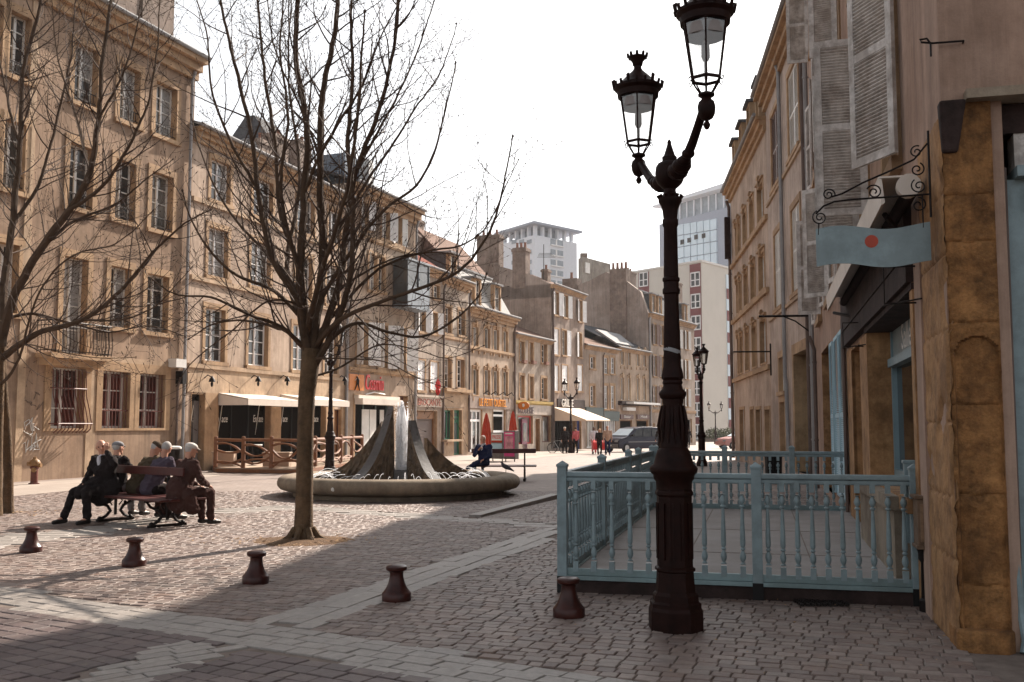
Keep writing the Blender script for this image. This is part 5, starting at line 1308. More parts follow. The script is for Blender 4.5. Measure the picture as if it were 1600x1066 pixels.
def balustrade(name, label, a, b, posts, nb, skirt_front=True):
    """posts: fractions along a-b; nb: balusters between successive posts"""
    root = thing(name, label, 'balustrade', (a.x, a.y, .15), 'teal balustrades round the terrace')
    L = (b - a).length; Fb = Fr((a.x, a.y), (b.x, b.y))
    MB().fbox(Fb, 0, L, 1.105, 1.155, -.035, .035).fbox(Fb, 0, L, 1.06, 1.103, -.022, .022).build('top_rail', M['teal'], root, bevel=.012)
    MB().fbox(Fb, 0, L, .17, .235, -.022, .022).fbox(Fb, 0, L, .128, .168, -.04, .045).build('bottom_rail', M['teald'], root, bevel=.004)
    for p in posts:
        u = p * L; m = MB(); s_ = .046
        m.fbox(Fb, u - s_, u + s_, .16, 1.20, -s_, s_).fbox(Fb, u - s_ * 1.15, u + s_ * 1.15, 1.20, 1.225, -s_ * 1.15, s_ * 1.15)
        c = [Fb.pt(u - s_ * 1.1, 1.225, -s_ * 1.1), Fb.pt(u + s_ * 1.1, 1.225, -s_ * 1.1), Fb.pt(u + s_ * 1.1, 1.225, s_ * 1.1), Fb.pt(u - s_ * 1.1, 1.225, s_ * 1.1)]; ap = Fb.pt(u, 1.262, 0)
        for i in range(4): m.face([c[i], c[(i + 1) % 4], ap])
        m.build('post', M['teal'], root, bevel=.004)
        MB().fbox(Fb, u - s_ * 1.05, u + s_ * 1.05, 0.0, .16, -s_ * 1.05, s_ * 1.05).build('foot', M['black'], root)
    for i in range(len(posts) - 1):
        for k in range(nb[i]):
            f = posts[i] + (posts[i + 1] - posts[i]) * (k + .75) / (nb[i] + .5)
            x, y, _ = Fb.pt(f * L, 0); m = MB(); m.lathe(x, y, [(r * .98, .215 + z) for r, z in BAL[2:-2]], 9)
            ang = math.atan2(Fb.t.y, Fb.t.x)
            m.box(x, y, .225 + .03, .05, .05, .10, ang); m.box(x, y, 1.035, .045, .045, .09, ang)
            m.build('baluster', M['teal'], root, smooth=True)
    return root
balustrade('balustrade', 'teal turned balustrade facing the camera across the terrace front', TA, TB, [0, .57, 1.0], [10, 10])
balustrade('balustrade', 'long teal balustrade running away from the camera on the open side of the terrace', TA + d2 * .12, TC, [.29, .6, .75, 1.0], [14, 7, 10])
r_ = [o for o in COL.objects if o.name.startswith('balustrade')][-1]
bal2 = balustrade('balustrade', 'far teal balustrade closing the terrace, near the green carriage door', TC, TD, [.02, .38, .72, .995], [8, 8, 6])
# extra balusters at the near end of the long side
Fb = Fr((TA.x, TA.y), (TC.x, TC.y)); L = (TC - TA).length
side = [o for o in COL.objects if o.get('label', '').startswith('long teal')][0]
for k in range(13):
    x, y, _ = Fb.pt((.012 + .021 * (k + .6)) * L, 0); m = MB(); m.lathe(x, y, [(r * .98, .215 + z) for r, z in BAL[2:-2]], 9)
    ang = math.atan2(Fb.t.y, Fb.t.x); m.box(x, y, .255, .05, .05, .10, ang); m.box(x, y, 1.035, .045, .045, .09, ang); m.build('baluster', M['teal'], side, smooth=True)

# meter box on a cast pipe at the wall end of the front balustrade
mb_ = thing('meter_box', 'ornate brown metal box on a dark pipe between balustrade and stone corner', 'box', (3.62, 8.80, 0))
ang = math.atan2(-.77, 3.11)
MB().box(3.60, 8.72, .77, .20, .26, .40, ang).box(3.60, 8.72, .985, .24, .30, .03, ang).box(3.60, 8.72, .56, .23, .29, .03, ang).build('case', surf('brown_cast_box', (.17, .11, .07), rough=.6, var=.3, scale=12, grime=.5, bmp=.5), mb_, bevel=.006)
Fm = Fr((3.60 - .1 * math.cos(ang) + .13 * math.sin(ang), 8.72 - .1 * math.sin(ang) - .13 * math.cos(ang)), ang=ang)
m = MB().fbox(Fm, .02, .18, .61, .65, -.005, .012).fbox(Fm, .02, .18, .9, .93, -.005, .012).fbox(Fm, .02, .045, .65, .9, -.005, .012).fbox(Fm, .155, .18, .65, .9, -.005, .012)
m.prism([Fm.pt(.07, .74, .0), Fm.pt(.13, .74, .0), Fm.pt(.13, .8, .0), Fm.pt(.10, .85, .0), Fm.pt(.07, .8, .0)], tuple(Vector((Fm.n.x, Fm.n.y, 0)) * .014)); m.build('panel', surf('brown_cast_relief', (.24, .15, .09), rough=.6, var=.3, scale=12), mb_)
MB().lathe(3.58, 8.72, [(.075, 0), (.075, .1), (.055, .12), (.05, .42), (.07, .45), (.07, .5), (.085, .545)], 12).lathe(3.70, 8.62, [(.05, 0), (.035, .06), (.035, .9)], 8).build('post', M['irond'], mb_, smooth=True)
# corner posts beyond the meter box
m = MB().box(3.62, 9.15, .9, .09, .09, .72, ang).box(3.62, 9.15, 1.27, .11, .11, .03, ang); m.build('newel_post', M['teal'], bevel=.005, label='short teal post against the shop wall behind the meter box', cat='post')

# ---- street lamps
def lathe_px(m, prof, cx=0, cy=0, D=8.0, n=18, rot=0):
    m.lathe(cx, cy, [(r * D / FP * 1.0, 1.6 + (665 - y) * D / FP * .992) for y, r in prof], n, rot)
def lantern(x, y, z, root, lod=0):
    """z: height of the glass top rim"""
    L = MB(); n = 6
    lr = MB()
    lr.lathe(x, y, [(.165, z - .01), (.185, z + .0), (.19, z + .05), (.215, z + .075), (.215, z + .10), (.19, z + .105), (.15, z + .15), (.09, z + .21), (.05, z + .245), (.035, z + .27), (.035, z + .29), (.045, z + .30), (.05, z + .33), (.085, z + .375), (.08, z + .38)], 18)
    if not lod:
        for k in range(18):
            a = 2 * math.pi * k / 18; big = k % 3 == 0
            lr.tube([(x + .215 * math.cos(a), y + .215 * math.sin(a), z + .09), (x + .225 * math.cos(a), y + .225 * math.sin(a), z + (.15 if big else .125)), (x + .21 * math.cos(a), y + .21 * math.sin(a), z + (.165 if big else .13))], [.014, .018 if big else .014, .006], 5)
            if k % 2: lr.tube([(x + .08 * math.cos(a), y + .08 * math.sin(a), z + .37), (x + .09 * math.cos(a), y + .09 * math.sin(a), z + .41)], [.016, .012], 5)
    la = lr.build('lantern_roof', M['iron'], root, smooth=True)
    m = MB(); R0, R1 = .175, .112; zt, zb = z, z - .42
    for k in range(n):
        a = 2 * math.pi * k / n + .35; a2 = 2 * math.pi * (k + 1) / n + .35
        p0, p1 = Vector((x + R0 * math.cos(a), y + R0 * math.sin(a), zt)), Vector((x + R1 * math.cos(a), y + R1 * math.sin(a), zb))
        q1 = Vector((x + R1 * math.cos(a2), y + R1 * math.sin(a2), zb)); q0 = Vector((x + R0 * math.cos(a2), y + R0 * math.sin(a2), zt))
        m.beam(p0, p1, .013, .013); m.beam(p1, q1, .014, .022); m.beam(p0, q0, .014, .02)
        if not lod:
            o_ = Vector((math.cos(a), math.sin(a), 0)); m.tube([p1, p1 + o_ * .02 + Vector((0, 0, -.03)), p1 + o_ * .035 + Vector((0, 0, -.01)), p1 + o_ * .02 + Vector((0, 0, .005))], .006, 4)
            m.tube([p1, p1 - o_ * .03 + Vector((0, 0, -.05)), Vector((x, y, zb)) + o_ * .03 + Vector((0, 0, -.13))], .007, 4)
    m.build('lantern_frame', M['iron'], root)
    g = MB()
    for k in range(n):
        a = 2 * math.pi * k / n + .35; a2 = 2 * math.pi * (k + 1) / n + .35
        g.face([(x + R1 * .97 * math.cos(a), y + R1 * .97 * math.sin(a), zb), (x + R1 * .97 * math.cos(a2), y + R1 * .97 * math.sin(a2), zb), (x + R0 * .97 * math.cos(a2), y + R0 * .97 * math.sin(a2), zt), (x + R0 * .97 * math.cos(a), y + R0 * .97 * math.sin(a), zt)])
    g.build('lantern_glass', M['lglass'], root)
    if not lod:
        MB().lathe(x, y, [(.15, z - .10), (.15, z - .02), (.05, z - .01), (.045, z - .02), (.14, z - .105)], 16).lathe(x, y, [(.02, z - .13), (.03, z - .16), (.032, z - .25), (.02, z - .28)], 10).lathe(x, y, [(.012, z - .42), (.012, z - .05)], 6).build('lamp_bulb', M['lrefl'], root, smooth=True)
    MB().lathe(x, y, [(.005, z - .80), (.018, z - .79), (.028, z - .765), (.02, z - .745), (.012, z - .735), (.045, z - .715), (.062, z - .68), (.068, z - .63), (.058, z - .59), (.04, z - .575), (.035, z - .56), (.058, z - .545), (.058, z - .53), (.04, z - .52), (.04, z - .47), (.10, z - .43)] if lod else
              [(.005, z - .80), (.018, z - .79), (.028, z - .765), (.02, z - .745), (.012, z - .735), (.045, z - .715), (.062, z - .68), (.068, z - .63), (.058, z - .59), (.04, z - .575), (.035, z - .56), (.062, z - .545), (.062, z - .53), (.04, z - .52)], 12).build('lantern_cup', M['iron'], root, smooth=True)
PROF = [(985, 42.5), (948, 42.5), (943, 40), (937, 40), (934, 36), (925, 35.5), (920, 31), (900, 29.5), (890, 29), (888, 31.5), (884, 31.5), (882, 28), (775, 27.5), (772, 30), (768, 30), (764, 27.5), (752, 28), (748, 31), (742, 32), (738, 36), (732, 37), (729, 36), (725, 31), (712, 27.5), (704, 25), (700, 21.5), (694, 21.5), (690, 20.5), (665, 20), (640, 17), (632, 15.5), (628, 16.5), (624, 16.5), (622, 19.5), (616, 21.5), (612, 20.5), (608, 16), (601, 14.5), (598, 16), (594, 14.5), (590, 17.5), (580, 16), (572, 14), (566, 14), (562, 13.5), (558, 14.2), (552, 13.2), (545, 13.4), (480, 11.6), (458, 11.5), (456, 13.8), (450, 13.8), (447, 12), (438, 12), (436, 13.6), (432, 13.6), (430, 11.6), (350, 10.5), (346, 12.5), (338, 12.5), (336, 11), (322, 12.5), (314, 15), (308, 18.5), (303, 18.5), (300, 13), (292, 9.5), (288, 9.5), (284, 14), (279, 19), (272, 22.3), (262, 23.2), (252, 22), (246, 18.5), (243, 12), (240, 11.5), (236, 12), (233, 9), (225, 6.5), (214, 3.2), (211, 3.5), (208, 2), (206, .5)]
def street_lamp(X, Y, dirang, label, lod=0, mat=None):
    zz = zg(Y); root = thing('street_lamp', label, 'street lamp', (0, 0, 0), 'double lantern iron street lamps')
    m = MB(); lathe_px(m, PROF[:16], n=8, rot=.39); m.build('base', M['iron'], root)
    m = MB(); lathe_px(m, PROF[15:], n=22)
    if not lod:
        for k in range(12):
            a = 2 * math.pi * k / 12
            for (za, zb2, ra, rb, s_) in ((2.75, 3.28, .064, .056, .006),):
                pass
            m.beam((.135 * math.cos(a + .26), .135 * math.sin(a + .26), .55), (.135 * math.cos(a + .26), .135 * math.sin(a + .26), .99), .022, .012, up=Vector((-math.sin(a + .26), math.cos(a + .26), 0)))
            m.tube([(.105 * math.cos(a), .105 * math.sin(a), 1.46), (.112 * math.cos(a), .112 * math.sin(a), 1.6), (.098 * math.cos(a), .098 * math.sin(a), 1.7), (.088 * math.cos(a), .088 * math.sin(a), 1.76)], [.008, .018, .013, .006], 5)
            m.tube([(.085 * math.cos(a), .085 * math.sin(a), 3.44), (.10 * math.cos(a), .10 * math.sin(a), 3.47)], [.01, .015], 5)
    m.build('post', M['iron'], root, smooth=True)
    if not lod: MB().tube([(-.005, 0, 2.185), (.004, 0, 2.215)], .0715, 20).build('strap', M['zinc'], root)
    for sg_ in (-1, 1):
        c, s_ = math.cos(dirang) * sg_, math.sin(dirang) * sg_
        pts = [(.09, 3.66, .045), (.14, 3.63, .05), (.19, 3.625, .058), (.22, 3.625, .062), (.245, 3.63, .045), (.28, 3.64, .055), (.31, 3.65, .036), (.42, 3.69, .03), (.54, 3.76, .028), (.66, 3.85, .026), (.76, 3.93, .026), (.84, 3.945, .024)]
        MB().tube([(c * r, s_ * r, z) for r, z, q_ in pts], [q_ * 1.3 for r, z, q_ in pts], 10).build('arm', M['iron'], root, smooth=True)
        if not lod:
            kn = MB()
            for r_, z_, q_ in ((.20, 3.625, .085), (.29, 3.645, .078), (.34, 3.665, .06), (.44, 3.70, .052)): kn.ball((c * r_, s_ * r_, z_), q_, 12, 7, sz=.8)
            kn.build('arm_ring', M['iron'], root, smooth=True)
        lantern(c * .84, s_ * .84, 4.57, root, lod)
    root.location = (X, Y, zz); ORG[root.name] = np.zeros(3)
    return root
street_lamp(1.29, 8.0, math.atan2(-.826, .145), 'tall dark double lantern street lamp in front of the teal balustrade')
far = street_lamp(*XD(516, 32.4), math.atan2(-.75, .38), 'dark double lantern street lamp beside the log fence, half behind the bare tree', 1)
for px, D, da, lb in ((892, 66, math.atan2(-.75, .36), 'dark double lantern street lamp before the cream awning, men standing at its foot'),
                  (1096, 41.0, math.atan2(-.84, -.02), 'dark street lamp seen edge on, just right of the near lamp post'), (1118, 117, .35, 'small distant double lantern street lamp before the blank apartment wall')):
    c = copy_tree(far); c.location = (*XD(px, D), zg(D)); c['label'] = lb
    a0 = math.atan2(-.75, .38); c.rotation_euler = (0, 0, da - a0)

# ---- bollards
def bollard():
    root = thing('bollard', 'x', 'bollard', (0, 0, 0), 'waisted iron bollards across the foreground')
    m = MB().lathe(0, 0, [(.132, -.01), (.134, .0), (.134, .062), (.128, .07), (.118, .08), (.096, .11), (.076, .155), (.065, .20), (.061, .235), (.064, .255), (.082, .268)], 24); m.build('body', M['boll'], root, smooth=True)
    MB().lathe(0, 0, [(.080, .262), (.093, .270), (.098, .285), (.096, .300), (.082, .312), (.03, .318), (.005, .319)], 24).build('cap', M['boll'], root, smooth=True)
    ORG[root.name] = np.zeros(3); return root
b0 = bollard()
spots = [(43, 869, 'reddish brown bollard at the left edge, below the bald seated man'), (205, 891, 'reddish brown bollard in the sun below the red bench'), (396, 918, 'reddish brown bollard left of and nearer than the big tree trunk'), (618, 946, 'reddish brown bollard standing on the pale stone strip'), (890, 971, 'reddish brown bollard beside the front corner of the teal balustrade')]
for i, (px, py, lb) in enumerate(spots):
    o = b0 if i == 0 else copy_tree(b0); p = G(px, py - 4); o.location = (p.x, p.y + .08, 0.012); o['label'] = lb; o.rotation_euler = (R(random.uniform(-1, 1)), R(random.uniform(-1, 1)), random.uniform(0, 6))

# drain grate
dg = G(1283, 946)
gm = MB(); 
for i in range(9):
    for j in range(5): gm.box(dg.x + (i - 4) * .05, dg.y + (j - 2) * .055, .026, .034, .038, .02, -.2)
g_ = gm.build('drain_cover', M['irond'], label='square ribbed iron drain cover set in the paving before the terrace', cat='drain cover')
g_["kind"] = 'thing'

# ---- fountain
fx, fy = FT; RB = 2.81
ft = thing('fountain', 'round stone fountain with curved rough stone fins and a white jet of water', 'fountain', (fx, fy, 0))
prof = [(2.45, -.01), (2.45, .10), (2.62, .13), (2.74, .17), (2.80, .24), (2.81, .32), (2.78, .40), (2.70, .455), (2.58, .475), (2.44, .47), (2.33, .44), (2.26, .40), (2.22, .33), (2.20, .10)]
MB().lathe(fx, fy, prof, 96).build('basin', M['basin'], ft, smooth=True)
m = MB(); rr = [0.01, .5, 1.0, 1.5, 1.9, 2.23]
for r in rr:
    for k in range(64): a = k * math.pi / 32; m.v.append((fx + r * math.cos(a), fy + r * math.sin(a), .34 + .012 * math.sin(9 * a + 5 * r) * (r > .1)))
for q_ in range(len(rr) - 1):
    for k in range(64): k2 = (k + 1) % 64; m.f.append((q_ * 64 + k, q_ * 64 + k2, q_ * 64 + 64 + k2, q_ * 64 + 64 + k)); m.m.append(0)
m.build('water_surface', M['pool'], ft, smooth=True)
def fin(inner, foot, ztop, zf, thick, wtop):
    """curved buttress from near the centre down to its foot; rough flanks, cut top strip"""
    a = Vector((fx + inner[0], fy + inner[1], 0)); b = Vector((fx + foot[0], fy + foot[1], 0)); d = (b - a); L = d.length; d.normalize(); s_ = Vector((d.y, -d.x, 0))
    n = 26; m = MB(); rs = random.Random(int(ztop * 100)); NV = 10
    grid = {}
    for side in (-1, 1):
        for i in range(n + 1):
            t = i / n; top = zf + (ztop - zf) * ((1 - t) ** 2.3 * .86 + (1 - t) * .14)
            for j in range(NV + 1):
                k = j / NV; z = .12 + (top - .12) * k; w = (wtop + (thick - wtop) * t ** .7) / 2 if j == NV else (wtop + (thick - wtop) * max(t ** .7, 1 - k)) / 2
                rough = 0 if j == NV or i in (0,) else rs.uniform(-.035, .035)
                p = a + d * (L * t) + s_ * side * (w + rough); m.v.append((p.x, p.y, z)); grid[(side, i, j)] = len(m.v) - 1
    for side in (-1, 1):
        for i in range(n):
            for j in range(NV):
                q_ = [grid[(side, i, j)], grid[(side, i + 1, j)], grid[(side, i + 1, j + 1)], grid[(side, i, j + 1)]]
                m.f.append(tuple(q_ if side > 0 else q_[::-1])); m.m.append(0)
    for i in range(n):
        m.f.append((grid[(-1, i, NV)], grid[(1, i, NV)], grid[(1, i + 1, NV)], grid[(-1, i + 1, NV)])); m.m.append(1)
    for j in range(NV):
        m.f.append((grid[(-1, 0, j)], grid[(-1, 0, j + 1)], grid[(1, 0, j + 1)], grid[(1, 0, j)])); m.m.append(0)
        m.f.append((grid[(-1, n, j)], grid[(1, n, j)], grid[(1, n, j + 1)], grid[(-1, n, j + 1)])); m.m.append(1)
    m.build('stone_fin', [M['fstone'], M['fstop']], ft)
fin((-.22, -.12), (-.98, -1.42), 2.05, .36, .30, .16)
fin((.28, -.12), (1.08, -1.42), 1.72, .36, .28, .20)
fin((-.48, .35), (-2.1, .55), 1.70, .40, .26, .16)
fin((.55, .5), (1.95, 1.35), 1.30, .40, .26, .16)
# plinth and jet
MB().box(fx + .04, fy - .05, .32, .36, .36, .5).build('nozzle_block', M['fstop'], ft, bevel=.02)
m = MB(); rs = random.Random(5)
for k in range(14):
    a = rs.uniform(0, 6.28); r = rs.uniform(.02, .12); z1_ = rs.uniform(1.9, 2.2); r1 = r + rs.uniform(-.03, .03)
    x, y = fx + .04 + r * math.cos(a), fy - .05 + r * math.sin(a); x1, y1 = fx + .04 + r1 * math.cos(a), fy - .05 + r1 * math.sin(a)
    m.tube([(x, y, .5), ((x + x1) / 2 + rs.uniform(-.01, .01), (y + y1) / 2, 1.1), (x1, y1, z1_)], [.035, .04, .012], 6)
jb = len(m.v); m.lathe(fx + .04, fy - .05, [(.15 - .02 * (i / 40) - (.11 * max(0, i / 40 - .72) / .28), .45 + 1.72 * i / 40) for i in range(41)], 22)
for i in range(jb, len(m.v)):
    q_ = m.v[i]; k_ = 1 + rs.uniform(-.16, .16); m.v[i] = (fx + .04 + (q_[0] - fx - .04) * k_, fy - .05 + (q_[1] - fy + .05) * k_, q_[2])
for k in range(220):
    a = rs.uniform(0, 6.28); r = abs(rs.gauss(.15, .05)); z = rs.uniform(.5, 2.15); m.ball((fx + .04 + r * math.cos(a), fy - .05 + r * math.sin(a), z), rs.uniform(.005, .014), 5, 3)
m.build('water_jet', M['foam'], ft, smooth=True)
m = MB()
for k in range(72):
    a = 2 * math.pi * k / 72 + rs.uniform(-.02, .02); r0 = 2.16; r1 = 1.45 + rs.uniform(-.12, .12); hh = rs.uniform(.12, .24); pts = []
    for i in range(9):
        t = i / 8; r = r0 + (r1 - r0) * t; pts.append((fx + r * math.cos(a), fy + r * math.sin(a), .35 + hh * 4 * t * (1 - t)))
    m.tube(pts[:rs.choice((6, 7, 9))] , .0045, 4)
m.build('water_arc', M['foam'], ft, smooth=True)
p = at(519, 769, 20.9); ang = math.atan2(p.y - fy, p.x - fx)
MB().ball((fx + 2.80 * math.cos(ang), fy + 2.80 * math.sin(ang), .27), .045, 10, 6, sx=1, sy=.4).build('plaque', M['offw'], ft)

# pigeon on the rim
pr = at(800, 735, 24.2)
pg = MB(); a_ = math.atan2(pr.y - fy, pr.x - fx); bx, by, bz = fx + 2.56 * math.cos(a_), fy + 2.56 * math.sin(a_), .47
pg.tube([(bx + .20, by, bz + .03), (bx + .10, by, bz + .09), (bx + .02, by, bz + .13), (bx - .06, by, bz + .17), (bx - .09, by, bz + .22), (bx - .10, by, bz + .25), (bx - .14, by, bz + .245)], [.012, .035, .06, .055, .032, .028, .006], 10)
pg.tube([(bx, by - .02, bz + .09), (bx, by - .02, bz)], .008, 5).tube([(bx, by + .02, bz + .09), (bx, by + .02, bz)], .008, 5)
pg.build('pigeon', surf('pigeon_feathers', (.07, .065, .075), rough=.6, obj=True), smooth=True, label='dark grey pigeon perched on the right rim of the fountain', cat='pigeon')

# ---- benches (double sided, cast iron legs)
def bench(L, label, px_legs=(.18, .82)):
    root = thing('park_bench', label, 'bench', (0, 0, 0), 'double sided park benches')
    for y in (.22, -.22): pass
    for sgn in (-1, 1):
        m = MB()
        for k in range(2): m.box(0, sgn * (.14 + .19 * k), .43 + .004 * k, L, .165, .035)
        m.build('seat', M['woodr'], root, bevel=.01)
    MB().box(0, 0, .86, L * .985, .035, .13).build('backrest', M['woodr'], root, bevel=.01)
    for f in px_legs:
        x = (f - .5) * L; m = MB()
        m.beam((x, 0, .10), (x, 0, .93), .045, .03, up=Vector((0, 1, 0)))
        m.beam((x, -.40, .405), (x, .40, .405), .045, .03)
        for sgn in (-1, 1):
            m.tube([(x, sgn * .36, .40), (x, sgn * .30, .32), (x, sgn * .14, .25), (x, sgn * .09, .17), (x, sgn * .16, .09), (x, sgn * .27, .04)], [.02, .022, .026, .028, .026, .022], 6)
            m.ball((x, sgn * .27, .045), .045, 8, 5); m.ball((x, sgn * .17, .30), .03, 8, 5)
            m.tube([(x, sgn * .06, .26), (x, sgn * .12, .33), (x, sgn * .05, .38)], .012, 5)
        m.box(x, 0, .02, .06, .66, .04)
        m.build('leg', M['irond'], root, smooth=True)
    ORG[root.name] = np.zeros(3); return root
BN = bench(2.45, 'dark red double bench crowded with five seated old men')
bpos = Vector((-6.04, 16.37)); bang = math.atan2(-.63, .77)
BN.location = (bpos.x, bpos.y, .015); BN.rotation_euler = (0, 0, bang)
B2_ = bench(1.9, 'dark red double bench behind the fountain with one seated man')
bp2 = XD(787, 29.0); B2_.location = (bp2[0], bp2[1], .005); B2_.rotation_euler = (0, 0, -.03)

# ---- hydrant, bin, black bins
hx, hy = XD(56.5, 27.3)
hd = thing('fire_hydrant', 'dark red hydrant with yellowed caps against the tan house wall', 'hydrant', (hx, hy, 0))
MB().lathe(hx, hy, [(.14, 0), (.14, .04), (.095, .05), (.09, .42), (.12, .44), (.12, .48), (.10, .5)], 14).build('body', M['redb'], hd, smooth=True)
MB().lathe(hx, hy, [(.12, .50), (.15, .53), (.15, .60), (.11, .66), (.05, .70), (.045, .74), (.02, .75)], 14).build('cap', M['yel'], hd, smooth=True)
MB().tube([(hx - .02, hy, .56), (hx - .19, hy - .02, .56)], .06, 10).tube([(hx + .02, hy, .52), (hx + .19, hy - .02, .52)], .06, 10).tube([(hx, hy, .40), (hx + .05, hy - .16, .40)], .065, 10).build('outlet', M['yel'], hd, smooth=True)
tx, ty = XD(272.5, 34.2)
tb = thing('litter_bin', 'dark round litter bin with pale lid beyond the seated men', 'bin', (tx, ty, 0))
MB().lathe(tx, ty, [(.20, 0), (.22, .05), (.23, .78), (.24, .80)], 18).build('body', M['irond'], tb, smooth=True)
MB().lathe(tx, ty, [(.25, .80), (.26, .83), (.25, .87), (.18, .9), (.02, .91)], 18).build('lid', M['offw'], tb, smooth=True)
for i, px in enumerate((1201.5, 1213)):
    x, y = XD(px, 27.6); r_ = thing('waste_bin', ('black wheeled bin left of its twin, against the right hand houses', 'black wheeled bin right of its twin, against the right hand houses')[i], 'bin', (x, y, 0), 'black wheeled bins')
    MB().hexa([(x - .09, y - .13, .03), (x + .09, y - .13, .03), (x + .09, y + .13, .03), (x - .09, y + .13, .03), (x - .105, y - .16, .78), (x + .105, y - .16, .78), (x + .105, y + .16, .78), (x - .105, y + .16, .78)]).build('body', M['black'], r_, bevel=.02)
    MB().box(x, y, .80, .23, .35, .04).build('lid', M['irond'], r_, bevel=.01); MB().tube([(x - .1, y + .14, .06), (x + .1, y + .14, .06)], .06, 10).build('wheel', M['rub'], r_)

# ---- restaurant deck with log fence
dA = XD(338, 34.4); dB = XD(470, 33.4); dC = XD(566, 42.5); dE = XD(541, 46.6); dF = XD(334, 37.2)
dk = thing('restaurant_deck', 'low timber deck of the restaurant, along its awnings', 'deck', (dA[0], dA[1], 0))
m = MB().prism([(p[0], p[1], .12) for p in (dA, dB, dC, dE, dF)], (0, 0, .05)); m.build('floor_board', M['deckw'], dk)
m = MB()
for a, b in ((dA, dB), (dB, dC), (dF, dA)): m.beam((a[0], a[1], .06), (b[0], b[1], .06), .06, .12)
m.build('skirt', M['wood'], dk)
def logfence(a, b, n, label, seed):
    rs = random.Random(seed); root = thing('log_fence', label, 'fence', (a[0], a[1], .15), 'rustic log fences of the deck')
    Fl = Fr(a, b); L = Fl.L
    for i in range(n + 1):
        x, y, _ = Fl.pt(L * i / n, 0); MB().lathe(x, y, [(.075, .17), (.07, 1.18), (.06, 1.22), (.02, 1.24)], 9).build('post', M['wood'], root, smooth=True)
    for i in range(n):
        u0, u1 = L * i / n, L * (i + 1) / n
        MB().tube([Fl.pt(u0, 1.12), Fl.pt(u1, 1.10 + rs.uniform(-.01, .01))], .052, 8).build('top_rail', M['wood'], root, smooth=True)
        for j, (za, zm, zb_) in enumerate(((.9, .98, .72), (.72, .55, .86), (.42, .36, .5), (.25, .4, .3))):
            if rs.random() < .2: continue
            za += rs.uniform(-.12, .12); zb2 = zb_ + rs.uniform(-.15, .15); zm += rs.uniform(-.12, .12); pts = []
            for k in range(9):
                t = k / 8; pts.append(Fl.pt(u0 + (u1 - u0) * t, (1 - t) ** 2 * za + 2 * t * (1 - t) * (zm + (zm - (za + zb2) / 2) * .8) + t * t * zb2, rs.uniform(-.01, .01)))
            MB().tube(pts, [.035 + .01 * math.sin(k * 1.3) for k in range(9)], 7).build('rail', M['wood'], root, smooth=True)
logfence(dA, dB, 3, 'rustic varnished log fence on the front of the deck, crossed by the tree trunk', 1)
logfence(dB, dC, 5, 'rustic varnished log fence on the fountain side of the deck', 2)
for i, (px, D, w) in enumerate(((352, 35.2, .75), (434, 34.6, .9))):
    x, y = XD(px, D); r_ = thing('planter', ('beige wooden planter behind the fence at the door end of the deck', 'beige wooden planter behind the fence nearest the tree trunk')[i], 'planter', (x, y, .17), 'planters on the deck')
    MB().box(x, y, .42, w, .4, .46).box(x, y, .66, w + .06, .46, .05).build('box', M['deckw'], r_, bevel=.01)
def chair_table(x, y, lb1):
    r_ = thing('cafe_table', lb1, 'table', (x, y, .17), 'cafe tables on the deck')
    MB().lathe(x, y, [(.35, .88), (.36, .9), (.35, .92)], 16).build('tabletop', M['offw'], r_); MB().lathe(x, y, [(.2, .17), (.03, .2), (.03, .88)], 10).build('leg', M['irond'], r_)
chair_table(*XD(395, 36), 'white round cafe table on the deck, left of the tree trunk'); chair_table(*XD(512, 38.5), 'white round cafe table on the deck, right of the tree trunk')

# ---- closed red parasols, advert racks, bicycle
for i, (px, D) in enumerate(((760, 50), (801.5, 56))):
    x, y = XD(px, D); z = zg(y); s_ = 1.0 if i == 0 else 1.1; r_ = thing('parasol', ('closed red parasol behind the man seated on the bench', 'closed red parasol beside the display racks')[i], 'parasol', (x, y, z), 'closed red parasols')
    MB().lathe(x, y, [(.22, z), (.22, z + .06), (.03, z + .08), (.025, z + 2.3 * s_)], 10).build('pole', M['offw'], r_)
    m = MB(); n = 16; prof_ = [(.28, .75), (.30, .85), (.26, 1.3), (.19, 1.8), (.09, 2.2), (.02, 2.35)]
    for r, zz in prof_:
        for k in range(n): a = 2 * math.pi * k / n; q_ = r * (1.0 if k % 2 else .72); m.v.append((x + q_ * math.cos(a), y + q_ * math.sin(a), z + zz * s_))
    for q_ in range(len(prof_) - 1):
        for k in range(n): k2 = (k + 1) % n; m.f.append((q_ * n + k, q_ * n + k2, q_ * n + n + k2, q_ * n + n + k)); m.m.append(0)
    m.build('canopy', M['red'], r_)
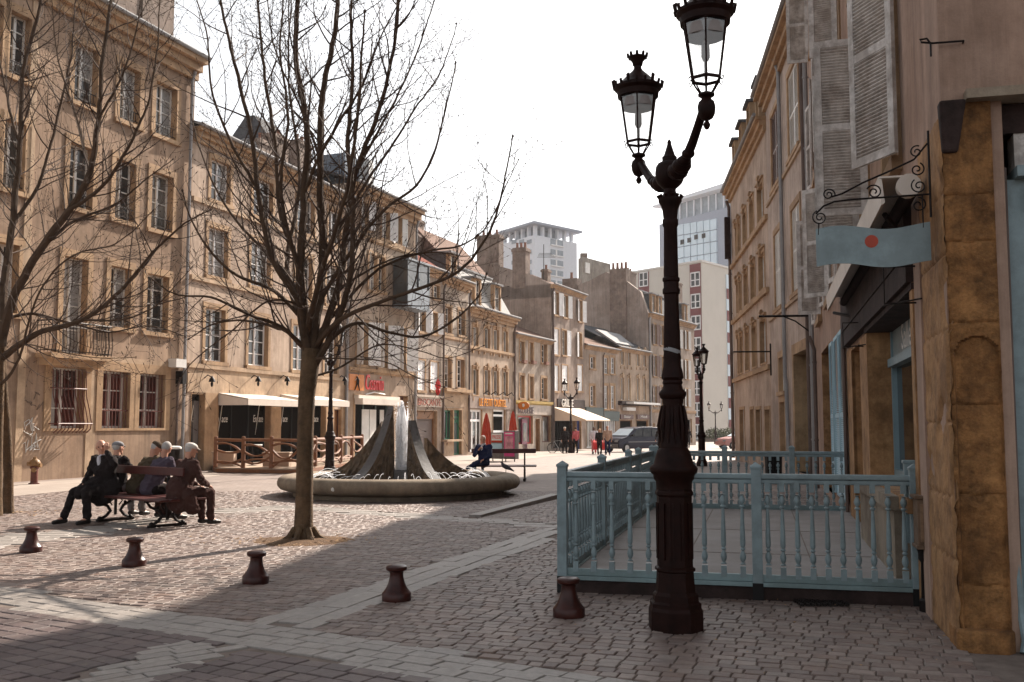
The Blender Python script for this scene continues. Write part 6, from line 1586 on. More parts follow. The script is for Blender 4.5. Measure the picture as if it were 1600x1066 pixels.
for i, (pxa, pxb, D, yt) in enumerate(((766, 785, 48, 676), (786, 804, 47.5, 673))):
    a, b = XD(pxa, D), XD(pxb, D - .4); Fx = Fr(a, b); z = zg(D); zt_ = zat((pxa + pxb) / 2, yt, D)
    r_ = thing('display_rack', ('grey wheeled rack with red and blue newspapers behind the seated man', 'grey wheeled rack with a pink poster left of the closed parasol')[i], 'rack', (a[0], a[1], z), 'wheeled display racks')
    MB().fbox(Fx, 0, Fx.L, z + .12, zt_, -.35, -.05).build('cabinet', M['irong'], r_, bevel=.02)
    for k in range(2):
        x, y, _ = Fx.pt(.08 + k * (Fx.L - .16), 0, -.1); MB().tube([(x - .02, y, z + .06), (x + .03, y, z + .06)], .06, 10).build('wheel', M['rub'], r_)
    if i == 0:
        hts = [(.0, .28, 'offw'), (.28, .36, 'red'), (.40, .62, 'shb'), (.64, .78, 'yel')]
        for k0, k1, mm in hts: MB().fbox(Fx, .05, Fx.L - .05, zt_ - .05 - k1 * (zt_ - z - .2), zt_ - .05 - k0 * (zt_ - z - .2), -.05, -.03).build('poster', M[mm], r_)
        text_mesh('PRESSE', Fx, .1, Fx.L - .1, zt_ - .3, zt_ - .12, -.028, .006, 'lettering', M['redl'], r_)
    else:
        MB().fbox(Fx, .04, Fx.L - .04, z + .25, zt_ - .06, -.05, -.03).build('poster', M['pink'], r_); MB().fbox(Fx, .1, Fx.L - .1, z + .55, zt_ - .25, -.028, -.02).build('picture', surf('rose_print', (.55, .25, .3), var=.5, scale=5), r_)
        MB().fbox(Fx, .1, Fx.L - .14, zt_ - .17, zt_ - .11, -.028, -.02).build('lettering', M['offw'], r_)
# bicycle
bx_, by_ = XD(873, 66); bz_ = zg(66)
bk = thing('bicycle', 'bicycle parked under the cream awning left of the man in black', 'bicycle', (bx_, by_, bz_))
def ring(c, r, t, ax):
    m = MB(); pts = [(c[0] + r * math.cos(a) * ax[0], c[1] + r * math.cos(a) * ax[1], c[2] + r * math.sin(a)) for a in [2 * math.pi * k / 20 for k in range(21)]]; m.tube(pts, t, 5, caps=False)
    for k in range(8): a = 2 * math.pi * k / 8; m.tube([c, (c[0] + r * math.cos(a) * ax[0], c[1] + r * math.cos(a) * ax[1], c[2] + r * math.sin(a))], .006, 3)
    return m
ax = (.95, -.3); w1 = (bx_ - .1 - .5 * ax[0] + .15, by_ - .5 * ax[1], bz_ + .34); w2 = (w1[0] + 1.02 * ax[0] * .8, w1[1] + 1.02 * ax[1], bz_ + .34)
ring(w1, .33, .022, ax).build('wheel', M['rub'], bk); ring(w2, .33, .022, ax).build('wheel', M['rub'], bk)
mid = Vector(w1).lerp(Vector(w2), .55); h = Vector(w1).lerp(Vector(w2), .15) + Vector((0, 0, .45)); st_ = Vector(w1).lerp(Vector(w2), .7) + Vector((0, 0, .5)); bb = mid + Vector((0, 0, -.05))
MB().tube([w1, h, st_, w2], .02, 6).tube([h, bb, st_], .02, 6).tube([bb, w2], .015, 5).build('frame', M['zinc'], bk)
MB().tube([h, h + Vector((0, 0, .18)), h + Vector((.12, -.05, .24))], .015, 5).tube([h + Vector((-.05, .25, .2)), h + Vector((.05, -.25, .2))], .015, 5).build('handlebar', M['irond'], bk); MB().ball(st_ + Vector((0, 0, .1)), .1, 8, 5, sx=1.3, sy=.6, sz=.4).build('saddle', M['black'], bk)

# ---- vehicles
def car(name, label, cat, prof, glassp, width, paintm, wheels, loc, rz, lights=True, lower=None):
    """prof: side outline (x forward, z); glassp: side window polygons; tumblehome above the waist"""
    root = thing(name, label, cat, (0, 0, 0)); ORG[root.name] = np.zeros(3)
    def yw(z): return width / 2 * (1 - max(0, z - .95) * .18 - max(0, .35 - z) * .15)
    m = MB(); n = len(prof)
    for s_ in (-1, 1):
        for x, z in prof: m.v.append((x, s_ * yw(z), z))
    for s_ in (-1, 1):
        for x, z in prof: m.v.append((x, s_ * yw(z) * .6, z + .015))
    m.f.append(tuple(range(n))); m.f.append(tuple(range(n, 2 * n))[::-1]); m.m += [0, 0]
    m.v = m.v[:2 * n]
    for i in range(n): j = (i + 1) % n; m.f.append((i, n + i, n + j, j)); m.m.append(0)
    m.build('body', paintm, root, bevel=.05)
    for poly in glassp:
        for s_ in (-1, 1):
            g = MB(); pts = [(x, s_ * (yw(z) + .004), z) for x, z in poly]; g.prism(pts, (0, s_ * .012, 0)); g.build('side_window', M['glass'], root)
    for x in wheels:
        for s_ in (-1, 1):
            y = s_ * (width / 2 - .08)
            w = MB().tube([(x, y - .1, .31), (x, y + .1, .31)], .31, 20).build('wheel', M['rub'], root, smooth=True)
            MB().tube([(x, y + s_ * .09, .31), (x, y + s_ * .112, .31)], .2, 14).build('rim', M['chrome'], w)
    return root
vprof = [(-2.2, .35), (-2.28, .6), (-2.25, 1.0), (-2.05, 1.55), (-1.9, 1.70), (-1.2, 1.76), (-.2, 1.75), (.45, 1.66), (1.25, 1.12), (1.95, .96), (2.18, .8), (2.25, .55), (2.2, .3), (1.8, .25), (-1.9, .25)]
vgl = [[(-1.95, 1.08), (-1.85, 1.52), (-1.1, 1.62), (-1.05, 1.08)], [(-.98, 1.08), (-1.02, 1.62), (-.25, 1.62), (-.15, 1.08)], [(-.08, 1.08), (-.18, 1.62), (.35, 1.55), (.95, 1.12)]]
van = car('people_carrier', 'dark blue people carrier parked before the two brown shop boards', 'van', vprof, vgl, 1.82, M['vanp'], (-1.4, 1.45), None, 0)
m = MB(); m.hexa([(.55, -.68, 1.60), (1.23, -.80, 1.15), (1.23, .80, 1.15), (.55, .68, 1.60), (.57, -.68, 1.64), (1.27, -.80, 1.17), (1.27, .80, 1.17), (.57, .68, 1.64)]); m.build('windscreen', M['tglass'], van)
for s_ in (-1, 1): MB().hexa([(2.06, s_ * .5, .72), (2.06, s_ * .84, .72), (2.22, s_ * .8, .72), (2.26, s_ * .5, .72), (2.0, s_ * .5, .88), (1.9, s_ * .84, .88), (2.1, s_ * .8, .88), (2.16, s_ * .5, .88)]).build('headlight', M['zinc'], van)
MB().box(2.22, 0, .45, .12, 1.7, .26).build('bumper', M['greyc'], van, bevel=.03); MB().box(2.2, 0, .76, .06, .7, .1).build('grille', M['black'], van)
MB().box(2.285, 0, .48, .02, .5, .1).build('number_plate', M['offw'], van)
for s_ in (-1, 1): MB().box(-.3, s_ * .925, .72, 3.2, .02, .06).build('side_trim', M['zinc'], van); MB().box(.95, s_ * 1.0, 1.16, .14, .16, .12).build('mirror', M['black'], van)
vx, vy = XD(988, 70.5); van.location = (vx, vy, zg(vy)); van.rotation_euler = (0, 0, R(180 + 38))
cprof = [(-2.0, .35), (-2.08, .6), (-2.0, .9), (-1.75, 1.0), (-1.25, 1.38), (.1, 1.42), (.85, 1.02), (1.75, .86), (2.0, .65), (2.0, .35), (1.7, .25), (-1.7, .25)]
cgl = [[(-1.4, 1.02), (-1.15, 1.32), (-.6, 1.34), (-.55, 1.02)], [(-.48, 1.02), (-.52, 1.34), (.05, 1.34), (.6, 1.02)]]
car_ = car('parked_car', 'pale red car nosing out from behind the right hand houses', 'car', cprof, cgl, 1.68, M['carp'], (-1.25, 1.3), None, 0)
MB().hexa([(.16, -.62, 1.37), (.83, -.74, 1.04), (.83, .74, 1.04), (.16, .62, 1.37), (.18, -.62, 1.41), (.87, -.74, 1.06), (.87, .74, 1.06), (.18, .62, 1.41)]).build('windscreen', M['tglass'], car_)
for s_ in (-1, 1): MB().box(1.96, s_ * .6, .68, .1, .3, .14).build('headlight', M['zinc'], car_)
cx_, cy_ = XD(1157, 84); car_.location = (cx_, cy_, zg(cy_)); car_.rotation_euler = (0, 0, R(180 + 20))

# ---- low wall, shrubs at the street end
a, b = XD(1098, 140), XD(1175, 150)
m = MB(); Fw = Fr(a, b); m.fbox(Fw, 0, Fw.L, -1.2, .25 + zg(140) + .6, -.3, 0); m.build('garden_wall', M['pl_g'], label='low grey wall at the foot of the apartment block', cat='wall')
rs = random.Random(11); m = MB()
for k in range(2600):
    u = rs.uniform(0, Fw.L); h_ = abs(math.sin(u * .9)) * .7 + .8; z = zg(140) + .2 + rs.random() * h_ + .3; w = rs.uniform(.1, 1.6)
    c = Vector(Fw.pt(u, z, w)); s_ = rs.uniform(.1, .2); v1 = Vector((rs.gauss(0, 1), rs.gauss(0, 1), rs.gauss(0, 1))).normalized() * s_; v2 = v1.cross(Vector((rs.gauss(0, 1), rs.gauss(0, 1), 1))).normalized() * s_ * .5
    m.face([c - v1, c + v2, c + v1, c - v2])
m.build('hedge', surf('hedge_leaf', (.09, .10, .045), rough=.8, var=.5, scale=1.5), label='scrubby green hedge along the low wall at the street end', cat='hedge')

# ---------------------------------------------------------------- trees (bare, early spring)
class Tree:
    def __init__(s, seed, sc_=1.0): s.rs = random.Random(seed); s.big = MB(); s.small = MB(); s.n = 0; s.sc = sc_
    def limb(s, pts, r0, r1, level=0, dens=1.0, sub=True):
        """smooth polyline limb, then side shoots along it"""
        P_ = [Vector(p) for p in pts]; out = []
        for i in range(len(P_) - 1):
            a, b = P_[max(i - 1, 0)], P_[i]; c, d = P_[i + 1], P_[min(i + 2, len(P_) - 1)]
            n = max(3, int((c - b).length / .10))
            for k in range(n):
                t = k / n; out.append(.5 * ((2 * b) + (c - a) * t + (2 * a - 5 * b + 4 * c - d) * t * t + (3 * b - a - 3 * c + d) * t ** 3))
        out.append(P_[-1]); n = len(out)
        w = Vector((0, 0, 0))
        for i in range(1, n):
            w += Vector((s.rs.gauss(0, 1), s.rs.gauss(0, 1), s.rs.gauss(0, .6))) * .006; w *= .93; out[i] = out[i] + w
        rr = [r0 + (r1 - r0) * (i / (n - 1)) ** .85 for i in range(n)]
        s.big.tube(out, rr, 8 if r0 > .03 else 6)
        if not sub: return
        L = sum((out[i + 1] - out[i]).length for i in range(n - 1)); cnt = int(L * 5.2 * dens)
        for k in range(cnt):
            t = .12 + .88 * (k + s.rs.random()) / cnt; i = min(n - 2, int(t * (n - 1)))
            d = (out[i + 1] - out[i]).normalized()
            s.shoot(out[i], d, rr[i], L * (1 - t) * .45 + s.rs.uniform(.35, .85), 1)
        s.tip(out[-1], (out[-1] - out[-2]).normalized(), r1)
    def tip(s, p, d, r):
        r = max(r, .0025)
        s.small.tube([p, p + d * .012, p + d * .028, p + d * .045], [r, r * 2.1, r * 1.7, .0008], 4)
    def shoot(s, p, d, rp, L, level):
        rs = s.rs
        perp = d.cross(Vector((rs.gauss(0, 1), rs.gauss(0, 1), rs.gauss(0, 1)))); 
        if perp.length < 1e-3: return
        perp.normalize(); a = R(rs.uniform(30, 68)); v = (d * math.cos(a) + perp * math.sin(a)).normalized()
        L = min(L, 1.35) if level == 1 else min(L, .55); r = min(rp * .5, .0035 + .0075 * L) if level == 1 else .0032
        r = max(r, .0026)
        n = max(3, int(L / .09)); pts = [p]; vv = v
        for i in range(n):
            vv = (vv + Vector((rs.gauss(0, .08), rs.gauss(0, .08), rs.gauss(0, .06) + .055))).normalized(); pts.append(pts[-1] + vv * (L / n))
        rad = [r + (.0018 - r) * i / n for i in range(n + 1)]
        s.small.tube(pts, rad, 5 if level == 1 else 3, caps=False); s.n += 1
        s.tip(pts[-1], vv, .0028)
        if level == 1:
            c = int(L * 6.2)
            for k in range(c):
                i = 1 + int(rs.random() * (n - 1)); s.shoot(pts[i], (pts[i] - pts[i - 1]).normalized(), rad[i], rs.uniform(.12, .5) * (1.2 - i / n * .5), 2)
        elif L > .22 and rs.random() < .55:
            for k in range(rs.randint(1, 3)):
                i = 1 + int(rs.random() * (n - 1)); q = pts[i]; dd = (pts[i] - pts[i - 1]).normalized(); pr = dd.cross(Vector((rs.gauss(0, 1), rs.gauss(0, 1), rs.gauss(0, 1)))).normalized()
                e = q + (dd * .6 + pr * .8 + Vector((0, 0, .2))).normalized() * rs.uniform(.04, .12); s.small.tube([q, e], [.0026, .002], 3, caps=False); s.tip(e, (e - q).normalized(), .0026)
def px3(l, D): return [at(x, y, D + d) for x, y, d in l]
T = Tree(21); D = 14.0
m = MB()
base = at(474, 843, D)
tp = [(473, 846, 0), (474, 830, 0), (475, 790, 0), (476, 740, 0), (477, 680, 0), (479, 620, 0), (484, 575, 0), (486, 545, 0)]
m.tube(px3(tp, D), [.158, .135, .122, .118, .114, .116, .128, .12], 20)
for k in range(7):
    a = k * .9; m.tube([base + Vector((.12 * math.cos(a), .12 * math.sin(a), .16)), base + Vector((.21 * math.cos(a), .21 * math.sin(a), .03)), base + Vector((.36 * math.cos(a), .36 * math.sin(a), -.03))], [.045, .045, .015], 7)
tree = thing('bare_tree', 'leafless tree with a broad branching crown in front of the fountain', 'tree', tuple(base))
trunk = m.build('trunk', M['bark'], tree, smooth=True)
limbs = [
 ([(484, 575, 0), (472, 500, -.1), (467, 430, -.2), (476, 300, -.2), (480, 200, -.3), (462, 90, -.4), (470, -40, -.5), (475, -150, -.5)], .10, .03),
 ([(487, 570, 0), (500, 470, .1), (506, 380, .2), (502, 260, .2), (505, 160, .3), (525, 40, .3), (532, -60, .3), (540, -180, .3)], .105, .03),
 ([(488, 560, 0), (528, 450, .2), (540, 370, .2), (556, 270, .1), (590, 180, 0), (612, 90, 0), (622, 10, 0), (630, -80, 0)], .085, .02),
 ([(488, 580, 0), (530, 490, -.2), (548, 420, -.4), (552, 330, -.5), (545, 220, -.6), (552, 120, -.6), (548, 20, -.7), (552, -90, -.8)], .075, .02),
 ([(478, 540, 0), (466, 470, -.3), (425, 400, -.5), (405, 300, -.6), (396, 220, -.7), (372, 120, -.8), (352, 30, -.8), (335, -60, -.9)], .075, .018),
 ([(480, 520, 0), (470, 420, .3), (440, 330, .5), (432, 230, .6), (418, 140, .7), (408, 40, .8), (398, -60, .8)], .07, .018),
 ([(478, 550, 0), (450, 520, .4), (410, 505, .6), (370, 500, .8), (330, 508, .9), (296, 530, 1.0)], .045, .010),
 ([(477, 545, 0), (440, 512, -.4), (380, 488, -.9), (330, 465, -1.2), (280, 462, -1.4), (240, 440, -1.6)], .05, .010),
 ([(474, 500, 0), (430, 455, -.3), (370, 430, -.6), (330, 395, -.8), (300, 350, -.9), (285, 300, -1.0)], .05, .010),
 ([(472, 470, 0), (440, 420, .4), (390, 370, .7), (350, 320, .9), (318, 250, 1.1), (300, 180, 1.2)], .045, .010),
 ([(488, 560, 0), (520, 528, .1), (560, 505, .2), (610, 520, .3), (660, 528, .4), (705, 505, .5), (745, 465, .5), (758, 430, .5)], .05, .010),
 ([(490, 545, 0), (530, 500, -.4), (600, 470, -.8), (660, 450, -1.1), (715, 425, -1.3), (760, 370, -1.4), (785, 300, -1.5), (800, 215, -1.5)], .055, .010),
 ([(490, 530, 0), (540, 470, .4), (600, 415, .7), (670, 390, .9), (720, 380, 1.0), (765, 345, 1.1), (812, 250, 1.2)], .045, .008),
 ([(500, 470, .1), (545, 400, -.1), (600, 330, -.3), (650, 290, -.5), (680, 230, -.6), (700, 160, -.7), (712, 100, -.8)], .05, .009),
 ([(505, 400, .2), (560, 300, .5), (610, 230, .8), (650, 170, 1.0), (690, 110, 1.1), (716, 40, 1.2)], .045, .009),
 ([(528, 450, .2), (580, 420, .5), (630, 400, .8), (690, 395, 1.0), (735, 400, 1.2), (790, 372, 1.3)], .03, .006),
 ([(486, 560, 0), (540, 560, -.5), (600, 565, -.8), (650, 590, -1.0), (690, 605, -1.0)], .026, .006),
 ([(484, 590, 0), (530, 575, .3), (590, 540, .5), (650, 548, .7), (700, 560, .8), (755, 540, .8)], .028, .006),
 ([(467, 430, -.2), (440, 300, -.6), (450, 180, -.8), (440, 80, -1.0), (446, -20, -1.1)], .045, .012),
 ([(476, 300, -.2), (520, 210, -.5), (570, 130, -.8), (600, 50, -.9), (640, -20, -1.0)], .04, .010),
 ([(405, 300, -.6), (360, 220, -.9), (330, 140, -1.1), (322, 60, -1.2), (300, -20, -1.3)], .035, .009),
 ([(502, 260, .2), (470, 170, .6), (430, 80, .9), (415, -30, 1.1)], .035, .010),
 ([(480, 480, 0), (420, 470, -.8), (360, 520, -1.2), (310, 560, -1.4), (280, 600, -1.4)], .026, .006),
 ([(556, 270, .1), (600, 190, .5), (640, 110, .8), (668, 30, 1.0), (690, -40, 1.0)], .035, .010),
]
for l, r0, r1 in limbs: T.limb(px3(l, D), r0 * .70, r1 * .8, dens=.75)
T.limb(px3([(480, 520, 0), (500, 430, -1.0), (540, 300, -1.8), (560, 150, -2.2), (570, 20, -2.5)], D), .05, .01, dens=.8)
T.limb(px3([(480, 520, 0), (450, 420, 1.2), (470, 280, 2.0), (450, 120, 2.4), (455, 0, 2.6)], D), .05, .01, dens=.8)
cr = T.big.build('crown', M['limb'], tree, smooth=True)
T.small.build('twigs', M['twig'], tree); 
# left tree
T = Tree(5); D = 17.6
base = at(12, 802, 18.3)
tree = thing('bare_tree', 'leafless tree at the left edge with branches hanging over the tan house', 'tree', tuple(base))
m = MB(); m.tube(px3([(12, 806, .7), (12, 790, .7), (13, 740, .6), (10, 680, .5), (3, 600, .3), (0, 540, .1), (0, 500, 0)], D), [.12, .10, .085, .085, .09, .10, .10], 14)
m.tube(px3([(-7, 806, .2), (-6, 780, .2), (-4, 700, .2), (-2, 620, .1), (0, 560, 0)], D), [.12, .10, .085, .085, .085], 14)
m.build('trunk', M['bark'], tree, smooth=True)
limbs = [
 ([(2, 540, 0), (20, 470, -.2), (55, 400, -.4), (105, 330, -.7), (140, 270, -.9), (152, 190, -1.0), (158, 100, -1.1), (172, 10, -1.2), (180, -60, -1.2)], .11, .025),
 ([(2, 530, 0), (5, 450, .2), (20, 350, .3), (32, 240, .3), (36, 120, .3), (60, 10, .3), (70, -80, .3)], .10, .025),
 ([(2, 560, 0), (60, 520, -.3), (130, 500, -.6), (190, 455, -.9), (240, 395, -1.1), (290, 350, -1.2), (330, 330, -1.2)], .08, .012),
 ([(5, 500, 0), (50, 490, .4), (110, 505, .6), (170, 520, .8), (230, 510, .9), (285, 525, 1.0)], .04, .008),
 ([(55, 400, -.4), (110, 350, -.2), (180, 320, 0), (230, 280, .1), (270, 250, .2)], .045, .009),
 ([(105, 330, -.7), (160, 290, -1.1), (200, 230, -1.4), (230, 160, -1.6), (246, 80, -1.7), (250, 0, -1.8)], .045, .010),
 ([(20, 350, .3), (60, 290, .5), (85, 200, .7), (110, 100, .8), (120, 0, .9), (125, -60, .9)], .045, .010),
 ([(2, 600, 0), (30, 560, -.4), (60, 460, -.9), (110, 400, -1.3), (180, 380, -1.6), (240, 330, -1.8)], .035, .008),
 ([(32, 240, .3), (10, 160, .5), (-10, 60, .7), (-20, -40, .8)], .04, .010),
 ([(140, 270, -.9), (120, 180, -.6), (90, 90, -.4), (80, 0, -.3)], .035, .009),
 ([(130, 500, -.6), (190, 500, -1.0), (240, 480, -1.3), (300, 420, -1.5)], .03, .006),
 ([(2, 560, 0), (40, 540, .6), (90, 550, 1.0), (150, 560, 1.2), (210, 560, 1.3)], .025, .006),
 ([(152, 190, -1.0), (190, 120, -1.2), (215, 40, -1.3), (222, -40, -1.4)], .03, .008),
]
for l, r0, r1 in limbs: T.limb(px3(l, D), r0 * .82, r1 * .85, dens=1.0)
T.big.build('crown', M['limb'], tree, smooth=True); T.small.build('twigs', M['twig'], tree)

# ---------------------------------------------------------------- people
def fuse(mb, name, mat, parent, voxel=.012, smooth_it=6, label=None, fold=0.0):
    me = bpy.data.meshes.new('tmp'); me.from_pydata([tuple(v) for v in mb.v], [], mb.f); me.update()
    bm = bmesh.new(); bm.from_mesh(me); bmesh.ops.recalc_face_normals(bm, faces=bm.faces); bm.to_mesh(me); bm.free()
    o = bpy.data.objects.new('tmp', me); COL.objects.link(o)
    r = o.modifiers.new('r', 'REMESH'); r.mode = 'VOXEL'; r.voxel_size = voxel
    s_ = o.modifiers.new('s', 'SMOOTH'); s_.factor = .5; s_.iterations = smooth_it
    if fold:
        tx_ = bpy.data.textures.new('fold', 'CLOUDS'); tx_.noise_scale = .075; tx_.noise_depth = 2
        dm = o.modifiers.new('d', 'DISPLACE'); dm.texture = tx_; dm.strength = fold; dm.mid_level = .5
    dg = bpy.context.evaluated_depsgraph_get(); me2 = bpy.data.meshes.new_from_object(o.evaluated_get(dg)); bpy.data.objects.remove(o)
    me2.name = name; me2.materials.clear(); me2.materials.append(mat); me2.polygons.foreach_set("use_smooth", [True] * len(me2.polygons)); me2.update()
    o2 = bpy.data.objects.new(name, me2); COL.objects.link(o2)
    if parent is not None: o2.parent = parent
    tag(o2, label); return o2
V = Vector
def chain(mb, pts, rs_, n=12, sq=1.0):
    """limb with rounded ends"""
    pts = [V(p) for p in pts]; d0 = (pts[0] - pts[1]).normalized(); d1 = (pts[-1] - pts[-2]).normalized(); r0, r1 = rs_[0], rs_[-1]
    P_ = [pts[0] + d0 * r0 * .98, pts[0] + d0 * r0 * .7] + pts + [pts[-1] + d1 * r1 * .7, pts[-1] + d1 * r1 * .98]
    mb.tube(P_, [r0 * .15, r0 * .7] + list(rs_) + [r1 * .7, r1 * .15], n, True, sq)
def ell(mb, c, rx, ry, rz, M_=None, n=14, k=9):
    b = len(mb.v); mb.ball((0, 0, 0), 1.0, n, k)
    for i in range(b, len(mb.v)):
        v = V(mb.v[i]); v = V((v.x * rx, v.y * ry, v.z * rz))
        if M_: v = M_ @ v
        mb.v[i] = tuple(V(c) + v)
def hand(mb, w, d, up, s_=1.0, curl=.5, side=1):
    """palm at wrist w pointing along d; five fingers"""
    d = V(d).normalized(); up = V(up); up = (up - d * up.dot(d)).normalized(); x = d.cross(up) * side
    w = V(w); pc = w + d * .045
    chain(mb, [w, w + d * .03, w + d * .07], [.024, .031, .034], 10, .55)
    for i, (o_, L) in enumerate(((-.027, .066), (-.009, .076), (.009, .072), (.026, .056))):
        b_ = w + d * .085 + x * o_; c1 = (d * math.cos(curl) - up * math.sin(curl)); c2 = (d * math.cos(curl * 2) - up * math.sin(curl * 2))
        chain(mb, [b_ - d * .015, b_ + c1 * L * .5, b_ + c1 * L * .5 + c2 * L * .5], [.0095, .0088, .0075], 7)
    t0 = w + d * .03 - x * .03; chain(mb, [t0, t0 - x * .022 + d * .028 - up * .012, t0 - x * .026 + d * .058 - up * .02], [.012, .0105, .009], 7)
def person(label, J, cl, loc, rz, voxel=.012, near=True, skin='skin', group=None, hair='hairg', hairstyle='short', cap=None, face=True):
    """J: joints in local metres (x right of the body, y forward, z up from the ground)"""
    root = thing('person', label, 'person', (0, 0, 0), group); ORG[root.name] = np.zeros(3)
    H = V(J['head']); nk = V(J['neck']); fw = V(J.get('face', (0, 1, 0))).normalized(); up = (H - nk).normalized(); up = (up - fw * up.dot(fw)).normalized(); xr = fw.cross(up)
    MM = Matrix((xr, fw, up)).transposed()
    mb = MB()
    ell(mb, H + up * .012, .074, .092, .100, MM); ell(mb, H - up * .045 + fw * .018, .056, .070, .072, MM)
    if near:
        chain(mb, [H + fw * .088 + up * .022, H + fw * .108 - up * .018], [.011, .016], 8)         # nose
        for s_ in (-1, 1):
            ell(mb, H + xr * s_ * .077 - up * .008 - fw * .005, .010, .020, .032, MM, 8, 6)            # ears
            ell(mb, H + xr * s_ * .032 + fw * .078 + up * .034, .024, .014, .010, MM, 8, 6)           # brow
            ell(mb, H + xr * s_ * .035 + fw * .064 - up * .028, .022, .020, .018, MM, 8, 6)           # cheek
        ell(mb, H + fw * .084 - up * .055, .024, .012, .007, MM, 8, 6); ell(mb, H + fw * .082 - up * .067, .022, .012, .008, MM, 8, 6)   # lips
        ell(mb, H + fw * .072 - up * .098, .026, .020, .018, MM, 8, 6)                                  # chin
    else:
        ell(mb, H + fw * .095 - up * .01, .014, .02, .02, MM, 8, 6)
    chain(mb, [nk - up * .03, H - up * .05 - fw * .02], [.062, .054])
    ch, pv = V(J['chest']), V(J['pelvis'])
    chain(mb, [pv, (pv + ch) / 2, ch, nk - up * .05], [.11, .10, .12, .06])
    for s_ in 'LR':
        sh, el, wr = V(J['sh' + s_]), V(J['el' + s_]), V(J['wr' + s_])
        chain(mb, [ch, sh], [.06, .05]); chain(mb, [sh, el], [.042, .034]); chain(mb, [el, wr], [.034, .023])
        hd_ = V(J.get('hd' + s_, (wr - el))); hand(mb, wr, hd_, J.get('hu' + s_, (0, 0, 1)), curl=J.get('curl', .55), side=1 if s_ == 'R' else -1)
        hp, kn, an = V(J['hp' + s_]), V(J['kn' + s_]), V(J['an' + s_]); chain(mb, [pv, hp], [.09, .08]); chain(mb, [hp, kn], [.07, .045]); chain(mb, [kn, an], [.045, .03])
        td = V(J.get('to' + s_, (0, 1, 0))); chain(mb, [an, an + td * .1 + V((0, 0, -.04))], [.03, .03])
    fuse(mb, 'body', M[skin], root, voxel if not near else .0075, 3)
    # jacket
    jk = MB(); shw = .02
    chain(jk, [pv + V((0, 0, .0)), pv.lerp(ch, .5), ch, ch.lerp(nk, .6)], [.165, .155, .165, .10], 18)
    for s_ in 'LR':
        sh, el, wr = V(J['sh' + s_]), V(J['el' + s_]), V(J['wr' + s_])
        chain(jk, [ch + (sh - ch) * .25, sh], [.125, .078]); chain(jk, [pv.lerp(ch, .35), ch + (sh - ch) * .75 - V((0, 0, .05))], [.14, .10]); chain(jk, [sh, sh.lerp(el, .5), el], [.074, .066, .060]); chain(jk, [el, el.lerp(wr, .85)], [.060, .046])
    chain(jk, [ch.lerp(nk, .7), nk - up * .005], [.09, .070], 14)
    for f in J.get('coat', []):                       # extra coat volumes
        chain(jk, f[0], f[1])
    jo = fuse(jk, 'jacket', M[cl[0]], root, voxel, 7, fold=.05 if near else .03)
    tr_ = MB()
    for s_ in 'LR':
        hp, kn, an = V(J['hp' + s_]), V(J['kn' + s_]), V(J['an' + s_])
        chain(tr_, [pv, hp], [.13, .105]); chain(tr_, [hp, hp.lerp(kn, .5), kn], [.10, .088, .072]); chain(tr_, [kn, kn.lerp(an, .5), an + (kn - an).normalized() * .02], [.072, .062, .062])
    fuse(tr_, 'trousers', M[cl[1]], root, voxel, 6, fold=.04 if near else .02)
    for s_ in 'LR':
        an = V(J['an' + s_]); td = V(J.get('to' + s_, (0, 1, 0))).normalized(); sb = MB()
        chain(sb, [an - td * .03 + V((0, 0, -.045)), an + td * .08 + V((0, 0, -.05)), an + td * .17 + V((0, 0, -.06))], [.042, .043, .034]); chain(sb, [an + V((0, 0, .01)), an + V((0, 0, -.04))], [.042, .042])
        fuse(sb, 'shoe', M['shoe'], root, .012 if near else .02, 3)
    if 'shirt' in J:
        sh_ = MB(); c = V(J['shirt']); ell(sh_, c + V((0, -.008, .05)), .035, .03, .11, MM); chain(sh_, [nk - V((0, 0, .02)), nk + up * .03], [.066, .062]); fuse(sh_, 'shirt', M['shirt'], root, .01, 3)
    if hairstyle != 'bald' or True:
        hb = MB()
        if hairstyle == 'bald':
            ell(hb, H - fw * .04 - up * .03, .0775, .066, .045, MM)
        else: ell(hb, H - fw * .020 + up * .022, .081, .088, .092, MM)
        if hairstyle == 'long': ell(hb, H - fw * .045 - up * .04, .085, .06, .11, MM)
        fuse(hb, 'hair', M[hair], root, .01 if near else .018, 2)
    if cap:
        cb = MB(); ell(cb, H + up * .052 - fw * .008, .094, .106, .062, MM)
        chain(cb, [H + up * .045 + fw * .07, H + up * .035 + fw * .125], [.05, .03], 12, .35); fuse(cb, 'cap', M[cap], root, .009 if near else .018, 2)
    if near and face:
        for s_ in (-1, 1):
            MB().ball(tuple(H + xr * s_ * .032 + fw * .083 + up * .012), .009, 8, 5).build('eye', M['black'], root)
    root.location = loc; root.rotation_euler = (0, 0, rz)
    return root
def seated(lean=.0, hx=.0, seat=.46, spread=.12, twist=0.0, face=(0, 1, 0), **k):
    J = {'pelvis': (0, 0, seat + .09), 'chest': (hx * .5, lean * .7, seat + .40), 'neck': (hx, lean + .02, seat + .58), 'head': (hx * 1.1, lean + .06, seat + .74), 'face': face,
         'shL': (-.19 + hx, lean * .95, seat + .53), 'shR': (.19 + hx, lean * .95, seat + .53), 'elL': (-.25, lean + .08, seat + .26), 'elR': (.25, lean + .08, seat + .26),
         'wrL': (-.14, lean + .30, seat + .17), 'wrR': (.14, lean + .30, seat + .17), 'hpL': (-.09, .03, seat + .07), 'hpR': (.09, .03, seat + .07),
         'knL': (-spread, .46, seat + .06), 'knR': (spread, .46, seat + .06), 'anL': (-spread, .47, .10), 'anR': (spread, .47, .10)}
    J.update(k); return J
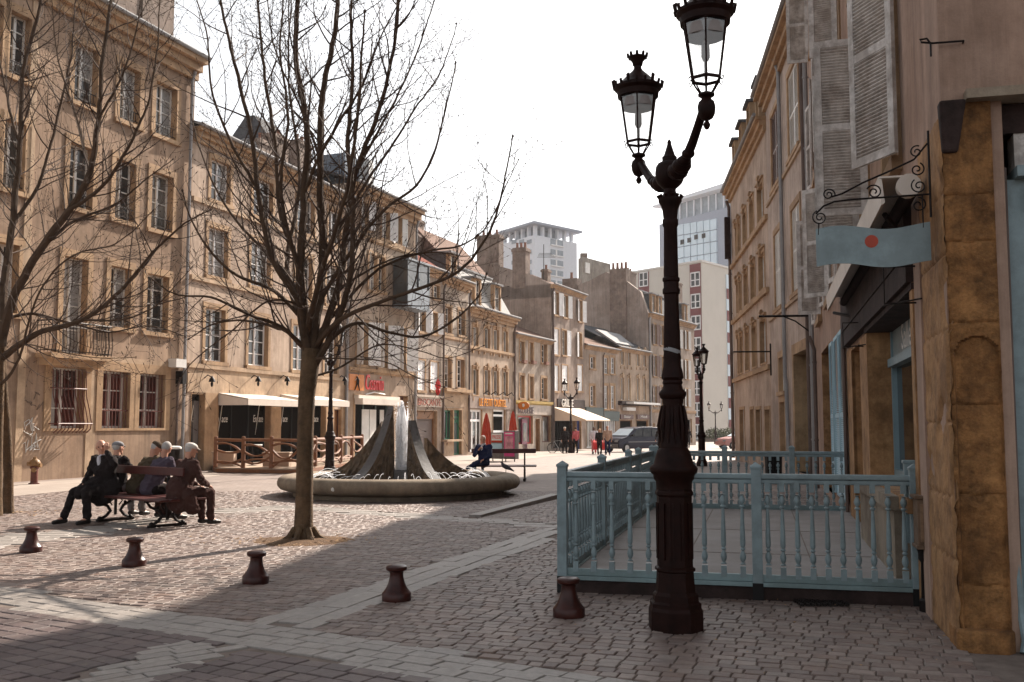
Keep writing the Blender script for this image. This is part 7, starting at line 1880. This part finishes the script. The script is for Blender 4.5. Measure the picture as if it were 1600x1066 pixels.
def onbench(along, side):
    """a seat on the left bench: along its length, side -1 towards the camera / +1 beyond the backrest"""
    c, s_ = math.cos(bang), math.sin(bang)
    return (bpos.x + along * c - side * .24 * s_, bpos.y + along * s_ + side * .24 * c, .015)
# bench local +y (beyond the backrest) points away from the camera; rz turns the sitter's forward axis (local y)
JA = seated(lean=.06, face=(-.72, .66, -.14), knR=(.17, .46, .50), anR=(.25, .56, .10), knL=(-.14, .47, .52), anL=(-.17, .46, .10), shL=(-.215, .08, 1.0), shR=(.215, .06, 1.0), elL=(-.36, .15, .93), wrL=(-.165, .16, 1.14),
            hdL=(.06, -.03, .45), huL=(-.5, .6, 0), elR=(.31, .10, .70), wrR=(.08, .36, .60), hdR=(-.6, .6, -.2), shirt=(-.01, .165, .90), coat=[([(.05, -.02, .60), (.12, .0, .44)], [.21, .20]), ([(.14, .04, .60), (.28, .22, .50)], [.15, .12]), ([(-.1, .02, .55), (-.12, .1, .44)], [.17, .15]), ([(-.02, .16, .62), (.02, .44, .48)], [.12, .11])])
ofs = onbench(-.66, -1); person('bald old man in a black suit at the left end of the bench', JA, ('suit', 'suit'), ofs, R(150), hairstyle='bald').scale = (1.05, 1.05, 1.03)
JB = seated(lean=.06, face=(.2, 1, -.1), hx=-.12); ofs = onbench(-1.16, 1); person('old man in dark clothes and grey flat cap behind the bald man', JB, ('suit', 'greyc'), ofs, bang + R(18), cap='capg')
JC = seated(lean=.26, face=(.35, .85, -.6), hx=.06); ofs = onbench(-.60, 1); person('old man in olive coat and brown cap bent forward', JC, ('olive', 'brownj'), ofs, bang - R(6), cap='capb')
JD = seated(lean=.28, face=(-.35, .9, -.55), hx=-.04); ofs = onbench(-.16, 1); person('grey haired old man in a violet jacket beyond the backrest', JD, ('violet', 'suit'), ofs, bang + R(4), hair='hairg')
JE = seated(lean=.10, face=(.25, .95, -.25), coat=[([(0, -.03, .62), (.04, -.08, .40)], [.20, .185]), ([(.14, 0, .5), (.16, .1, .30)], [.13, .12])]); ofs = onbench(.90, 1); person('old man in dark brown jacket and white cap at the right end of the bench', JE, ('brownj', 'brownj'), (ofs[0] - .02, ofs[1] - .16, .015), R(-38), cap='capw')
JF = seated(lean=.02, face=(-.2, 1, -.3), shirt=(0, .155, .88), knL=(-.02, .47, .55), anL=(.28, .52, .38), knR=(.10, .44, .50), anR=(.08, .46, .10), elR=(.25, .12, .74), wrR=(.05, .24, .90), hdR=(-.35, .05, .4), toL=(.4, .3, -.3))
bl = (bp2[0] - .56, bp2[1] - .22, .005); person('white haired man in dark jacket alone on the bench behind the fountain', JF, ('navy', 'navy'), bl, R(180 - 25))
def standing(step=.0, **k):
    J = {'pelvis': (0, 0, .95), 'chest': (0, .02, 1.25), 'neck': (0, .03, 1.46), 'head': (0, .05, 1.62), 'shL': (-.19, 0, 1.41), 'shR': (.19, 0, 1.41), 'elL': (-.25, -step * .4, 1.12), 'elR': (.25, step * .4, 1.12),
         'wrL': (-.25, .06 - step * .5, .88), 'wrR': (.25, .06 + step * .5, .88), 'hpL': (-.09, 0, .92), 'hpR': (.09, 0, .92), 'knL': (-.1, step * .5 + .03, .50), 'knR': (.1, -step * .3 + .03, .50), 'anL': (-.1, step, .09), 'anR': (.1, -step, .09 + step * .15)}
    J.update(k); return J
def far_person(label, px, D, rz, cl, s_=1.0, **k):
    st = k.pop('J', standing(k.pop('step', .05))); x, y = XD(px, D)
    o = person(label, st, cl, (x, y, zg(D)), rz, voxel=.026, near=False, **k); o.scale = (s_, s_, s_); return o
far_person('man in black with a pale cap standing under the cream awning', 882, 65, R(200), ('suit', 'suit'), cap='capw')
far_person('person in a pink top and dark trousers right of the far lamp post', 899.5, 66, R(30), ('rose', 'suit'), hair='hairb')
far_person('dark haired person in a pale blue shirt walking left of the blond woman', 928, 64, R(170), ('shirt', 'rose'), hair='hairb', skin='skind')
far_person('blond woman in a dark coat walking between two others', 936.5, 62, R(185), ('suit', 'suit'), s_=.93, hair='hairy', hairstyle='long')
far_person('man in a dark jacket and beige top walking towards the square', 949, 60, R(182), ('beige', 'navy'), J=standing(.12), hair='hairb', s_=1.02)
far_person('dark clothed walker half hidden at the left of the near lamp post', 1031, 66, R(150), ('suit', 'suit'), J=standing(.18), hair='hairb')
far_person('dark clothed walker just right of the near lamp post', 1075, 84, R(-20), ('suit', 'suit'), J=standing(.22), hair='hairb')
for i, (px, D, lb) in enumerate(((930.5, 63.2, 'red and white pushchair left of the blond woman'), (942.5, 62.5, 'red and white pushchair right of the blond woman'))):
    x, y = XD(px, D); z = zg(D); r_ = thing('pushchair', lb, 'pushchair', (x, y, z), 'pushchairs')
    MB().hexa([(x - .18, y - .3, z + .3), (x + .18, y - .3, z + .3), (x + .18, y + .2, z + .25), (x - .18, y + .2, z + .25), (x - .18, y - .1, z + .75), (x + .18, y - .1, z + .75), (x + .18, y + .3, z + .9), (x - .18, y + .3, z + .9)]).build('seat', M['redl'], r_, bevel=.04)
    MB().tube([(x - .17, y - .35, z + .1), (x - .17, y + .3, z + .95)], .02, 5).tube([(x + .17, y - .35, z + .1), (x + .17, y + .3, z + .95)], .02, 5).build('frame', M['offw'], r_)
    for a in (-.17, .17):
        for b in (-.33, .28): MB().tube([(x + a - .02, y + b, z + .09), (x + a + .02, y + b, z + .09)], .09, 10).build('wheel', M['rub'], r_)

# ---------------------------------------------------------------- haze over the far end of the street
hz, nt, b_ = new_mat('pale_haze'); out = nt.nodes["Material Output"]; nt.nodes.remove(b_)
pv_ = N(nt, "ShaderNodeVolumePrincipled"); pv_.inputs["Density"].default_value = 0.00022; pv_.inputs["Color"].default_value = (.9, .92, .96, 1); pv_.inputs["Anisotropy"].default_value = 0.3
nt.links.new(pv_.outputs[0], out.inputs["Volume"])
MB().box(0, 430, 30.7, 1020, 956, 74.6).build('haze', hz, kind='stuff', label='thin pale haze lying over the street', cat='haze')
